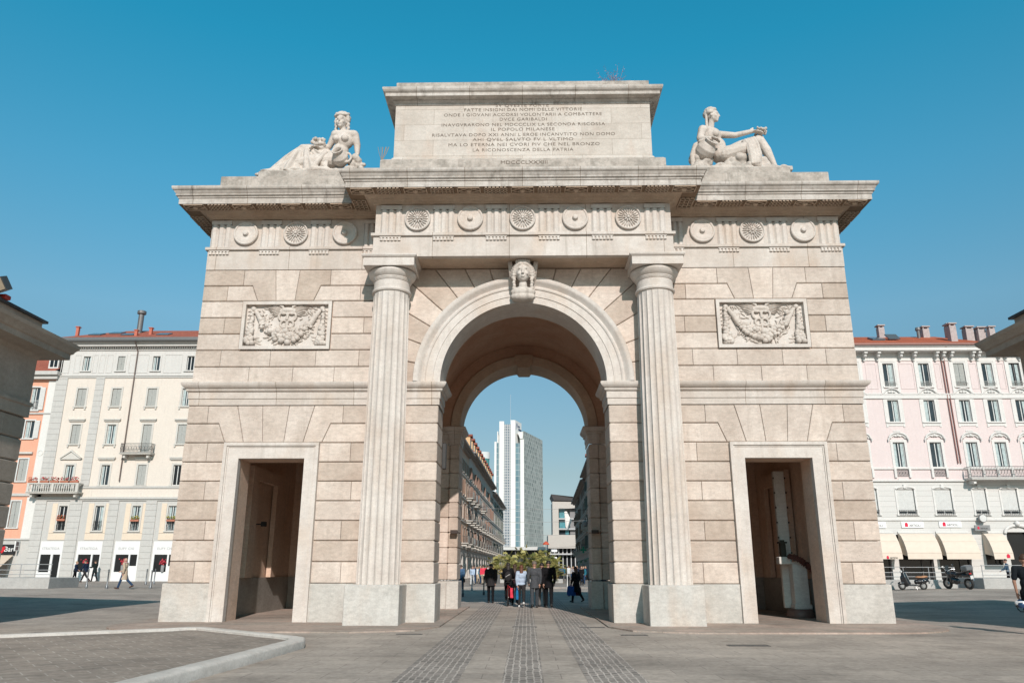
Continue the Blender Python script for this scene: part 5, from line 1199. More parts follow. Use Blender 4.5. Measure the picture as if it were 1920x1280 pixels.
# modern beige block
t = world_thing('modern_block', 'modern beige block with stacked corner windows and a tilted dark roof through the arch', 'building', (10, 215, 0))
M_BEI = paint('beige_cladding', (.50, .46, .42), .04)
mb = MB(); d = 234
vprism(mb, [(6.4, 211), (19, 211), (19, 225), (6.4, 225)], 7.2, 11.0); T2 = part(mb, 'podium', M_BEI, t)
mb = MB(); mb.box(7.8, 9.6, 211.5, 224, 11, 20.6); mb.box(9.6, 19, 211.5, 224, 18.6, 20.6); mb.box(9.6, 19, 214, 224, 11, 18.6); part(mb, 'upper_walls', M_BEI, t)
for z0, z1 in ((15.9, 18.6), (12.9, 15.4), (11.0, 12.5)):
    mb = MB(); mb.box(9.6, 19, 213.4, 213.5, z0, z1); w = part(mb, 'glazing', M_GLASS, t)
    mb = MB(); mb.box(9.9, 11.6, 213.2, 213.35, z0, z1) if z0 > 12 else mb.box(11.6, 12.6, 213.2, 213.35, z0, z1); mb.build('bright_pane', plain('teal_glass', (.10, .28, .32), .15, var=.3, scale=1), w)
    mb = MB(); mb.box(13.0, 16.5, 213.0, 213.3, z0, z1); mb.build('grey_panel', plain('grey_panel', (.22, .21, .21), .6), w)
    mb = MB(); mb.box(9.6, 19, 212.0, 214, z1, z1+.45); mb.build('slab', plain('slab_grey', (.42, .42, .42), .7), w)
mb = MB(); mb.add([(7.4, 210, 22.6), (19, 210, 21.3), (19, 225, 21.3), (7.4, 225, 22.6), (8.2, 211, 20.9), (19, 211, 20.7), (19, 225, 20.7), (8.2, 225, 20.9)], [(0, 1, 2, 3), (7, 6, 5, 4), (0, 4, 5, 1), (3, 7, 4, 0), (2, 6, 7, 3)]); part(mb, 'tilted_roof', plain('dark_slate', (.12, .11, .11), .8), t)
mb = MB(); mb.box(6.8, 19, 213, 224, 0, 7.2); part(mb, 'ground_glass', M_GLASSD, t)
mb = MB()
for k in range(9): mb.box(7.0+k*1.2, 7.25+k*1.2, 212.6, 213, 0, 7.2)
mb.box(6.4, 19, 211.2, 213, 5.4, 5.8); part(mb, 'columns', plain('pale_steel', (.5, .5, .5), .5), t)
mb = MB(); mb.box(7.6, 8.9, 210.9, 211.0, 1.8, 4.8); mb.box(7.3, 9.0, 210.8, 210.95, 6.2, 6.9); part(mb, 'white_sign', M_SIGNW, t)

# station canopy across the end of the street
t = world_thing('bridge_canopy', 'long flat white canopy on dark supports at the end of the street', 'canopy', (-2, 238, 0))
mb = MB(); mb.box(-13, 8, 236, 246, 7.3, 8.3); part(mb, 'deck', M_OFFW, t)
mb = MB(); mb.box(-13, 8, 240, 246, 0, 7.3); part(mb, 'dark_hall', plain('dark_hall', (.03, .035, .045), .5), t)
mb = MB()
for k in range(7): x = -12+k*3.1; mb.tube([(x, 237, 0), (x-.9, 237, 7.3)], .12, 6)
part(mb, 'supports', plain('grey_panel', (.22, .21, .21), .6), t)
# glass office tower
t = world_thing('office_tower', 'tall white and grey office tower with gridded glass strips, seen through the arch', 'tower', (0, 440, 0))
M_TW = paint('tower_white', (.72, .72, .70), .03)
def gridm(name, c1, c2, mortar, w, h, ms, rough=.3): return bricky(name, c1, c2, mortar, w, h, ms, rot=(radians(90), 0, 0), rough=rough, offset=0.0, noise=.25, bump=.1)
M_TG = gridm('tower_glass_grid', (.10, .14, .18), (.18, .23, .27), (.48, .49, .50), 1.35, 1.55, .30)
M_TT = gridm('tower_teal_glass', (.10, .19, .23), (.17, .28, .32), (.40, .45, .46), 4, 3.3, .16)
if True:
    # pale slab face: small staggered windows
    m, nt, b, vec = base_mat('tower_slab_face'); br = nt.nodes.new('ShaderNodeTexBrick'); nt.links.new(_map(nt, vec, rot=(radians(90), 0, radians(0)), scale=(1, 1, 1)), br.inputs['Vector'])
    br.inputs['Scale'].default_value = 1; br.inputs['Brick Width'].default_value = 1.1; br.inputs['Row Height'].default_value = 2.4; br.offset = .5; br.inputs['Mortar Size'].default_value = .28; br.inputs['Mortar Smooth'].default_value = .3
    for k, cc in (('Color1', (.16, .19, .18)), ('Color2', (.38, .41, .39)), ('Mortar', (.44, .46, .43))): br.inputs[k].default_value = (*cc, 1)
    nt.links.new(_mix(nt, 'MULTIPLY', 1, br.outputs[0], _ramp(nt, _noise(nt, vec, .5, 4), [(.3, .8), (.7, 1.1)])), b.inputs['Base Color']); b.inputs['Roughness'].default_value = .5; M_TS = m
TWR = [('fin', [(-15.5, 428), (-12.75, 428), (-12.75, 440), (-15.5, 440)], 84.6, M_TW), ('glass_strip', [(-12.75, 429), (-8.9, 429), (-8.9, 440), (-12.75, 440)], 83.0, M_TG),
       ('sign_slab', [(-8.9, 428), (-6.2, 428), (-2.6, 439), (-5.4, 439)], 85.3, M_TW), ('teal_strip', [(-6.15, 428.6), (-3.3, 428.6), (-3.3, 437.6), (-3.4, 437)], 71.8, M_TT),
       ('fin', [(-3.3, 427.6), (-1.15, 427.6), (-1.15, 431), (-3.3, 431)], 73.8, M_TW), ('slab', [(-1.15, 427.8), (10.4, 462.6), (0, 466), (-7, 440), (-3.3, 431.1)], 78.8, M_TS),
       ('fin', [(-18.3, 428), (-17.1, 428), (-17.1, 440), (-18.3, 440)], 72.6, M_TW), ('teal_strip', [(-17.1, 428.6), (-15.5, 428.6), (-15.5, 440), (-17.1, 440)], 72.0, M_TT)]
for nme, fp, z, m in TWR:
    mb = MB(); vprism(mb, fp, 0, z); part(mb, nme, m, t)
mb = MB(); mb.box(-16.8, -16.2, 430, 436, 72, 79); mb.box(-16.2, -15.5, 431, 436, 72, 77); part(mb, 'roof_plant', M_TW, t)
mb = MB(); mb.add([(-4.9, 428.6, 78.2), (-1.2, 428.6, 78.6), (-1.2, 436, 78.6), (-4.0, 436, 78.2), (-3.4, 429, 74.5), (-1.2, 429, 74.5), (-1.2, 436, 74.5), (-3.0, 436, 74.5)], [(0, 1, 2, 3), (7, 6, 5, 4), (0, 4, 5, 1), (3, 7, 4, 0)]); part(mb, 'bracket', M_TW, t)
mb = MB(); mb.tube([(-9.0, 430, 85), (-9.0, 430, 101)], .05, 5); part(mb, 'antenna', M_OFFW, t)
mb = MB()
import math as _m
dx, dy = 3.55, 11.0; LL = _m.hypot(dx, dy)
def onface(u, z, o=-.15): return (-6.2+dx*u/LL-o*dy/LL*-1*-1, 428+dy*u/LL+o*dx/LL, z)
def onface(u, z, o=.18): return (-6.2+dx*u/LL+o*dy/LL, 428+dy*u/LL-o*dx/LL, z)
mb.tube([onface(.8, 80.0), onface(2.5, 83.9)], .14, 5); mb.tube([onface(2.5, 83.9), onface(4.2, 81.6)], .14, 5); mb.box
for a, b, z in ((5.2, 7.8, 81.9), (5.4, 11.0, 80.2)):
    vs = [onface(a, z), onface(b, z-.1), onface(b, z+1.0-.1), onface(a, z+1.0)]; mb.add(vs, [(0, 1, 2, 3)])
part(mb, 'logo_mark', plain('logo_navy', (.03, .07, .16), .5), t)
# round glass tower far left
t = world_thing('round_tower', 'distant round teal glass tower with a pale lattice crown above the left roofs', 'tower', (-33, 580, 0))
mb = MB(); mb.lathe([(4.6, 0), (4.6, 83)], 32, (-33, 580, 0)); part(mb, 'glass_drum', bricky('teal_curtain_wall', (.03, .20, .20), (.05, .30, .30), (.20, .34, .33), 1.1, 3.5, .12, rot=(radians(90), 0, 0), rough=.25, offset=0), t, 40)
mb = MB(); mb.lathe([(5.0, 83), (5.0, 88.2), (4.7, 88.2), (4.7, 83)], 32, (-33, 580, 0), caps=False); part(mb, 'crown', paint('crown_white', (.6, .62, .62), .05), t, 40)
# span wires, lamps, flag, awnings on the right of the street
M_WIRE = plain('wire_grey', (.35, .36, .36), .6)
for k, (y, z, x0) in enumerate(((100, 10.6, -9.2), (88, 8.0, -9.4), (112, 7.2, -8.8), (120, 5.4, -8.6))):
    mb = MB(); pts = [(sx_left(y)+(sx_right(y)-sx_left(y))*u/10, y, z-.35*sin(pi*u/10)) for u in range(11)]; mb.tube(pts, .022, 5)
    tag(mb.build('span_wire', M_WIRE), ['highest thin wire spanning the street beyond the arch', 'second thin wire down, spanning the street beyond the arch', 'third thin wire down, spanning the street beyond the arch', 'lowest thin wire spanning the street beyond the arch'][k], 'wire', 'wires across the street')
for k, (x, y, z, lb) in enumerate(((9.0, 82, 10.2, 'grey globe lamp bracketed from the nearest shaded house on the right'), (9.1, 100, 8.2, 'smaller globe lamp farther along the shaded right houses'))):
    s = thing('street_lamp', lb, 'street lamp', (x, y, z), 0, 'bracket lamps of the street')
    mb = MB(); mb.lathe([(.0, -.55), (.28, -.45), (.38, -.1), (.34, .2), (.1, .35), (.0, .36)], 14); T(s, mb, 'lamp_shade', plain('lamp_grey', (.20, .21, .22), .4), 40)
    mb = MB(); mb.tube([(0, 0, .35), (0, 0, .6), (1.2, 0, .75)], .035, 6); T(s, mb, 'bracket', M_IRON)
s = thing('flag', 'white flag hanging over the street on the right', 'flag', (6.9, 101, 7.0)); mb = MB()
mb.add([(-.9, 0, 3.0), (-.55, .1, 3.1), (0.2, 0, 1.6), (-.35, -.1, .2), (-.75, .05, .7)], [(0, 1, 2, 3, 4)]); mb.add([(-.9, .03, 3.0), (-.55, .13, 3.1), (0.2, .03, 1.6), (-.35, -.07, .2), (-.75, .08, .7)], [(4, 3, 2, 1, 0)]); T(s, mb, 'cloth', M_WHITE)
mb = MB(); mb.tube([(-.9, .02, 3.1), (2.8, .02, 3.3)], .03, 6); T(s, mb, 'pole', M_IRON)
for k, (y, lb, c) in enumerate(((84, 'dark green awning nearest the right pier through the arch', (.02, .10, .07)), (97, 'green shop awning midway along the right street side', (.02, .16, .10)), (112, 'far teal awning on the right street side', (.03, .14, .12)))):
    s = thing('awning', lb, 'awning', (sx_right(y)-.1, y, 3.3), radians(-90), 'green awnings of the right street side')
    mb = MB(); mb.add([(-2.2, 0, 0), (2.2, 0, 0), (2.2, -2.2, -.7), (-2.2, -2.2, -.7), (2.2, -2.2, -1.0), (-2.2, -2.2, -1.0)], [(0, 3, 2, 1), (3, 5, 4, 2)]); mb.add([(-2.2, 0, -.03), (2.2, 0, -.03), (2.2, -2.2, -.73), (-2.2, -2.2, -.73)], [(0, 1, 2, 3)]); T(s, mb, 'canvas', plain('awning%d' % k, c, .8))
for k, (x, y, z, lb) in enumerate(((9.9, 92, 4.6, 'lit-looking green cross sign on the right street side, nearer'), (9.6, 108, 4.4, 'small green sign farther along the right street side'))):
    s = thing('shop_sign', lb.replace('lit-looking ', ''), 'sign', (x-.3, y, z)); mb = MB(); mb.box(-.5, .5, -.06, .06, -.15, .15); mb.box(-.15, .15, -.065, .065, -.5, .5); T(s, mb, 'panel', plain('sign_green', (.01, .22, .13), .4))
s = thing('parasol', 'red and white parasol beside the modern beige block', 'parasol', (5.5, 200, 0)); mb = MB(); mb.lathe([(0, 8.9), (.6, 8.5), (.95, 8.0), (.95, 7.9)], 12, caps=False); T(s, mb, 'canopy', plain('red_canvas', (.55, .10, .05), .7)); mb = MB(); mb.tube([(0, 0, 0), (0, 0, 8.5)], .06, 6); T(s, mb, 'pole', M_OFFW)
# palms in a planter
M_PALM = [plain('palm_green_%d' % k, c, .55, var=.35, scale=3) for k, c in enumerate(((.30, .29, .09), (.42, .38, .13), (.17, .19, .06), (.46, .33, .13)))]
PT = [(-3.2, 64.2, 2.4, 'leftmost low fan palm of the clump behind the walkers'), (-2.2, 66.5, 2.8, 'second fan palm from the left of the clump'), (-.2, 66.4, 3.1, 'tallest fan palm, just left of the middle of the clump'), (.9, 65.2, 2.8, 'yellowish fan palm in the middle of the clump'), (1.9, 66.8, 3.0, 'tall fan palm right of the middle of the clump'), (3.1, 64.6, 2.6, 'rightmost fan palm of the clump, with drooping dry fronds'), (-1.1, 63.6, 2.3, 'small front fan palm of the clump, left of its centre'), (2.2, 63.4, 2.1, 'small front fan palm of the clump, right of its centre')]
for k, (x, y, h, lb) in enumerate(PT):
    h *= 1.28; R = random.Random(40+k); s = thing('fan_palm', lb, 'palm', (x, y, 0), 0, 'fan palms in the street planter')
    mb = MB(); mb.tube([(0, 0, 0), (.05, 0, h*.28), (0, .03, h*.5)], [.22, .18, .14], 8); T(s, mb, 'trunk', plain('palm_trunk', (.14, .10, .07), .9))
    mb = MB()
    for f in range(90):
        az = R.uniform(0, 2*pi); elv = R.uniform(-.9, 1.4); L = R.uniform(.45, 1.0)*h*.42; st = Vector((0, 0, h*R.uniform(.18, .58)))
        d = Vector((cos(az)*cos(elv), sin(az)*cos(elv), sin(elv))); c = st+d*L; mb.cur = R.choice((0, 1, 1, 2)) if elv > -.2 else R.choice((2, 3))
        mb.tube([st, st+d*L*.5, c], .012, 4); sd = d.cross(Vector((0, 0, 1))).normalized(); up = sd.cross(d)
        for q in range(13):
            a = -1.6+3.2*q/12; dd = (d*cos(a)+sd*sin(a)).normalized(); ln = R.uniform(.36, .58)*(1-.15*abs(a)); w = up.cross(dd)*.040
            tip = c+dd*ln-Vector((0, 0, .12*ln+.05)); mid = c+dd*ln*.5
            mb.add([c, mid+w, tip, mid-w], [(0, 1, 2, 3)])
    o = T(s, mb, 'fronds', M_PALM)
s = thing('planter', 'long low stone planter bed under the fan palms', 'planter', (0, 65.5, 0)); mb = MB(); mb.cbox(-3.9, 3.9, -2.6, 2.6, 0, .42, .03, 0); T(s, mb, 'bed_wall', M_RAMP)
s = thing('planter', 'tall dark square planter at the left foot of the palms', 'planter', (-3.0, 60.8, 0)); mb = MB(); mb.cbox(-.35, .35, -.35, .35, 0, .9, .02, 0); T(s, mb, 'tub', plain('dark_tub', (.10, .10, .10), .6))

# ================================================================ memorial and wreath in the right side room
t = world_thing('memorial_stele', 'tall narrow white memorial panel in the right side room', 'memorial', (8.15, 2.9, 0))
M_MEM = stone('memorial_stone', (.60, .57, .53), (.68, .66, .62), streak=.3, island=0, pits=0, blotch=.4)
mb = MB(); mb.cbox(7.98, 8.32, 2.8, 2.95, .3, 4.45, .015, 0); mb.box(8.02, 8.28, 2.775, 2.8, 2.0, 4.25); part(mb, 'panel', M_MEM, t)
mb = MB()
for x in (7.97, 8.33):
    for k in range(6): mb.box(x-.015, x+.015, 2.76, 2.82, 1.9+k*.46, 1.95+k*.46)
part(mb, 'bolts', plain('black_metal', (.02, .02, .02), .5), t)
t = world_thing('memorial_pedestal', 'square white memorial pedestal on a round base behind the right door', 'pedestal', (8.4, 2.6, 0))
mb = MB(); mb.cbox(8.18, 8.62, 2.4, 2.75, .28, 1.6, .015, 0); mb.cbox(8.14, 8.66, 2.36, 2.77, .28, .42, .015, 0); part(mb, 'shaft', M_MEM, t)
mb = MB(); mb.lathe([(.38, 0), (.41, .05), (.41, .16), (.37, .24), (.33, .28)], 24, (8.36, 2.6, 0)); part(mb, 'round_base', plain('red_granite', (.20, .12, .10), .5, var=.3), t, 40)
mb = MB(); mb.cbox(7.80, 8.14, 2.38, 2.7, 1.58, 1.80, .02, 0); mb.box(8.0, 8.62, 2.4, 2.7, 1.60, 1.65); part(mb, 'ledge', M_MEM, t)
t = world_thing('lantern', 'dark bronze lantern standing on the ledge of the memorial pedestal', 'lantern', (7.98, 2.54, 1.8))
mb = MB(); mb.box(7.88, 8.08, 2.44, 2.64, 1.80, 1.84); mb.box(7.90, 8.06, 2.46, 2.62, 1.84, 2.2); mb.box(7.86, 8.10, 2.42, 2.66, 2.2, 2.25); mb.box(7.92, 8.04, 2.48, 2.6, 2.25, 2.3); part(mb, 'case', plain('dark_bronze', (.03, .028, .02), .5, .3), t)
t = world_thing('wreath', 'dark reddish laurel wreath draped over the memorial pedestal', 'wreath', (8.4, 2.4, 1.6)); R = random.Random(3); mb = MB()
for i in range(260):
    u = i/259; c = Vector((8.08+.66*u, 2.30, 1.80-.40*u*u)); q = Matrix.Rotation(R.uniform(0, 6), 3, 'Y') @ Matrix.Rotation(R.uniform(-1, 1), 3, 'X')
    mb.ball(c+Vector((R.uniform(-.05, .05), R.uniform(-.07, .07), R.uniform(-.065, .065))), (.055, .014, .022), 6, 4, q)
part(mb, 'leaves', plain('dry_laurel', (.11, .035, .025), .7, var=.4), t)
# shrub growing on the attic
t = thing('shrub', 'thin pinkish shrub growing on top of the attic', 'shrub', (3.05, -.3, 16.5)); R = random.Random(8); mb = MB(); ml = MB()
for k in range(22):
    a = R.uniform(-1.15, 1.15); L = R.uniform(.35, .85); p0 = Vector((R.uniform(-.08, .08), 0, 0)); pts = [p0]; d = Vector((sin(a), R.uniform(-.4, .4), cos(a)))
    for q in range(4): pts.append(pts[-1]+d*L/4+Vector((R.uniform(-.03, .03), R.uniform(-.03, .03), R.uniform(-.01, .02))))
    mb.tube(pts, [.008, .007, .006, .005, .004], 4)
    for q in range(16):
        c = pts[R.randint(2, 4)]+Vector((R.gauss(0, .05), R.gauss(0, .05), R.gauss(0, .05))); e = R.uniform(.010, .018); w = Matrix.Rotation(R.uniform(0, 6), 3, 'Z') @ Matrix.Rotation(R.uniform(0, 3), 3, 'X')
        ml.add([c+w @ Vector(v)*e for v in ((-1, 0, 0), (0, -1, 0), (1, 0, 0), (0, 1, 0))], [(0, 1, 2, 3)])
T(t, mb, 'twigs', plain('twig_grey', (.28, .22, .24), .8)); T(t, ml, 'leaves', plain('pink_leaf', (.46, .24, .30), .7))
t = thing('shrub', 'tiny dry weed at the left foot of the attic', 'shrub', (-4.42, -.7, 13.7)); mb = MB()
for k in range(9): a = R.uniform(-.6, .6); mb.tube([(0, 0, 0), (sin(a)*.25, 0, .25), (sin(a)*.4, .02, .5)], .006, 4)
T(t, mb, 'stems', plain('dry_stem', (.32, .24, .16), .8))
# small lamps fixed to the rear piers
for s, lb in ((-1, 'small dark spotlight fixed to the left rear pier of the arch'), (1, 'small dark spotlight fixed to the right rear pier of the arch')):
    t = thing('spotlight', lb, 'spotlight', (s*2.62, 7.3, 2.75), 0, 'spotlights on the rear piers')
    mb = MB(); mb.box(-.13, .13, -.12, .1, -.05, .07); mb.tube([(0, .0, .02), (0, .25, .02)], .03, 6); T(t, mb, 'housing', plain('rusty_black', (.04, .025, .02), .6))
t = thing('loudspeaker', 'slim dark loudspeaker box high inside the left pier of the arch', 'loudspeaker', (-2.44, 1.45, 4.75)); mb = MB(); mb.cbox(-.06, .06, -.1, .1, -.4, .4, .02, 0); T(t, mb, 'box', plain('black_metal', (.02, .02, .02), .5))
# ================================================================ the two reclining marble figures
def cap(mb, a, b, ra, rb, n=12, seg=3):
    a, b = Vector(a), Vector(b); pts = [a+(b-a)*i/seg for i in range(seg+1)]; rs = [ra+(rb-ra)*i/seg for i in range(seg+1)]
    mb.tube(pts, rs, n); mb.ball(a, ra*.98, n, 8); mb.ball(b, rb*.98, n, 8)
def chain(mb, pts, rs, n=12):
    for i in range(len(pts)-1): cap(mb, pts[i], pts[i+1], rs[i], rs[i+1], n, 2)
def hand(mb, w, d, n_, s=1.0, curl=.5, fr=.0085, side=1, grip=None):
    """palm from wrist w along d, five separate fingers bent towards n_"""
    d = Vector(d).normalized(); nn = Vector(n_); nn = (nn-d*nn.dot(d)).normalized(); sd = d.cross(nn)*side; w = Vector(w)
    for k in range(4):
        o = sd*(k-1.5)*.021*s; cap(mb, w+o*.6, w+d*.085*s+o, .015*s, .012*s, 8, 2)
        L = (.036, .042, .040, .031)[k]*s; p = w+d*.09*s+o; a = curl*.5
        for q in range(3):
            dd = d*cos(a)+nn*sin(a); e = p+dd*L*(1-.2*q); cap(mb, p, e, fr*s, fr*s*.92, 7, 1); p = e; a += curl
    p = w+d*.02*s-sd*.03*s; dd = (d*.75-sd*.6+nn*.25).normalized(); e = p+dd*.045*s; cap(mb, p, e, .013*s, .010*s, 7, 1); cap(mb, e, e+(d*.9+nn*.35-sd*.1).normalized()*.035*s, .010*s, .008*s, 7, 1)
def head(mb, c, fwd, s=1.0, up=(0, 0, 1), curls=0, face=True):
    """skull with brow, nose, lips, chin, ears; c = centre of the head"""
    f = Vector(fwd).normalized(); u = Vector(up); u = (u-f*u.dot(f)).normalized(); r = f.cross(u); c = Vector(c); M3 = Matrix((r, f, u)).transposed()
    def E(x, y, z, rr): mb.ball(c+M3 @ (Vector((x, y, z))*s), [q*s for q in rr], 14, 10, M3)
    E(0, -.01, .02, (.075, .095, .10)); E(0, .025, -.045, (.056, .062, .062)); E(0, .062, -.092, (.026, .024, .022)); E(0, .075, .035, (.05, .018, .02))
    E(0, .098, -.012, (.011, .014, .028)); E(0, .108, -.030, (.014, .012, .010)); E(0, .088, -.055, (.022, .012, .006)); E(0, .086, -.066, (.018, .012, .006))
    for e in (-1, 1): E(e*.030, .082, .012, (.013, .008, .007)); E(e*.03, .085, .03, (.019, .01, .006)); E(e*.036, .062, -.03, (.024, .022, .022)); E(e*.076, .0, -.01, (.010, .018, .028))
    return lambda x, y, z: c+M3 @ (Vector((x, y, z))*s)
def sculpture(name, label, loc, parts_, group):
    t = world_thing(name, label, 'statue', loc, group)
    for nm, mb, vox, sm, mat in parts_:
        me = remeshed(mb, vox, sm); me.materials.append(mat); o = link(nm, me, t); o.matrix_parent_inverse = Matrix.Translation(-Vector(loc))
    return t
R = random.Random(12)
M_ROCK = stone('carved_rock', (.50, .44, .39), (.64, .58, .52), dirt=(.22, .19, .165), streak=.5, island=0, pits=.5, blotch=.6, lichen=.5)
K = 1.52
# left figure: seated upright on the right, draped legs stretched to the left, facing the viewer
b = MB(); Y = .75
hp, ch, nk = (-6.25, Y+.05, 14.62), (-6.02, Y, 15.30), (-6.02, Y-.02, 15.62)
b.ball((-6.28, Y+.05, 14.60), (.40, .34, .32), 18, 12); b.ball((-6.14, Y+.03, 14.92), (.28, .23, .30), 18, 12); b.ball((-6.03, Y, 15.28), (.33, .24, .32), 18, 12)
cap(b, (-6.34, Y-.02, 15.52), (-5.70, Y-.02, 15.50), .15, .16); cap(b, (-6.04, Y, 15.50), (-6.12, Y-.04, 15.85), .12, .105)
for x in (-6.22, -5.93): b.ball((x-.03, Y-.20, 15.26), (.135, .13, .125), 14, 10)
chain(b, [(-5.68, Y, 15.50), (-5.58, Y+.02, 15.12), (-5.55, Y-.02, 14.78)], [.145, .115, .08]); hand(b, (-5.55, Y-.02, 14.76), (-.05, -.75, -.6), (0, -.2, -1), 2.0, .35, .012)
chain(b, [(-6.36, Y, 15.48), (-6.55, Y+.10, 15.12), (-6.78, Y-.10, 14.98)], [.135, .10, .075]); hand(b, (-6.80, Y-.12, 14.97), (-1, -.2, .1), (0, 0, -1), 2.0, .5, .012, -1)
chain(b, [(-6.35, Y+.12, 14.62), (-6.9, Y+.15, 14.92), (-7.42, Y+.1, 15.02)], [.27, .24, .19]); chain(b, [(-7.42, Y+.1, 15.0), (-7.9, Y+.05, 14.62), (-8.42, Y, 14.16)], [.19, .17, .10])
chain(b, [(-6.35, Y-.12, 14.48), (-7.0, Y-.2, 14.42), (-7.6, Y-.15, 14.34)], [.27, .22, .18]); chain(b, [(-7.6, Y-.15, 14.32), (-8.1, Y-.15, 14.16), (-8.5, Y-.15, 14.02)], [.18, .13, .08])
cap(b, (-8.42, Y, 14.12), (-8.80, Y-.08, 13.95), .09, .055); cap(b, (-8.5, Y-.15, 14.0), (-8.82, Y-.22, 13.93), .085, .05)
P = head(b, (-6.14, Y-.05, 15.97), (-.12, -1, .0), K*1.6)
hr = MB()
for i in range(90):
    a = 2*pi*i/90*7; e = R.uniform(-.25, 1.45); ca = cos(a)*cos(e*.8); sa = sin(a)*cos(e*.8)
    if sa > .35 and e < .75: continue
    hr.ball(P(.088*ca, -.03+.09*sa, .05+.085*sin(e)), R.uniform(.06, .095), 8, 6)
for e in (-1, 1):
    for k in range(7): hr.ball(P(e*(.080+.012*(k % 2)), .0-.006*k, .045-.026*k), R.uniform(.055, .075), 8, 6)
for k in range(26): a = pi*k/25; hr.ball(P(.088*cos(a)+R.uniform(-.01, .01), .062*sin(a)-.01, .098+R.uniform(-.012, .02)), (R.uniform(.05, .085), R.uniform(.05, .08), R.uniform(.04, .06)), 8, 6)
dr = MB(); NU, NV = 84, 30
def ztop(x):
    u = (x+8.6)/2.15; return 14.06+1.20*sstep(0, .58, u)**.9-.30*sstep(.62, 1.0, u)
vs = []
for i in range(NU+1):
    x = -8.62+2.2*i/NU
    for j in range(NV+1):
        v = j/NV; z = ztop(x)+(13.95-ztop(x))*v; th = atan2(z-15.25, x+7.35); rr_ = min(1, sqrt((z-15.25)**2+(x+7.35)**2)/.7)
        f = .085*rr_*(sin(13*th+1.2*sin(3*x))+.5*sin(27*th+2))
        vs.append((x+.0*f, Y+.14-.55*sin(v*pi*.5)**.8-f, z))
nn = len(vs); vs += [(x, Y+.25, z-.02) for x, y, z in vs]; W_ = NV+1
fs = [(i*W_+j, i*W_+j+1, (i+1)*W_+j+1, (i+1)*W_+j) for i in range(NU) for j in range(NV)]
fs += [tuple(nn+q for q in f[::-1]) for f in fs]
fs += [(i*W_, (i+1)*W_, nn+(i+1)*W_, nn+i*W_) for i in range(NU)]+[(i*W_+NV, nn+i*W_+NV, nn+(i+1)*W_+NV, (i+1)*W_+NV) for i in range(NU)]
fs += [(j, nn+j, nn+j+1, j+1) for j in range(NV)]+[(NU*W_+j, NU*W_+j+1, nn+NU*W_+j+1, nn+NU*W_+j) for j in range(NV)]
dr.add(vs, fs)
chain(dr, [(-6.55, Y-.30, 14.66), (-6.75, Y-.42, 14.3), (-6.9, Y-.42, 14.02), (-6.4, Y-.4, 13.98)], [.10, .09, .11, .10], 8)
for k in range(14): dr.ball((-6.1-.16*k+R.uniform(-.03, .03), Y-.34+R.uniform(-.05, .05), 13.96), (.14, .12, .08), 8, 6)
fl = MB()
for k in range(46): fl.ball((-6.86+R.uniform(-.2, .2), Y-.1+R.uniform(-.12, .12), 15.15+R.uniform(-.12, .13)), R.uniform(.05, .075), 8, 6)
rk = MB()
for k in range(60):
    x = R.uniform(-8.5, -5.25); rk.ball((x, Y+R.uniform(-.35, .35), 13.9+R.uniform(-.03, .12)), (R.uniform(.10, .26), .2, R.uniform(.07, .13)), 8, 6)
for k in range(26): rk.ball((-5.55+R.gauss(0, .14), Y-.15+R.uniform(-.15, .2), 14.2+R.uniform(-.3, .32)), R.uniform(.07, .15), 8, 6)
rk.box(-8.55, -5.3, Y-.45, Y+.5, 13.8, 13.95)
ur = MB(); Mu = Matrix.Rotation(radians(62), 4, 'X') @ Matrix.Rotation(radians(-10), 4, 'Y')
ur.lathe([(.0, -.28), (.16, -.24), (.26, -.08), (.27, .06), (.19, .20), (.15, .25), (.19, .30), (.2, .34), (.155, .34), (.12, .26), (.12, .1), (0, .05)], 22, (-6.02, Y-.36, 14.42), Mu, caps=False)
ur.torus((-5.82, Y-.42, 14.42), .17, .04, n=16)
sculpture('reclining_statue', 'marble female figure, draped legs stretched left, facing out, on the left wing', (-6.9, Y, 13.8), [('body', b, .022, 1, M_STATUE), ('hair', hr, .020, 0, M_STATUE), ('drapery', dr, .024, 1, M_STATUE), ('flowers', fl, .018, 0, M_STATUE), ('urn', ur, .018, 0, M_STATUE), ('rock', rk, .03, 1, M_ROCK)], 'reclining marble statues on the wings')
# right figure: leaning back on an urn, face to the right, arm resting on the raised knee
b = MB(); Y = .72
b.ball((6.62, Y, 14.62), (.36, .33, .30), 18, 12); b.ball((6.50, Y, 14.95), (.27, .22, .30), 18, 12); b.ball((6.33, Y, 15.32), (.32, .25, .31), 18, 12)
cap(b, (6.08, Y-.12, 15.50), (6.55, Y+.15, 15.50), .15, .14); cap(b, (6.30, Y, 15.50), (6.36, Y-.01, 15.90), .115, .10)
for dy in (-.14, .10): b.ball((6.50-.10*(dy < 0), Y+dy-.06, 15.30), (.12, .12, .12), 14, 10)
chain(b, [(6.0, Y-.15, 15.50), (5.88, Y-.2, 15.12), (6.16, Y-.36, 15.02)], [.145, .115, .08]); hand(b, (6.18, Y-.37, 15.02), (.8, -.3, -.3), (0, -.3, -1), 2.0, .4, .012)
chain(b, [(6.58, Y+.12, 15.46), (7.10, Y-.02, 15.34), (7.62, Y-.12, 15.42)], [.13, .10, .075]); hand(b, (7.64, Y-.12, 15.42), (1, 0, -.05), (0, 0, -1), 2.1, .3, .012)
chain(b, [(6.70, Y-.12, 14.56), (7.2, Y-.18, 14.70), (7.66, Y-.12, 14.92)], [.28, .23, .18])
chain(b, [(6.72, Y+.12, 14.62), (7.3, Y+.15, 14.98), (7.92, Y+.08, 15.22)], [.27, .23, .18]); chain(b, [(7.92, Y+.08, 15.20), (8.12, Y+.05, 14.78), (8.32, Y, 14.22)], [.175, .165, .085])
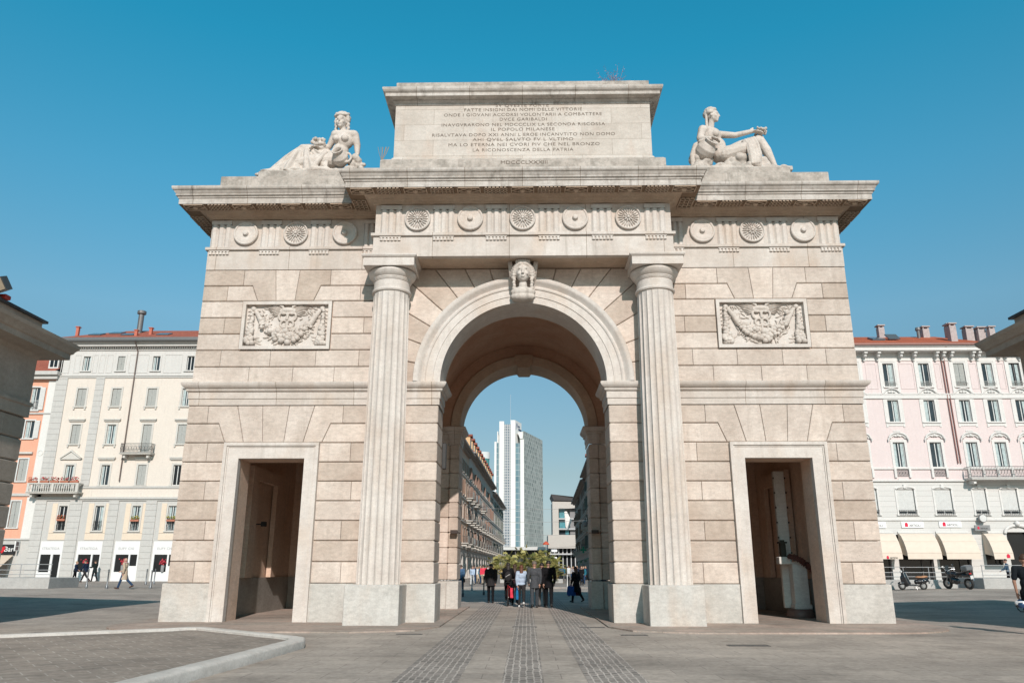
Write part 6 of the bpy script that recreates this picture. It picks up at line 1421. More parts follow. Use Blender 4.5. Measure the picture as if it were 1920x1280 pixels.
chain(b, [(7.66, Y-.12, 14.9), (7.8, Y-.05, 14.5), (7.85, Y-.1, 14.15)], [.17, .14, .08])
cap(b, (8.30, Y, 14.16), (8.45, Y-.04, 14.10), .09, .075); cap(b, (8.45, Y-.04, 14.08), (8.74, Y-.12, 14.02), .07, .045)
P = head(b, (6.40, Y-.03, 16.07), (.93, -.50, -.02), K*1.45)
hr = MB()
for i in range(60):
    a = 2*pi*i/60; e = R.uniform(-.3, 1.3); hr.ball(P(.080*cos(a)*cos(e*.8), -.03+.088*sin(a)*cos(e*.8)*(1 if sin(a) < 0 else .72), .045+.072*sin(e)), R.uniform(.055, .08), 8, 6)
for k in range(18): a = pi*k/17; hr.ball(P(.08*cos(a), .055*sin(a)-.01, .09+R.uniform(-.01, .015)), (.06, .06, .05), 8, 6)
for k in range(9): hr.ball(P(-.05, -.09, .02-.028*k), .055, 8, 6); hr.ball(P(.06, -.08, .02-.028*k), .055, 8, 6)
dr = MB()
for k in range(9):
    u = k/8; x0 = 7.32+.40*u; pts = [(x0, Y+.15, 15.08+.12*u), (x0, Y-.14, 15.04+.12*u), (x0+.03+.02*sin(k*2), Y-.36, 14.75), (x0+.06, Y-.42, 14.4), (x0+.08-.08*u, Y-.42, 14.04+.05*sin(k*3))]
    chain(dr, [(a, b_-(.05 if k % 2 else 0), c) for a, b_, c in pts], [.05, .055, .038, .036, .04], 8)
for k in range(7): u = k/6; chain(dr, [(5.98+.14*u, Y-.05, 15.12-.05*u), (5.72+.08*u, Y-.16, 14.9), (5.58+.04*u, Y-.2, 14.5), (5.6, Y-.15, 14.1)], [.06, .08, .08, .08], 8)
chain(dr, [(5.86, Y-.3, 14.95), (6.1, Y-.42, 14.98), (6.36, Y-.3, 15.04)], [.08, .07, .08], 8)
gl = MB()
for k in range(44): u = R.random(); gl.ball((7.62+.52*u, Y-.1+R.gauss(0, .07), 15.47+R.gauss(0, .05)), R.uniform(.035, .06), 8, 6)
rk = MB()
for k in range(80):
    x = R.uniform(5.4, 8.6); rk.ball((x, Y+R.uniform(-.35, .35), 13.93+R.uniform(-.05, .14)), (R.uniform(.10, .28), .2, R.uniform(.08, .15)), 8, 6)
for k in range(60): rk.ball((R.uniform(6.6, 8.0), Y+R.uniform(-.25, .2), R.uniform(14.0, 14.42)), R.uniform(.13, .2), 8, 6)
for k in range(30): rk.ball((5.85+R.gauss(0, .18), Y-.15+R.uniform(-.15, .2), R.uniform(14.0, 14.5)), R.uniform(.09, .16), 8, 6)
rk.box(5.4, 8.75, Y-.45, Y+.5, 13.8, 13.97)
ur = MB(); Mu = Matrix.Rotation(radians(52), 4, 'X') @ Matrix.Rotation(radians(25), 4, 'Y')
ur.lathe([(.0, -.42), (.2, -.36), (.32, -.12), (.32, .06), (.22, .22), (.17, .27), (.22, .32), (.23, .37), (.17, .37), (.14, .28), (.14, .1), (0, .05)], 22, (6.03, Y-.28, 14.66), Mu, caps=False)
sculpture('reclining_statue', 'marble figure leaning on an urn, face in profile to the right, on the right wing', (7.0, Y, 13.8), [('body', b, .022, 1, M_STATUE), ('hair', hr, .020, 0, M_STATUE), ('drapery', dr, .024, 1, M_STATUE), ('garland', gl, .018, 0, M_STATUE), ('urn', ur, .018, 0, M_STATUE), ('rock', rk, .03, 1, M_ROCK)], 'reclining marble statues on the wings')
# ================================================================ people
M_SKIN = plain('skin', (.46, .27, .20), .6, var=.1); M_SKIND = plain('skin_tanned', (.36, .20, .14), .6, var=.1)
def cloth(name, c, rough=.95):
    m = plain('cloth_'+name, c, rough, var=.25, scale=14, bump=.15); m.node_tree.nodes['Principled BSDF'].inputs['Specular IOR Level'].default_value = .08; return m
C_BLACK = cloth('black', (.013, .013, .015)); C_CHAR = cloth('charcoal', (.032, .031, .033)); C_GREY = cloth('grey_suit', (.075, .082, .092)); C_NAVY = cloth('navy', (.018, .028, .055))
C_JEAN = cloth('jeans', (.03, .06, .12)); C_LBLUE = cloth('light_blue', (.42, .52, .66)); C_BEIGE = cloth('beige', (.50, .40, .30)); C_PINK = cloth('pink', (.60, .32, .34)); C_WHITE = cloth('white', (.66, .66, .66)); C_DENIM = cloth('denim', (.07, .13, .22)); C_RED = cloth('red', (.50, .03, .03))
C_TEAL = cloth('teal', (.03, .16, .22)); C_PALE = cloth('pale_grey', (.38, .38, .40)); C_BLUE = cloth('blue', (.02, .07, .25)); C_CORAL = cloth('coral', (.72, .06, .10)); C_OLIVE = cloth('olive', (.10, .10, .05)); C_LGREY = cloth('light_grey', (.17, .17, .17))
H_DARK = plain('hair_dark', (.018, .013, .010), .6, var=.3, scale=40); H_BROWN = plain('hair_brown', (.06, .032, .018), .6, var=.3, scale=40); H_RED = plain('hair_auburn', (.12, .045, .022), .6, var=.3, scale=40); H_GREY = plain('hair_grey', (.16, .13, .11), .6, var=.3, scale=40); H_BLOND = plain('hair_blond', (.35, .24, .12), .6, var=.3, scale=40)
L_SHOE = plain('shoe_black', (.015, .013, .012), .4); L_BROWN = plain('shoe_brown', (.07, .03, .018), .45); L_WHITE = plain('shoe_white', (.6, .6, .6), .6)
def rig(lt=(.35, .15), rt=(-.30, .35), la=(-.3, .3), ra=(.3, .3), lean=.03, w=1.0, fem=False, out=.10, turn=0.0):
    """joint positions; the figure faces +Y. leg = (thigh swing, knee bend), arm = (swing, elbow bend)"""
    J = {}; hz = .93; J['pelvis'] = Vector((0, 0, hz)); sh = .185*w if not fem else .165*w
    up = Vector((0, sin(lean), cos(lean)))
    J['waist'] = J['pelvis']+up*.17; J['chest'] = J['pelvis']+up*.37; J['neck'] = J['pelvis']+up*.54; J['head'] = J['neck']+Vector((0, .03, .145))
    for s, n, lg, ar in ((-1, 'L', lt, la), (1, 'R', rt, ra)):
        h = J['pelvis']+Vector((s*.09, 0, -.03)); k = h+Vector((s*.01, sin(lg[0])*.43, -cos(lg[0])*.43)); b = lg[0]-lg[1]; a = k+Vector((0, sin(b)*.41, -cos(b)*.41))
        J['hip'+n], J['knee'+n], J['ankle'+n] = h, k, a; fb = b*.6; J['toe'+n] = a+Vector((s*.02, .17*cos(fb), .17*sin(fb)-.045)); J['heel'+n] = a+Vector((0, -.045, -.05))
        q = J['pelvis']+up*.50+Vector((s*sh, 0, 0)); e = q+Vector((s*sin(out)*.36, sin(ar[0])*.29*cos(out), -cos(ar[0])*.29)); c = ar[0]+ar[1]; v = e+Vector((-s*.02, sin(c)*.25, -cos(c)*.25))
        J['sho'+n], J['elb'+n], J['wri'+n] = q, e, v
    zmin = min(min(J['toe'+n].z-.02, J['heel'+n].z-.03) for n in 'LR')
    for k in J: J[k] = J[k]-Vector((0, 0, zmin))
    return J
def figure(t, J, top, legs, shoe, hair, skin=None, vox=.014, coat=0.0, sleeves=True, skirt=0.0, hairstyle='short', fem=False, hands=True, hood=False, bulk=1.0, scarf=None, kn=''):
    skin = skin or M_SKIN; up = (J['neck']-J['pelvis']).normalized(); hi = vox < .016
    def fin(mb, name, mat, v=vox, sm=1, parent=None):
        me = remeshed(mb, v, sm, name); me.materials.append(mat); return link(name, me, parent or t)
    b = MB()
    b.ball(J['pelvis'], (.155, .11, .13), 14, 10); b.ball(J['waist'], (.135, .095, .15), 14, 10); b.ball(J['chest'], (.165, .11, .17), 14, 10); cap(b, J['shoL'], J['shoR'], .065, .065, 10, 2); cap(b, J['neck']-up*.08, J['head']-Vector((0, .01, .05)), .058, .052, 10, 2)
    for n, s in (('L', -1), ('R', 1)):
        cap(b, J['hip'+n], J['knee'+n], .088, .056, 10); cap(b, J['knee'+n], J['ankle'+n], .056, .038, 10); cap(b, J['heel'+n], J['toe'+n], .035, .03, 8, 2)
        cap(b, J['sho'+n], J['elb'+n], .050, .040, 10); cap(b, J['elb'+n], J['wri'+n], .040, .027, 10); d = (J['wri'+n]-J['elb'+n]).normalized()
        if hi and hands: hand(b, J['wri'+n], d, (-s*.8, .5, 0), 1.05, .35, .0095, s)
        else: cap(b, J['wri'+n], J['wri'+n]+d*.09, .028, .03, 8, 1); [cap(b, J['wri'+n]+d*.09+Vector((0, (k-1.5)*.02, 0)), J['wri'+n]+d*(.15-.008*abs(k-1))+Vector((0, (k-1.5)*.022, 0)), .010, .009, 6, 1) for k in range(4)]; cap(b, J['wri'+n]+d*.03, J['wri'+n]+d*.08+Vector((0, .045, 0)), .012, .01, 6, 1)
    P = head(b, J['head'], (0, 1, -.02), 1.08)
    fin(b, 'body', skin, vox if hi else vox)
    g = .018*bulk; m = MB(); lo = J['pelvis']-up*(.02+coat*.45)
    m.ball(J['chest'], (.168+g, .118+g, .185), 14, 10); m.ball(J['waist'], (.145+g, .105+g, .16), 14, 10); cap(m, J['shoL'], J['shoR'], .060+g*.4, .060+g*.4, 10, 2); m.ball(J['neck']-up*.05, (.085, .08, .06), 10, 8)
    if coat > 0: m.tube([J['waist'], J['pelvis'], lo, lo-Vector((0, 0, .12*coat+.02))], [.13+g*.7, .145+g*.8, .15+g+.02*coat, .155+g+.03*coat], 16)
    else: m.ball(J['pelvis']+up*.02, (.155+g, .112+g, .10), 14, 10)
    for n in 'LR':
        e = J['elb'+n] if sleeves else J['sho'+n].lerp(J['elb'+n], .72)
        cap(m, J['sho'+n], e, .058+g, .048+g, 10)
        if sleeves: cap(m, J['elb'+n], J['elb'+n].lerp(J['wri'+n], .93), .048+g, .037+g*.7, 10)
    if hood: m.ball(J['neck']+Vector((0, -.07, .02)), (.11, .07, .08), 10, 8)
    fin(m, 'jacket' if sleeves else 'shirt', top)
    m = MB(); m.ball(J['pelvis']-up*.01, (.163, .122, .13), 14, 10)
    if skirt: m.tube([J['pelvis'], J['pelvis']-Vector((0, 0, .2)), J['pelvis']-Vector((0, 0, skirt))], [.16, .19, .2], 16)
    for n in 'LR': cap(m, J['hip'+n], J['knee'+n], .103, .072, 12); cap(m, J['knee'+n], J['ankle'+n]+Vector((0, 0, .0)), .072, .056, 12)
    fin(m, 'trousers' if not skirt else 'skirt', legs)
    for n in 'LR':
        m = MB(); a = J['ankle'+n]; cap(m, J['heel'+n]+Vector((0, 0, .012)), J['toe'+n]+Vector((0, 0, .004)), .048, .038, 10, 2); cap(m, a, J['heel'+n]+Vector((0, .01, .02)), .046, .045, 8, 1); fin(m, 'shoe', shoe)
    if hairstyle != 'bald':
        m = MB()
        for i in range(26):
            a = 2*pi*i/26
            for e in (.0, .45, .9, 1.35):
                y = sin(a)*cos(e)
                if y > .45 and e < .9: continue
                m.ball(P(.078*cos(a)*cos(e), -.012+.098*y, .035+.085*sin(e)), .022, 7, 5)
        m.ball(P(0, -.03, .04), (.075, .075, .075), 12, 9)
        if hairstyle == 'long':
            for k in range(9): m.ball(P(0, -.075-.01*k*.3, .02-.035*k), (.085, .045, .05), 10, 7)
        if hairstyle == 'bun': m.ball(P(0, -.12, .05), .045, 10, 8)
        fin(m, 'hair', hair)
    if scarf: m = MB(); [m.ball(J['neck']+Vector((.075*cos(a), .02+.075*sin(a), .015+.012*sin(3*a))), .035, 8, 6) for a in [2*pi*k/14 for k in range(14)]]; fin(m, 'scarf', scarf)
    return P
def person(label, x, y, rz, H, J, group=None, z=None, **kw):
    t = thing('person', label, 'person', (x, y, gz(x, y) if z is None else z), rz, group); t.scale = (H/1.77,)*3; figure(t, J, **kw); return t
def bag(name, label, J, n, mat, w=.34, h=.30, d=.12, t=None, drop=.12, cat='bag', strap=True, rz=0.0):
    """a bag hanging from hand n of figure t: a thing of its own in world space"""
    s = t.scale[0]; p = t.location+Matrix.Rotation(t.rotation_euler.z, 3, 'Z') @ (J['wri'+n]*s); o = thing(name, label, cat, (p.x, p.y, p.z-drop-h-.06), t.rotation_euler.z+rz)
    mb = MB(); vs = []; 
    for z, k in ((0, .85), (h*.12, 1.0), (h*.6, .97), (h*.92, .8), (h, .6)): vs += [(d/2*k*a, w/2*(k*.3+.7)*b, z) for a, b in ((-1, -1), (1, -1), (1, 1), (-1, 1))]
    mb.add(vs, [(3, 2, 1, 0), (16, 17, 18, 19)]+[(r*4+i, r*4+(i+1) % 4, r*4+4+(i+1) % 4, r*4+4+i) for r in range(4) for i in range(4)]); T(o, mb, 'bag_body', mat, 40)
    mb = MB(); 
    for a in (-1, 1): mb.tube([(a*d*.3, -w*.22, h-.01), (a*d*.15, -w*.1, h+drop*.7), (0, 0, h+drop), (a*d*.15, w*.1, h+drop*.7), (a*d*.3, w*.22, h-.01)], .009, 6)
    T(o, mb, 'handles', mat); return o
GW = 'people walking away through the arch'
J1 = rig((.20, .05), (-.15, .10), (.15, .25), (-.10, .2), .03, 1.08)
p = person('person in a bulky charcoal jacket and black trousers walking alone, leftmost through the arch', -1.5, 13.4, 0, 1.66, J1, GW, top=C_CHAR, legs=C_BLACK, shoe=L_SHOE, hair=H_DARK, coat=.25, bulk=2.2, hood=True)
J3 = rig((.25, .1), (-.35, .5), (-.25, .3), (.25, .2), .03, fem=True)
p3 = person('person with auburn hair in a pale blue shirt and dark trousers, walking away', -.13, 9.5, 0, 1.60, J3, GW, top=C_LBLUE, legs=C_CHAR, shoe=L_WHITE, hair=H_RED, hairstyle='long', fem=True)
bag('shopping_bag', 'small bright blue bag in the left hand of the person in pale blue', J3, 'L', cloth('bright_blue', (.02, .16, .36)), .26, .34, .1, p3)
J4 = rig((-.2, .35), (.22, .08), (.2, .2), (-.15, .25), .03, 1.12)
p = person('person in a grey suit with greying hair, in the middle of the group', .38, 9.1, radians(2), 1.74, J4, GW, top=C_GREY, legs=cloth('grey_trousers', (.06, .068, .078)), shoe=L_SHOE, hair=H_GREY, coat=.28, bulk=1.2)
J5 = rig((.25, .05), (-.25, .4), (-.15, .2), (.2, .2), .02, 1.1)
p = person('tall person in a black suit jacket, rightmost of the close group', .93, 9.15, radians(-2), 1.77, J5, GW, top=C_BLACK, legs=C_BLACK, shoe=L_SHOE, hair=H_DARK, coat=.28, bulk=1.2)
J6 = rig((.18, .05), (-.2, .3), (.1, .3), (-.1, .3), .02, 1.0)
p = person('person in a grey jacket and light grey trousers, half hidden between the suited walkers', .68, 9.9, 0, 1.68, J6, GW, top=cloth('mid_grey', (.09, .088, .085)), legs=C_LGREY, shoe=L_SHOE, hair=H_DARK, coat=.22)
J7 = rig((.2, .1), (-.3, .5), (-.2, .3), (.2, .3), .03)
p = person('person in dark clothes half hidden behind the cyclist and the pale blue shirt', -.42, 11.6, 0, 1.64, J7, GW, top=cloth('dark_check', (.045, .025, .03)), legs=C_BLACK, shoe=L_SHOE, hair=H_BROWN, hairstyle='long')
# cyclist seen from behind
J2 = rig((.75, 1.0), (.35, .75), (.55, .45), (.55, .45), .12, 1.0, fem=True, out=.22)
sh = J2['pelvis'].z
p = person('person with long dark hair and a dark backpack riding a bicycle away through the arch', -.68, 10.85, 0, 1.60, J2, GW, z=.12, top=C_BLACK, legs=C_BLACK, shoe=L_SHOE, hair=H_DARK, hairstyle='long', fem=True, coat=.25, bulk=1.5)
o = thing('backpack', 'dark backpack with a pale strap on the cyclist', 'backpack', (-.68, 10.85-.20, 1.14), 0); mb = MB(); mb.ball((0, 0, .0), (.15, .085, .2), 12, 9); T(o, mb, 'sack', C_CHAR, 40); mb = MB(); mb.tube([(-.1, -.075, -.02), (.0, -.09, .05), (.08, -.08, .08)], .009, 5); T(o, mb, 'strap', C_WHITE)
def wheel(t, c, R_, r, spokes=18, tyre=None, hub=.03, wid=1.0):
    M3 = Matrix.Rotation(radians(90), 3, 'Z'); mb = MB(); mb.torus(c, R_, r, M3, 32, 8); w = T(t, mb, 'wheel', tyre or plain('rubber', (.02, .02, .02), .8))
    mb = MB(); mb.torus(c, R_-r*1.2, r*.45, M3, 32, 6); c = Vector(c)
    for k in range(spokes): a = 2*pi*k/spokes; mb.tube([c+Vector(((-1)**k*hub*.5, 0, 0)), c+Vector((0, (R_-r)*cos(a), (R_-r)*sin(a)))], .0022*(1+wid), 4)
    mb.tube([c-Vector((hub, 0, 0)), c+Vector((hub, 0, 0))], .02*wid, 8); T(w, mb, 'rim', plain('steel', (.45, .45, .45), .3, .8)); return w
def bicycle(label, x, y, rz, col, group=None, z=0):
    t = thing('bicycle', label, 'bicycle', (x, y, z), rz, group); wheel(t, (0, -.52, .34), .32, .022); wheel(t, (0, .52, .34), .32, .022)
    m = plain('frame_%s' % col[3], col[:3], .4, .2); mb = MB(); bb = (0, -.05, .30); st = (0, -.17, .80); hd = (0, .36, .82); hb_ = (0, .38, .70)
    for a, b in ((bb, st), (st, hd), (bb, hb_), (bb, (0, -.52, .34)), (st, (0, -.52, .34)), (hb_, (0, .52, .34)), (hd, hb_)): mb.tube([a, b], .018, 7)
    mb.tube([(-.03, -.52, .34), (-.035, -.52, .68), (.035, -.52, .68), (.03, -.52, .34)], .006, 5); T(t, mb, 'frame', m)
    mb = MB(); mb.tube([(0, .36, .82), (0, .33, 1.0)], .014, 6); mb.tube([(-.29, .16, 1.02), (-.25, .28, 1.03), (0, .36, 1.0), (.25, .28, 1.03), (.29, .16, 1.02)], .012, 6); T(t, mb, 'handlebar', plain('steel', (.45, .45, .45), .3, .8))
    mb = MB(); mb.ball((0, -.2, .92), (.075, .13, .035), 10, 7); mb.tube([st, (0, -.2, .9)], .013, 6); T(t, mb, 'saddle', L_SHOE); return t
bicycle('bicycle ridden away through the arch, red pannier on its right side', -.68, 10.85, 0, (.30, .02, .02, 'r'))
o = thing('pannier_bag', 'bright coral red pannier bag hanging on the right of the bicycle', 'bag', (-.52, 10.42, .30)); mb = MB(); mb.cbox(-.07, .07, -.17, .17, 0, .40, .03, 0); T(o, mb, 'bag_body', C_CORAL, 40); mb = MB(); mb.tube([(-.05, -.08, .38), (-.1, 0, .46), (-.05, .08, .38)], .01, 5); T(o, mb, 'hook_strap', C_CORAL)
# woman with the blue bags
J8 = rig((.30, .1), (-.30, .45), (.15, .35), (-.05, .4), .03, fem=True)
p8 = person('person in black with red-brown hair carrying big blue bags, walking left beyond the arch', 2.3, 14.1, radians(35), 1.56, J8, None, top=C_BLACK, legs=C_BLACK, shoe=L_SHOE, hair=H_RED, hairstyle='long', fem=True, skirt=.42)
bag('tote_bag', 'large blue tote bag with a white mark carried low by the person in black', J8, 'L', C_BLUE, .42, .40, .18, p8, .05); bag('shoulder_bag', 'dark blue bag with a pink edge on the right side of the person in black', J8, 'R', cloth('plum', (.12, .02, .06)), .32, .36, .12, p8, .08)
J9 = rig((.15, .05), (-.15, .2), (.1, .5), (.0, .4), .04)
p9 = person('person in a blue denim jacket and jeans beside the left pier, seen through the arch', -4.45, 33.6, radians(8), 1.70, J9, None, top=C_DENIM, legs=C_JEAN, shoe=L_WHITE, hair=H_BROWN, vox=.02, coat=.1, bulk=1.5)
bag('shoulder_bag', 'black bag hanging at the right side of the person in denim', J9, 'R', C_BLACK, .42, .26, .16, p9, .02)
p = person('person in pale grey shirt with a cap just left of the right pier', 4.75, 27.0, radians(10), 1.68, rig((.1, .05), (-.1, .1), (.1, .6), (.1, .4), .03), None, top=C_PALE, legs=C_NAVY, shoe=L_SHOE, hair=C_WHITE, vox=.02)
# square, left side: facing -X = rz +90
JA = rig((-.45, .35), (.42, .1), (.35, .3), (-.45, .3), .06)
p = person('person in a navy jacket striding left in front of the second white shopfront', -35.5, 42.2, radians(90), 1.78, JA, None, top=C_NAVY, legs=C_CHAR, shoe=L_BROWN, hair=H_DARK, vox=.02, coat=.15, bulk=1.4)
JB = rig((.12, .0), (-.12, .1), (.2, .6), (.1, .9), .02)
p = person('person in a navy blazer over a white shirt facing right beside a pilaster', -39.0, 47.0, radians(-75), 1.68, JB, None, top=C_NAVY, legs=C_BLACK, shoe=L_BROWN, hair=H_BLOND, vox=.02, coat=.15)
p = person('person in a dark coat with a dark rucksack facing the person in the blazer', -37.3, 47.0, radians(70), 1.76, rig((.2, .1), (-.2, .3), (.5, 1.0), (.3, .8), .03), None, top=cloth('dark_green', (.018, .026, .026)), legs=C_BLACK, shoe=L_SHOE, hair=H_DARK, vox=.02, coat=.3, bulk=1.8)
JD = rig((.32, .05), (-.42, .45), (-.3, .5), (.2, .9), .02, 1.05)
p = person('bald bearded person in an open beige coat, pink scarf and blue jeans walking left', -22.75, 23.2, radians(88), 1.73, JD, None, top=C_BEIGE, legs=C_JEAN, shoe=L_BROWN, hair=H_DARK, vox=.014, coat=.62, hairstyle='bald', scarf=C_PINK, bulk=1.2)
# person at the right edge with a helmet
JR = rig((.1, .0), (-.1, .15), (.05, .12), (.1, .3), .02, 1.15, out=.14)
pr = person('person in a dark short-sleeved shirt, cut off by the right edge, holding a helmet', 11.72, -3.3, radians(-28), 1.78, JR, None, top=cloth('black_polo', (.016, .02, .024)), legs=C_BLACK, shoe=L_SHOE, hair=H_BROWN, skin=M_SKIND, vox=.010, sleeves=False, coat=.12, bulk=.9)
w_ = pr.location+Matrix.Rotation(pr.rotation_euler.z, 3, 'Z') @ (JR['wriL']*pr.scale[0])
o = thing('helmet', 'blue and white motorcycle helmet held low by the person at the right edge', 'helmet', (w_.x+.05, w_.y-.03, w_.z-.40), radians(-30))
mb = MB(); vs = []; n = 22
for i in range(12):
    th = .05+2.0*i/11
    for k in range(n): a = 2*pi*k/n; vs.append((.125*sin(th)*cos(a), .15*sin(th)*sin(a)*(1.0), .13+.135*cos(th)))
mb.add(vs, [(i*n+k, (i+1)*n+k, (i+1)*n+(k+1) % n, i*n+(k+1) % n) for i in range(11) for k in range(n)]+[tuple(range(n))]); T(o, mb, 'shell', plain('helmet_blue', (.015, .05, .12), .2, coat=.6), 60)
mb = MB(); mb.torus((0, 0, .13), .145, .022, Matrix.Rotation(radians(62), 3, 'X'), 24, 6, .2, 2.6); mb.ball((-.09, -.06, .17), (.05, .06, .05), 10, 8); T(o, mb, 'white_graphic', plain('helmet_white', (.7, .72, .74), .25), 60)
mb = MB(); mb.torus((0, .02, .10), .128, .03, Matrix.Rotation(radians(0), 3, 'X') @ Matrix.Rotation(radians(90), 3, 'X'), 20, 6, .5, 2.6); T(o, mb, 'visor', M_GLASSD, 60)
mb = MB(); mb.tube([(-.11, 0, .06), (-.05, 0, -.02), (.05, 0, -.02), (.11, 0, .06)], .012, 5); T(o, mb, 'chin_strap', L_SHOE)
# background figures: a few body types copied with their own clothes
protos = []
for k, (J, kw) in enumerate(((rig(), {}), (rig((-.3, .4), (.3, .1), (.3, .3), (-.3, .3)), dict(hairstyle='long', fem=True)), (rig((.08, 0), (-.06, .05), (.2, .8), (.1, .2)), dict(coat=.35)), (rig((.05, 0), (-.2, .3), (-.1, .3), (.15, .6), fem=True), dict(skirt=.45, hairstyle='bun', fem=True)))):
    t = thing('person', 'x', 'person', (0, 0, 0)); figure(t, J, top=C_BLACK, legs=C_JEAN, shoe=L_SHOE, hair=H_DARK, vox=.028, **kw); protos.append(t)
tops = {'teal': C_TEAL, 'red': C_RED, 'white': C_WHITE, 'black': C_BLACK, 'navy': C_NAVY, 'pale grey': C_PALE, 'beige': C_BEIGE, 'light blue': C_LBLUE, 'pink': C_PINK, 'olive': C_OLIVE, 'coral': C_CORAL, 'denim blue': C_DENIM}
legm = {'black': C_BLACK, 'jeans': C_JEAN, 'grey': C_LGREY, 'beige': C_BEIGE, 'white': C_WHITE}
CR = [(-4.9, 52, 'light blue', 'white', 1), (-4.1, 55, 'coral', 'beige', 0), (-4.6, 60, 'teal', 'jeans', 2), (-5.3, 66, 'red', 'black', 1), (-3.6, 58, 'white', 'black', 3), (-4.3, 70, 'denim blue', 'grey', 0), (-5.6, 74, 'navy', 'jeans', 2), (-6.2, 80, 'beige', 'black', 1), (-4.8, 84, 'black', 'white', 0), (-5.9, 90, 'pale grey', 'jeans', 3), (-3.2, 50.5, 'pink', 'black', 1), (-6.6, 96, 'teal', 'black', 2), (-3.9, 79, 'olive', 'beige', 0),
      (5.0, 50, 'black', 'black', 2), (5.6, 56, 'teal', 'jeans', 0), (6.2, 61, 'navy', 'black', 1), (4.6, 64, 'white', 'grey', 3), (5.4, 70, 'pale grey', 'black', 0), (6.6, 72, 'black', 'jeans', 2), (4.3, 76, 'denim blue', 'black', 1), (5.8, 82, 'beige', 'jeans', 3), (6.9, 86, 'red', 'black', 0), (7.4, 66, 'light blue', 'black', 2), (4.9, 92, 'olive', 'grey', 1), (7.8, 90, 'navy', 'black', 0),
      (-5.1, 57, 'navy', 'jeans', 0), (-5.0, 62.5, 'white', 'beige', 3), (-4.0, 63, 'red', 'jeans', 2), (-5.5, 69, 'pale grey', 'black', 1), (-4.4, 74, 'teal', 'white', 3), (-5.2, 78, 'light blue', 'black', 0), (-4.5, 88, 'coral', 'grey', 2), (-5.0, 95, 'white', 'jeans', 1), (-6.3, 86, 'pink', 'white', 0), (-5.8, 100, 'navy', 'beige', 3),
      (5.2, 60, 'navy', 'jeans', 3), (6.0, 66, 'pale grey', 'jeans', 1), (4.9, 73, 'olive', 'black', 2), (6.1, 77, 'white', 'black', 0), (5.3, 88, 'teal', 'grey', 1), (6.3, 94, 'pink', 'jeans', 3)]
RA = random.Random(77)
HN = [('dark', H_DARK), ('brown', H_BROWN), ('blond', H_BLOND)]
for i, (x, y, c, l, k) in enumerate(CR):
    t = copy_tree(protos[k]); t.location = (x, y, 0); t.rotation_euler.z = RA.choice((0, pi, pi, .5, 2.6))+RA.uniform(-.4, .4); s = RA.uniform(.93, 1.03); t.scale = (s, s, s); hn, hm = HN[i % 3]
    for ch in t.children:
        m = {'jacket': tops[c], 'trousers': legm[l], 'skirt': legm[l], 'hair': hm}.get(ch.name.split('.')[0])
        if m: ch.material_slots[0].link = 'OBJECT'; ch.material_slots[0].material = m
    sd = 'left' if x < 0 else 'right'; dist = 'near' if y < 60 else ('middle' if y < 77 else 'far')
    t['label'] = 'small distant person, %s top, %s %s, %s hair, %s %s of the street' % (c, l, 'skirt' if k == 3 else ('jeans' if l == 'jeans' else 'trousers'), hn, dist, sd); t['group'] = 'crowd in the street beyond the arch'
    t['label'] = t['label'].replace('jeans jeans', 'blue jeans')
for t in protos:
    for ch in list(t.children): bpy.data.objects.remove(ch)
    bpy.data.objects.remove(t)
person('person in a blue jacket sitting forward behind the railing at the right edge', 29.4, 27.4, radians(60), 1.7, rig((.2, 0), (-.1, .1), (.4, .6), (.4, .6), .1), None, top=cloth('steel_blue', (.05, .09, .14)), legs=C_BLACK, shoe=L_SHOE, hair=H_BROWN, vox=.022)['label'] = 'person in a steel blue jacket behind the railing at the right edge'

# ================================================================ scooter and motorcycle
M_RUB = plain('rubber', (.02, .02, .02), .8); M_CHR = plain('steel', (.45, .45, .45), .3, .8); M_SCO = plain('scooter_black', (.015, .016, .02), .2, coat=.7)
t = thing('scooter', 'dark scooter with a tan saddle parked facing left before the pale ramp wall', 'scooter', (22.35, 24.9, gz(22.35, 24.9)), radians(90)); t['group'] = 'two-wheelers parked by the ramp'
def remade(mb, name, mat, vox, parent, sm=1): me = remeshed(mb, vox, sm, name); me.materials.append(mat); return link(name, me, parent)
for y, nm in ((.62, 'front'), (-.60, 'rear')):
    wheel(t, (0, y, .22), .175, .052, 5, M_RUB, .05, 5)
b = MB()   # rear cowl
for y, z, r in ((-.86, .50, (.08, .08, .07)), (-.70, .50, (.17, .16, .13)), (-.52, .47, (.20, .2, .16)), (-.34, .46, (.17, .16, .16)), (-.2, .44, (.13, .10, .14))): b.ball((0, y, z), r, 14, 10)
b.ball((0, -.6, .60), (.13, .3, .06), 14, 8); remade(b, 'rear_cowl', M_SCO, .016, t)
b = MB()   # leg shield and floor
b.tube([(0, .50, .98), (0, .44, .70), (0, .36, .42), (0, .24, .28)], [.10, .17, .19, .19], 14); b.ball((0, .56, .62), (.10, .12, .2), 12, 9); b.box(-.19, .19, -.25, .30, .22, .28); b.ball((0, .62, .36), (.09, .24, .10), 12, 9)
o = remade(b, 'leg_shield', M_SCO, .016, t)
mb = MB(); mb.tube([(-.2, .40, .92), (-.22, .30, .6), (-.2, .20, .33), (-.2, -.25, .27)], .015, 6); mb.tube([(.2, .40, .92), (.22, .30, .6), (.2, .20, .33), (.2, -.25, .27)], .015, 6); T(t, mb, 'chrome_trim', M_CHR)
b = MB(); b.ball((0, -.40, .70), (.14, .22, .06), 12, 8); b.ball((0, -.72, .73), (.12, .2, .06), 12, 8); b.ball((0, -.55, .69), (.12, .28, .05), 12, 8); remade(b, 'saddle', plain('tan_leather', (.42, .22, .12), .6), .014, t)
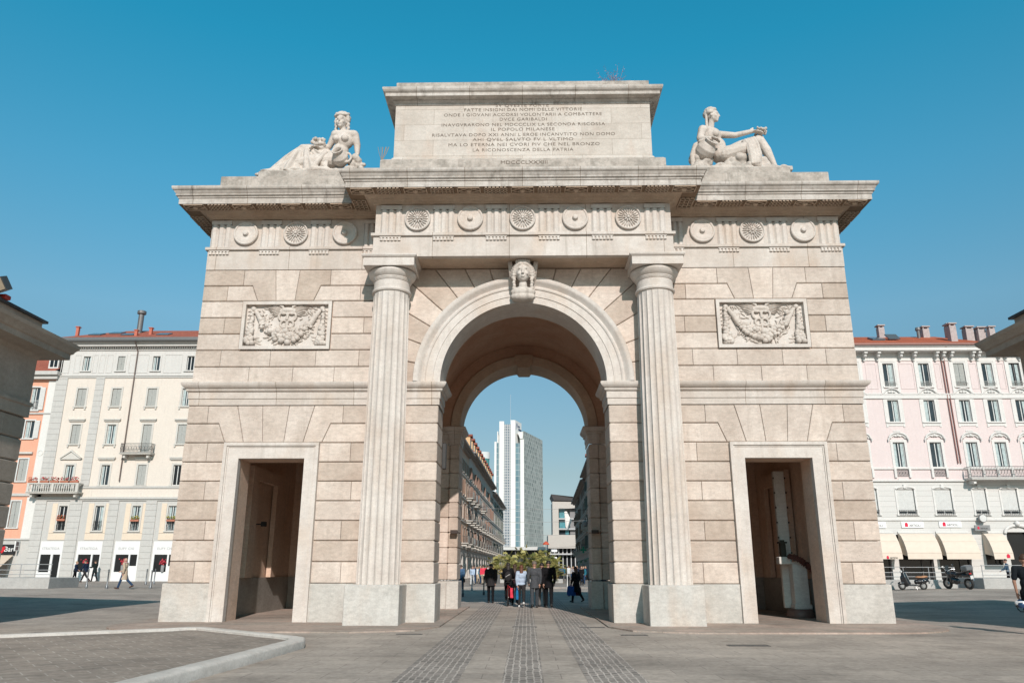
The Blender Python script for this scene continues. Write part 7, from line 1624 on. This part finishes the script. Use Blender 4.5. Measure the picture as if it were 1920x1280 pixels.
mb = MB(); mb.tube([(-.34, .36, 1.02), (-.2, .46, 1.04), (0, .52, 1.0), (.2, .46, 1.04), (.34, .36, 1.02)], [.018, .02, .04, .02, .018], 8); T(t, mb, 'handlebar', M_SCO)
mb = MB(); mb.ball((0, .58, 1.0), (.075, .06, .075), 12, 8); T(t, mb, 'headlight', plain('headlight_glass', (.6, .62, .62), .15))
for s_ in (-1, 1): mb = MB(); mb.tube([(s_*.25, .42, 1.03), (s_*.36, .44, 1.2)], .007, 5); mb.ball((s_*.37, .44, 1.22), (.06, .012, .045), 10, 7); T(t, mb, 'mirror', M_SCO)
mb = MB(); mb.tube([(.13, -.35, .2), (.17, -.6, .24), (.17, -.88, .28)], [.035, .06, .055], 10); T(t, mb, 'exhaust', M_CHR)
mb = MB(); mb.box(-.09, .09, -.97, -.955, .34, .52); mb.box(-.11, .11, -.93, -.90, .5, .6); T(t, mb, 'number_plate', M_OFFW)
mb = MB(); mb.tube([(-.1, -.1, .22), (-.16, -.16, .0)], .012, 6); mb.tube([(.1, -.1, .22), (.16, -.16, .0)], .012, 6); T(t, mb, 'centre_stand', M_CHR)
t = thing('motorcycle', 'black motorcycle with a grey top case parked at an angle, rear towards us', 'motorcycle', (24.85, 24.6, gz(24.85, 24.6)), radians(38)); t['group'] = 'two-wheelers parked by the ramp'
t.rotation_euler = (0, radians(-8), radians(20))
for y in (.74, -.70): wheel(t, (0, y, .31), .245, .07, 8, M_RUB, .07, 5)
b = MB()
for y, z, r in ((.42, .78, (.15, .22, .20)), (.18, .84, (.18, .22, .17)), (-.05, .80, (.15, .18, .13)), (.58, .92, (.13, .12, .16)), (.1, .45, (.17, .25, .2)), (.35, .5, (.14, .15, .22))): b.ball((0, y, z), r, 14, 10)
remade(b, 'fairing', M_SCO, .018, t)
b = MB(); b.ball((0, -.22, .86), (.14, .26, .07), 12, 8); b.ball((0, -.55, .92), (.12, .2, .06), 12, 8); remade(b, 'seat', L_SHOE, .016, t)
b = MB(); b.ball((0, -.55, .78), (.11, .32, .09), 12, 8); b.ball((0, -.82, .84), (.08, .12, .06), 12, 8); remade(b, 'tail_unit', M_SCO, .016, t)
mb = MB(); mb.cbox(-.25, .25, -1.02, -.60, 1.02, 1.32, .06, 0); T(t, mb, 'top_case', plain('case_grey', (.20, .21, .22), .35, .3), 30)
mb = MB(); mb.cbox(-.255, .255, -1.03, -.59, 1.15, 1.18, .005, 0); T(t, mb, 'case_band', M_CHR)
mb = MB(); mb.tube([(-.36, .36, 1.06), (-.2, .46, 1.08), (0, .5, 1.02), (.2, .46, 1.08), (.36, .36, 1.06)], [.02, .016, .02, .016, .02], 8); T(t, mb, 'handlebar', M_CHR)
for s_ in (-1, 1): mb = MB(); mb.tube([(s_*.26, .42, 1.08), (s_*.36, .46, 1.26)], .008, 5); mb.ball((s_*.38, .46, 1.29), (.075, .015, .05), 10, 7); T(t, mb, 'mirror', M_OFFW if s_ < 0 else M_SCO)
mb = MB(); mb.box(-.11, .11, -1.01, -.995, .58, .76); T(t, mb, 'number_plate', M_OFFW)
mb = MB(); mb.box(-.08, .08, -.96, -.93, .84, .90); T(t, mb, 'tail_light', plain('lamp_red', (.5, .02, .02), .3))
mb = MB(); mb.tube([(.16, .1, .32), (.2, -.4, .36), (.2, -.9, .52)], [.03, .05, .055], 10); T(t, mb, 'exhaust', M_CHR)
mb = MB(); mb.tube([(-.07, .5, .9), (-.07, .74, .31)], .028, 8); mb.tube([(.07, .5, .9), (.07, .74, .31)], .028, 8); T(t, mb, 'fork', M_CHR)
mb = MB(); mb.tube([(-.08, -.05, .3), (-.25, -.1, .0)], .013, 6); T(t, mb, 'side_stand', M_CHR)
mb = MB(); mb.add([(-.16, .60, 1.02), (.16, .60, 1.02), (.12, .50, 1.32), (-.12, .50, 1.32)], [(0, 1, 2, 3)]); mb.add([(-.16, .61, 1.02), (.16, .61, 1.02), (.12, .51, 1.32), (-.12, .51, 1.32)], [(3, 2, 1, 0)]); T(t, mb, 'windscreen', M_GLASS)
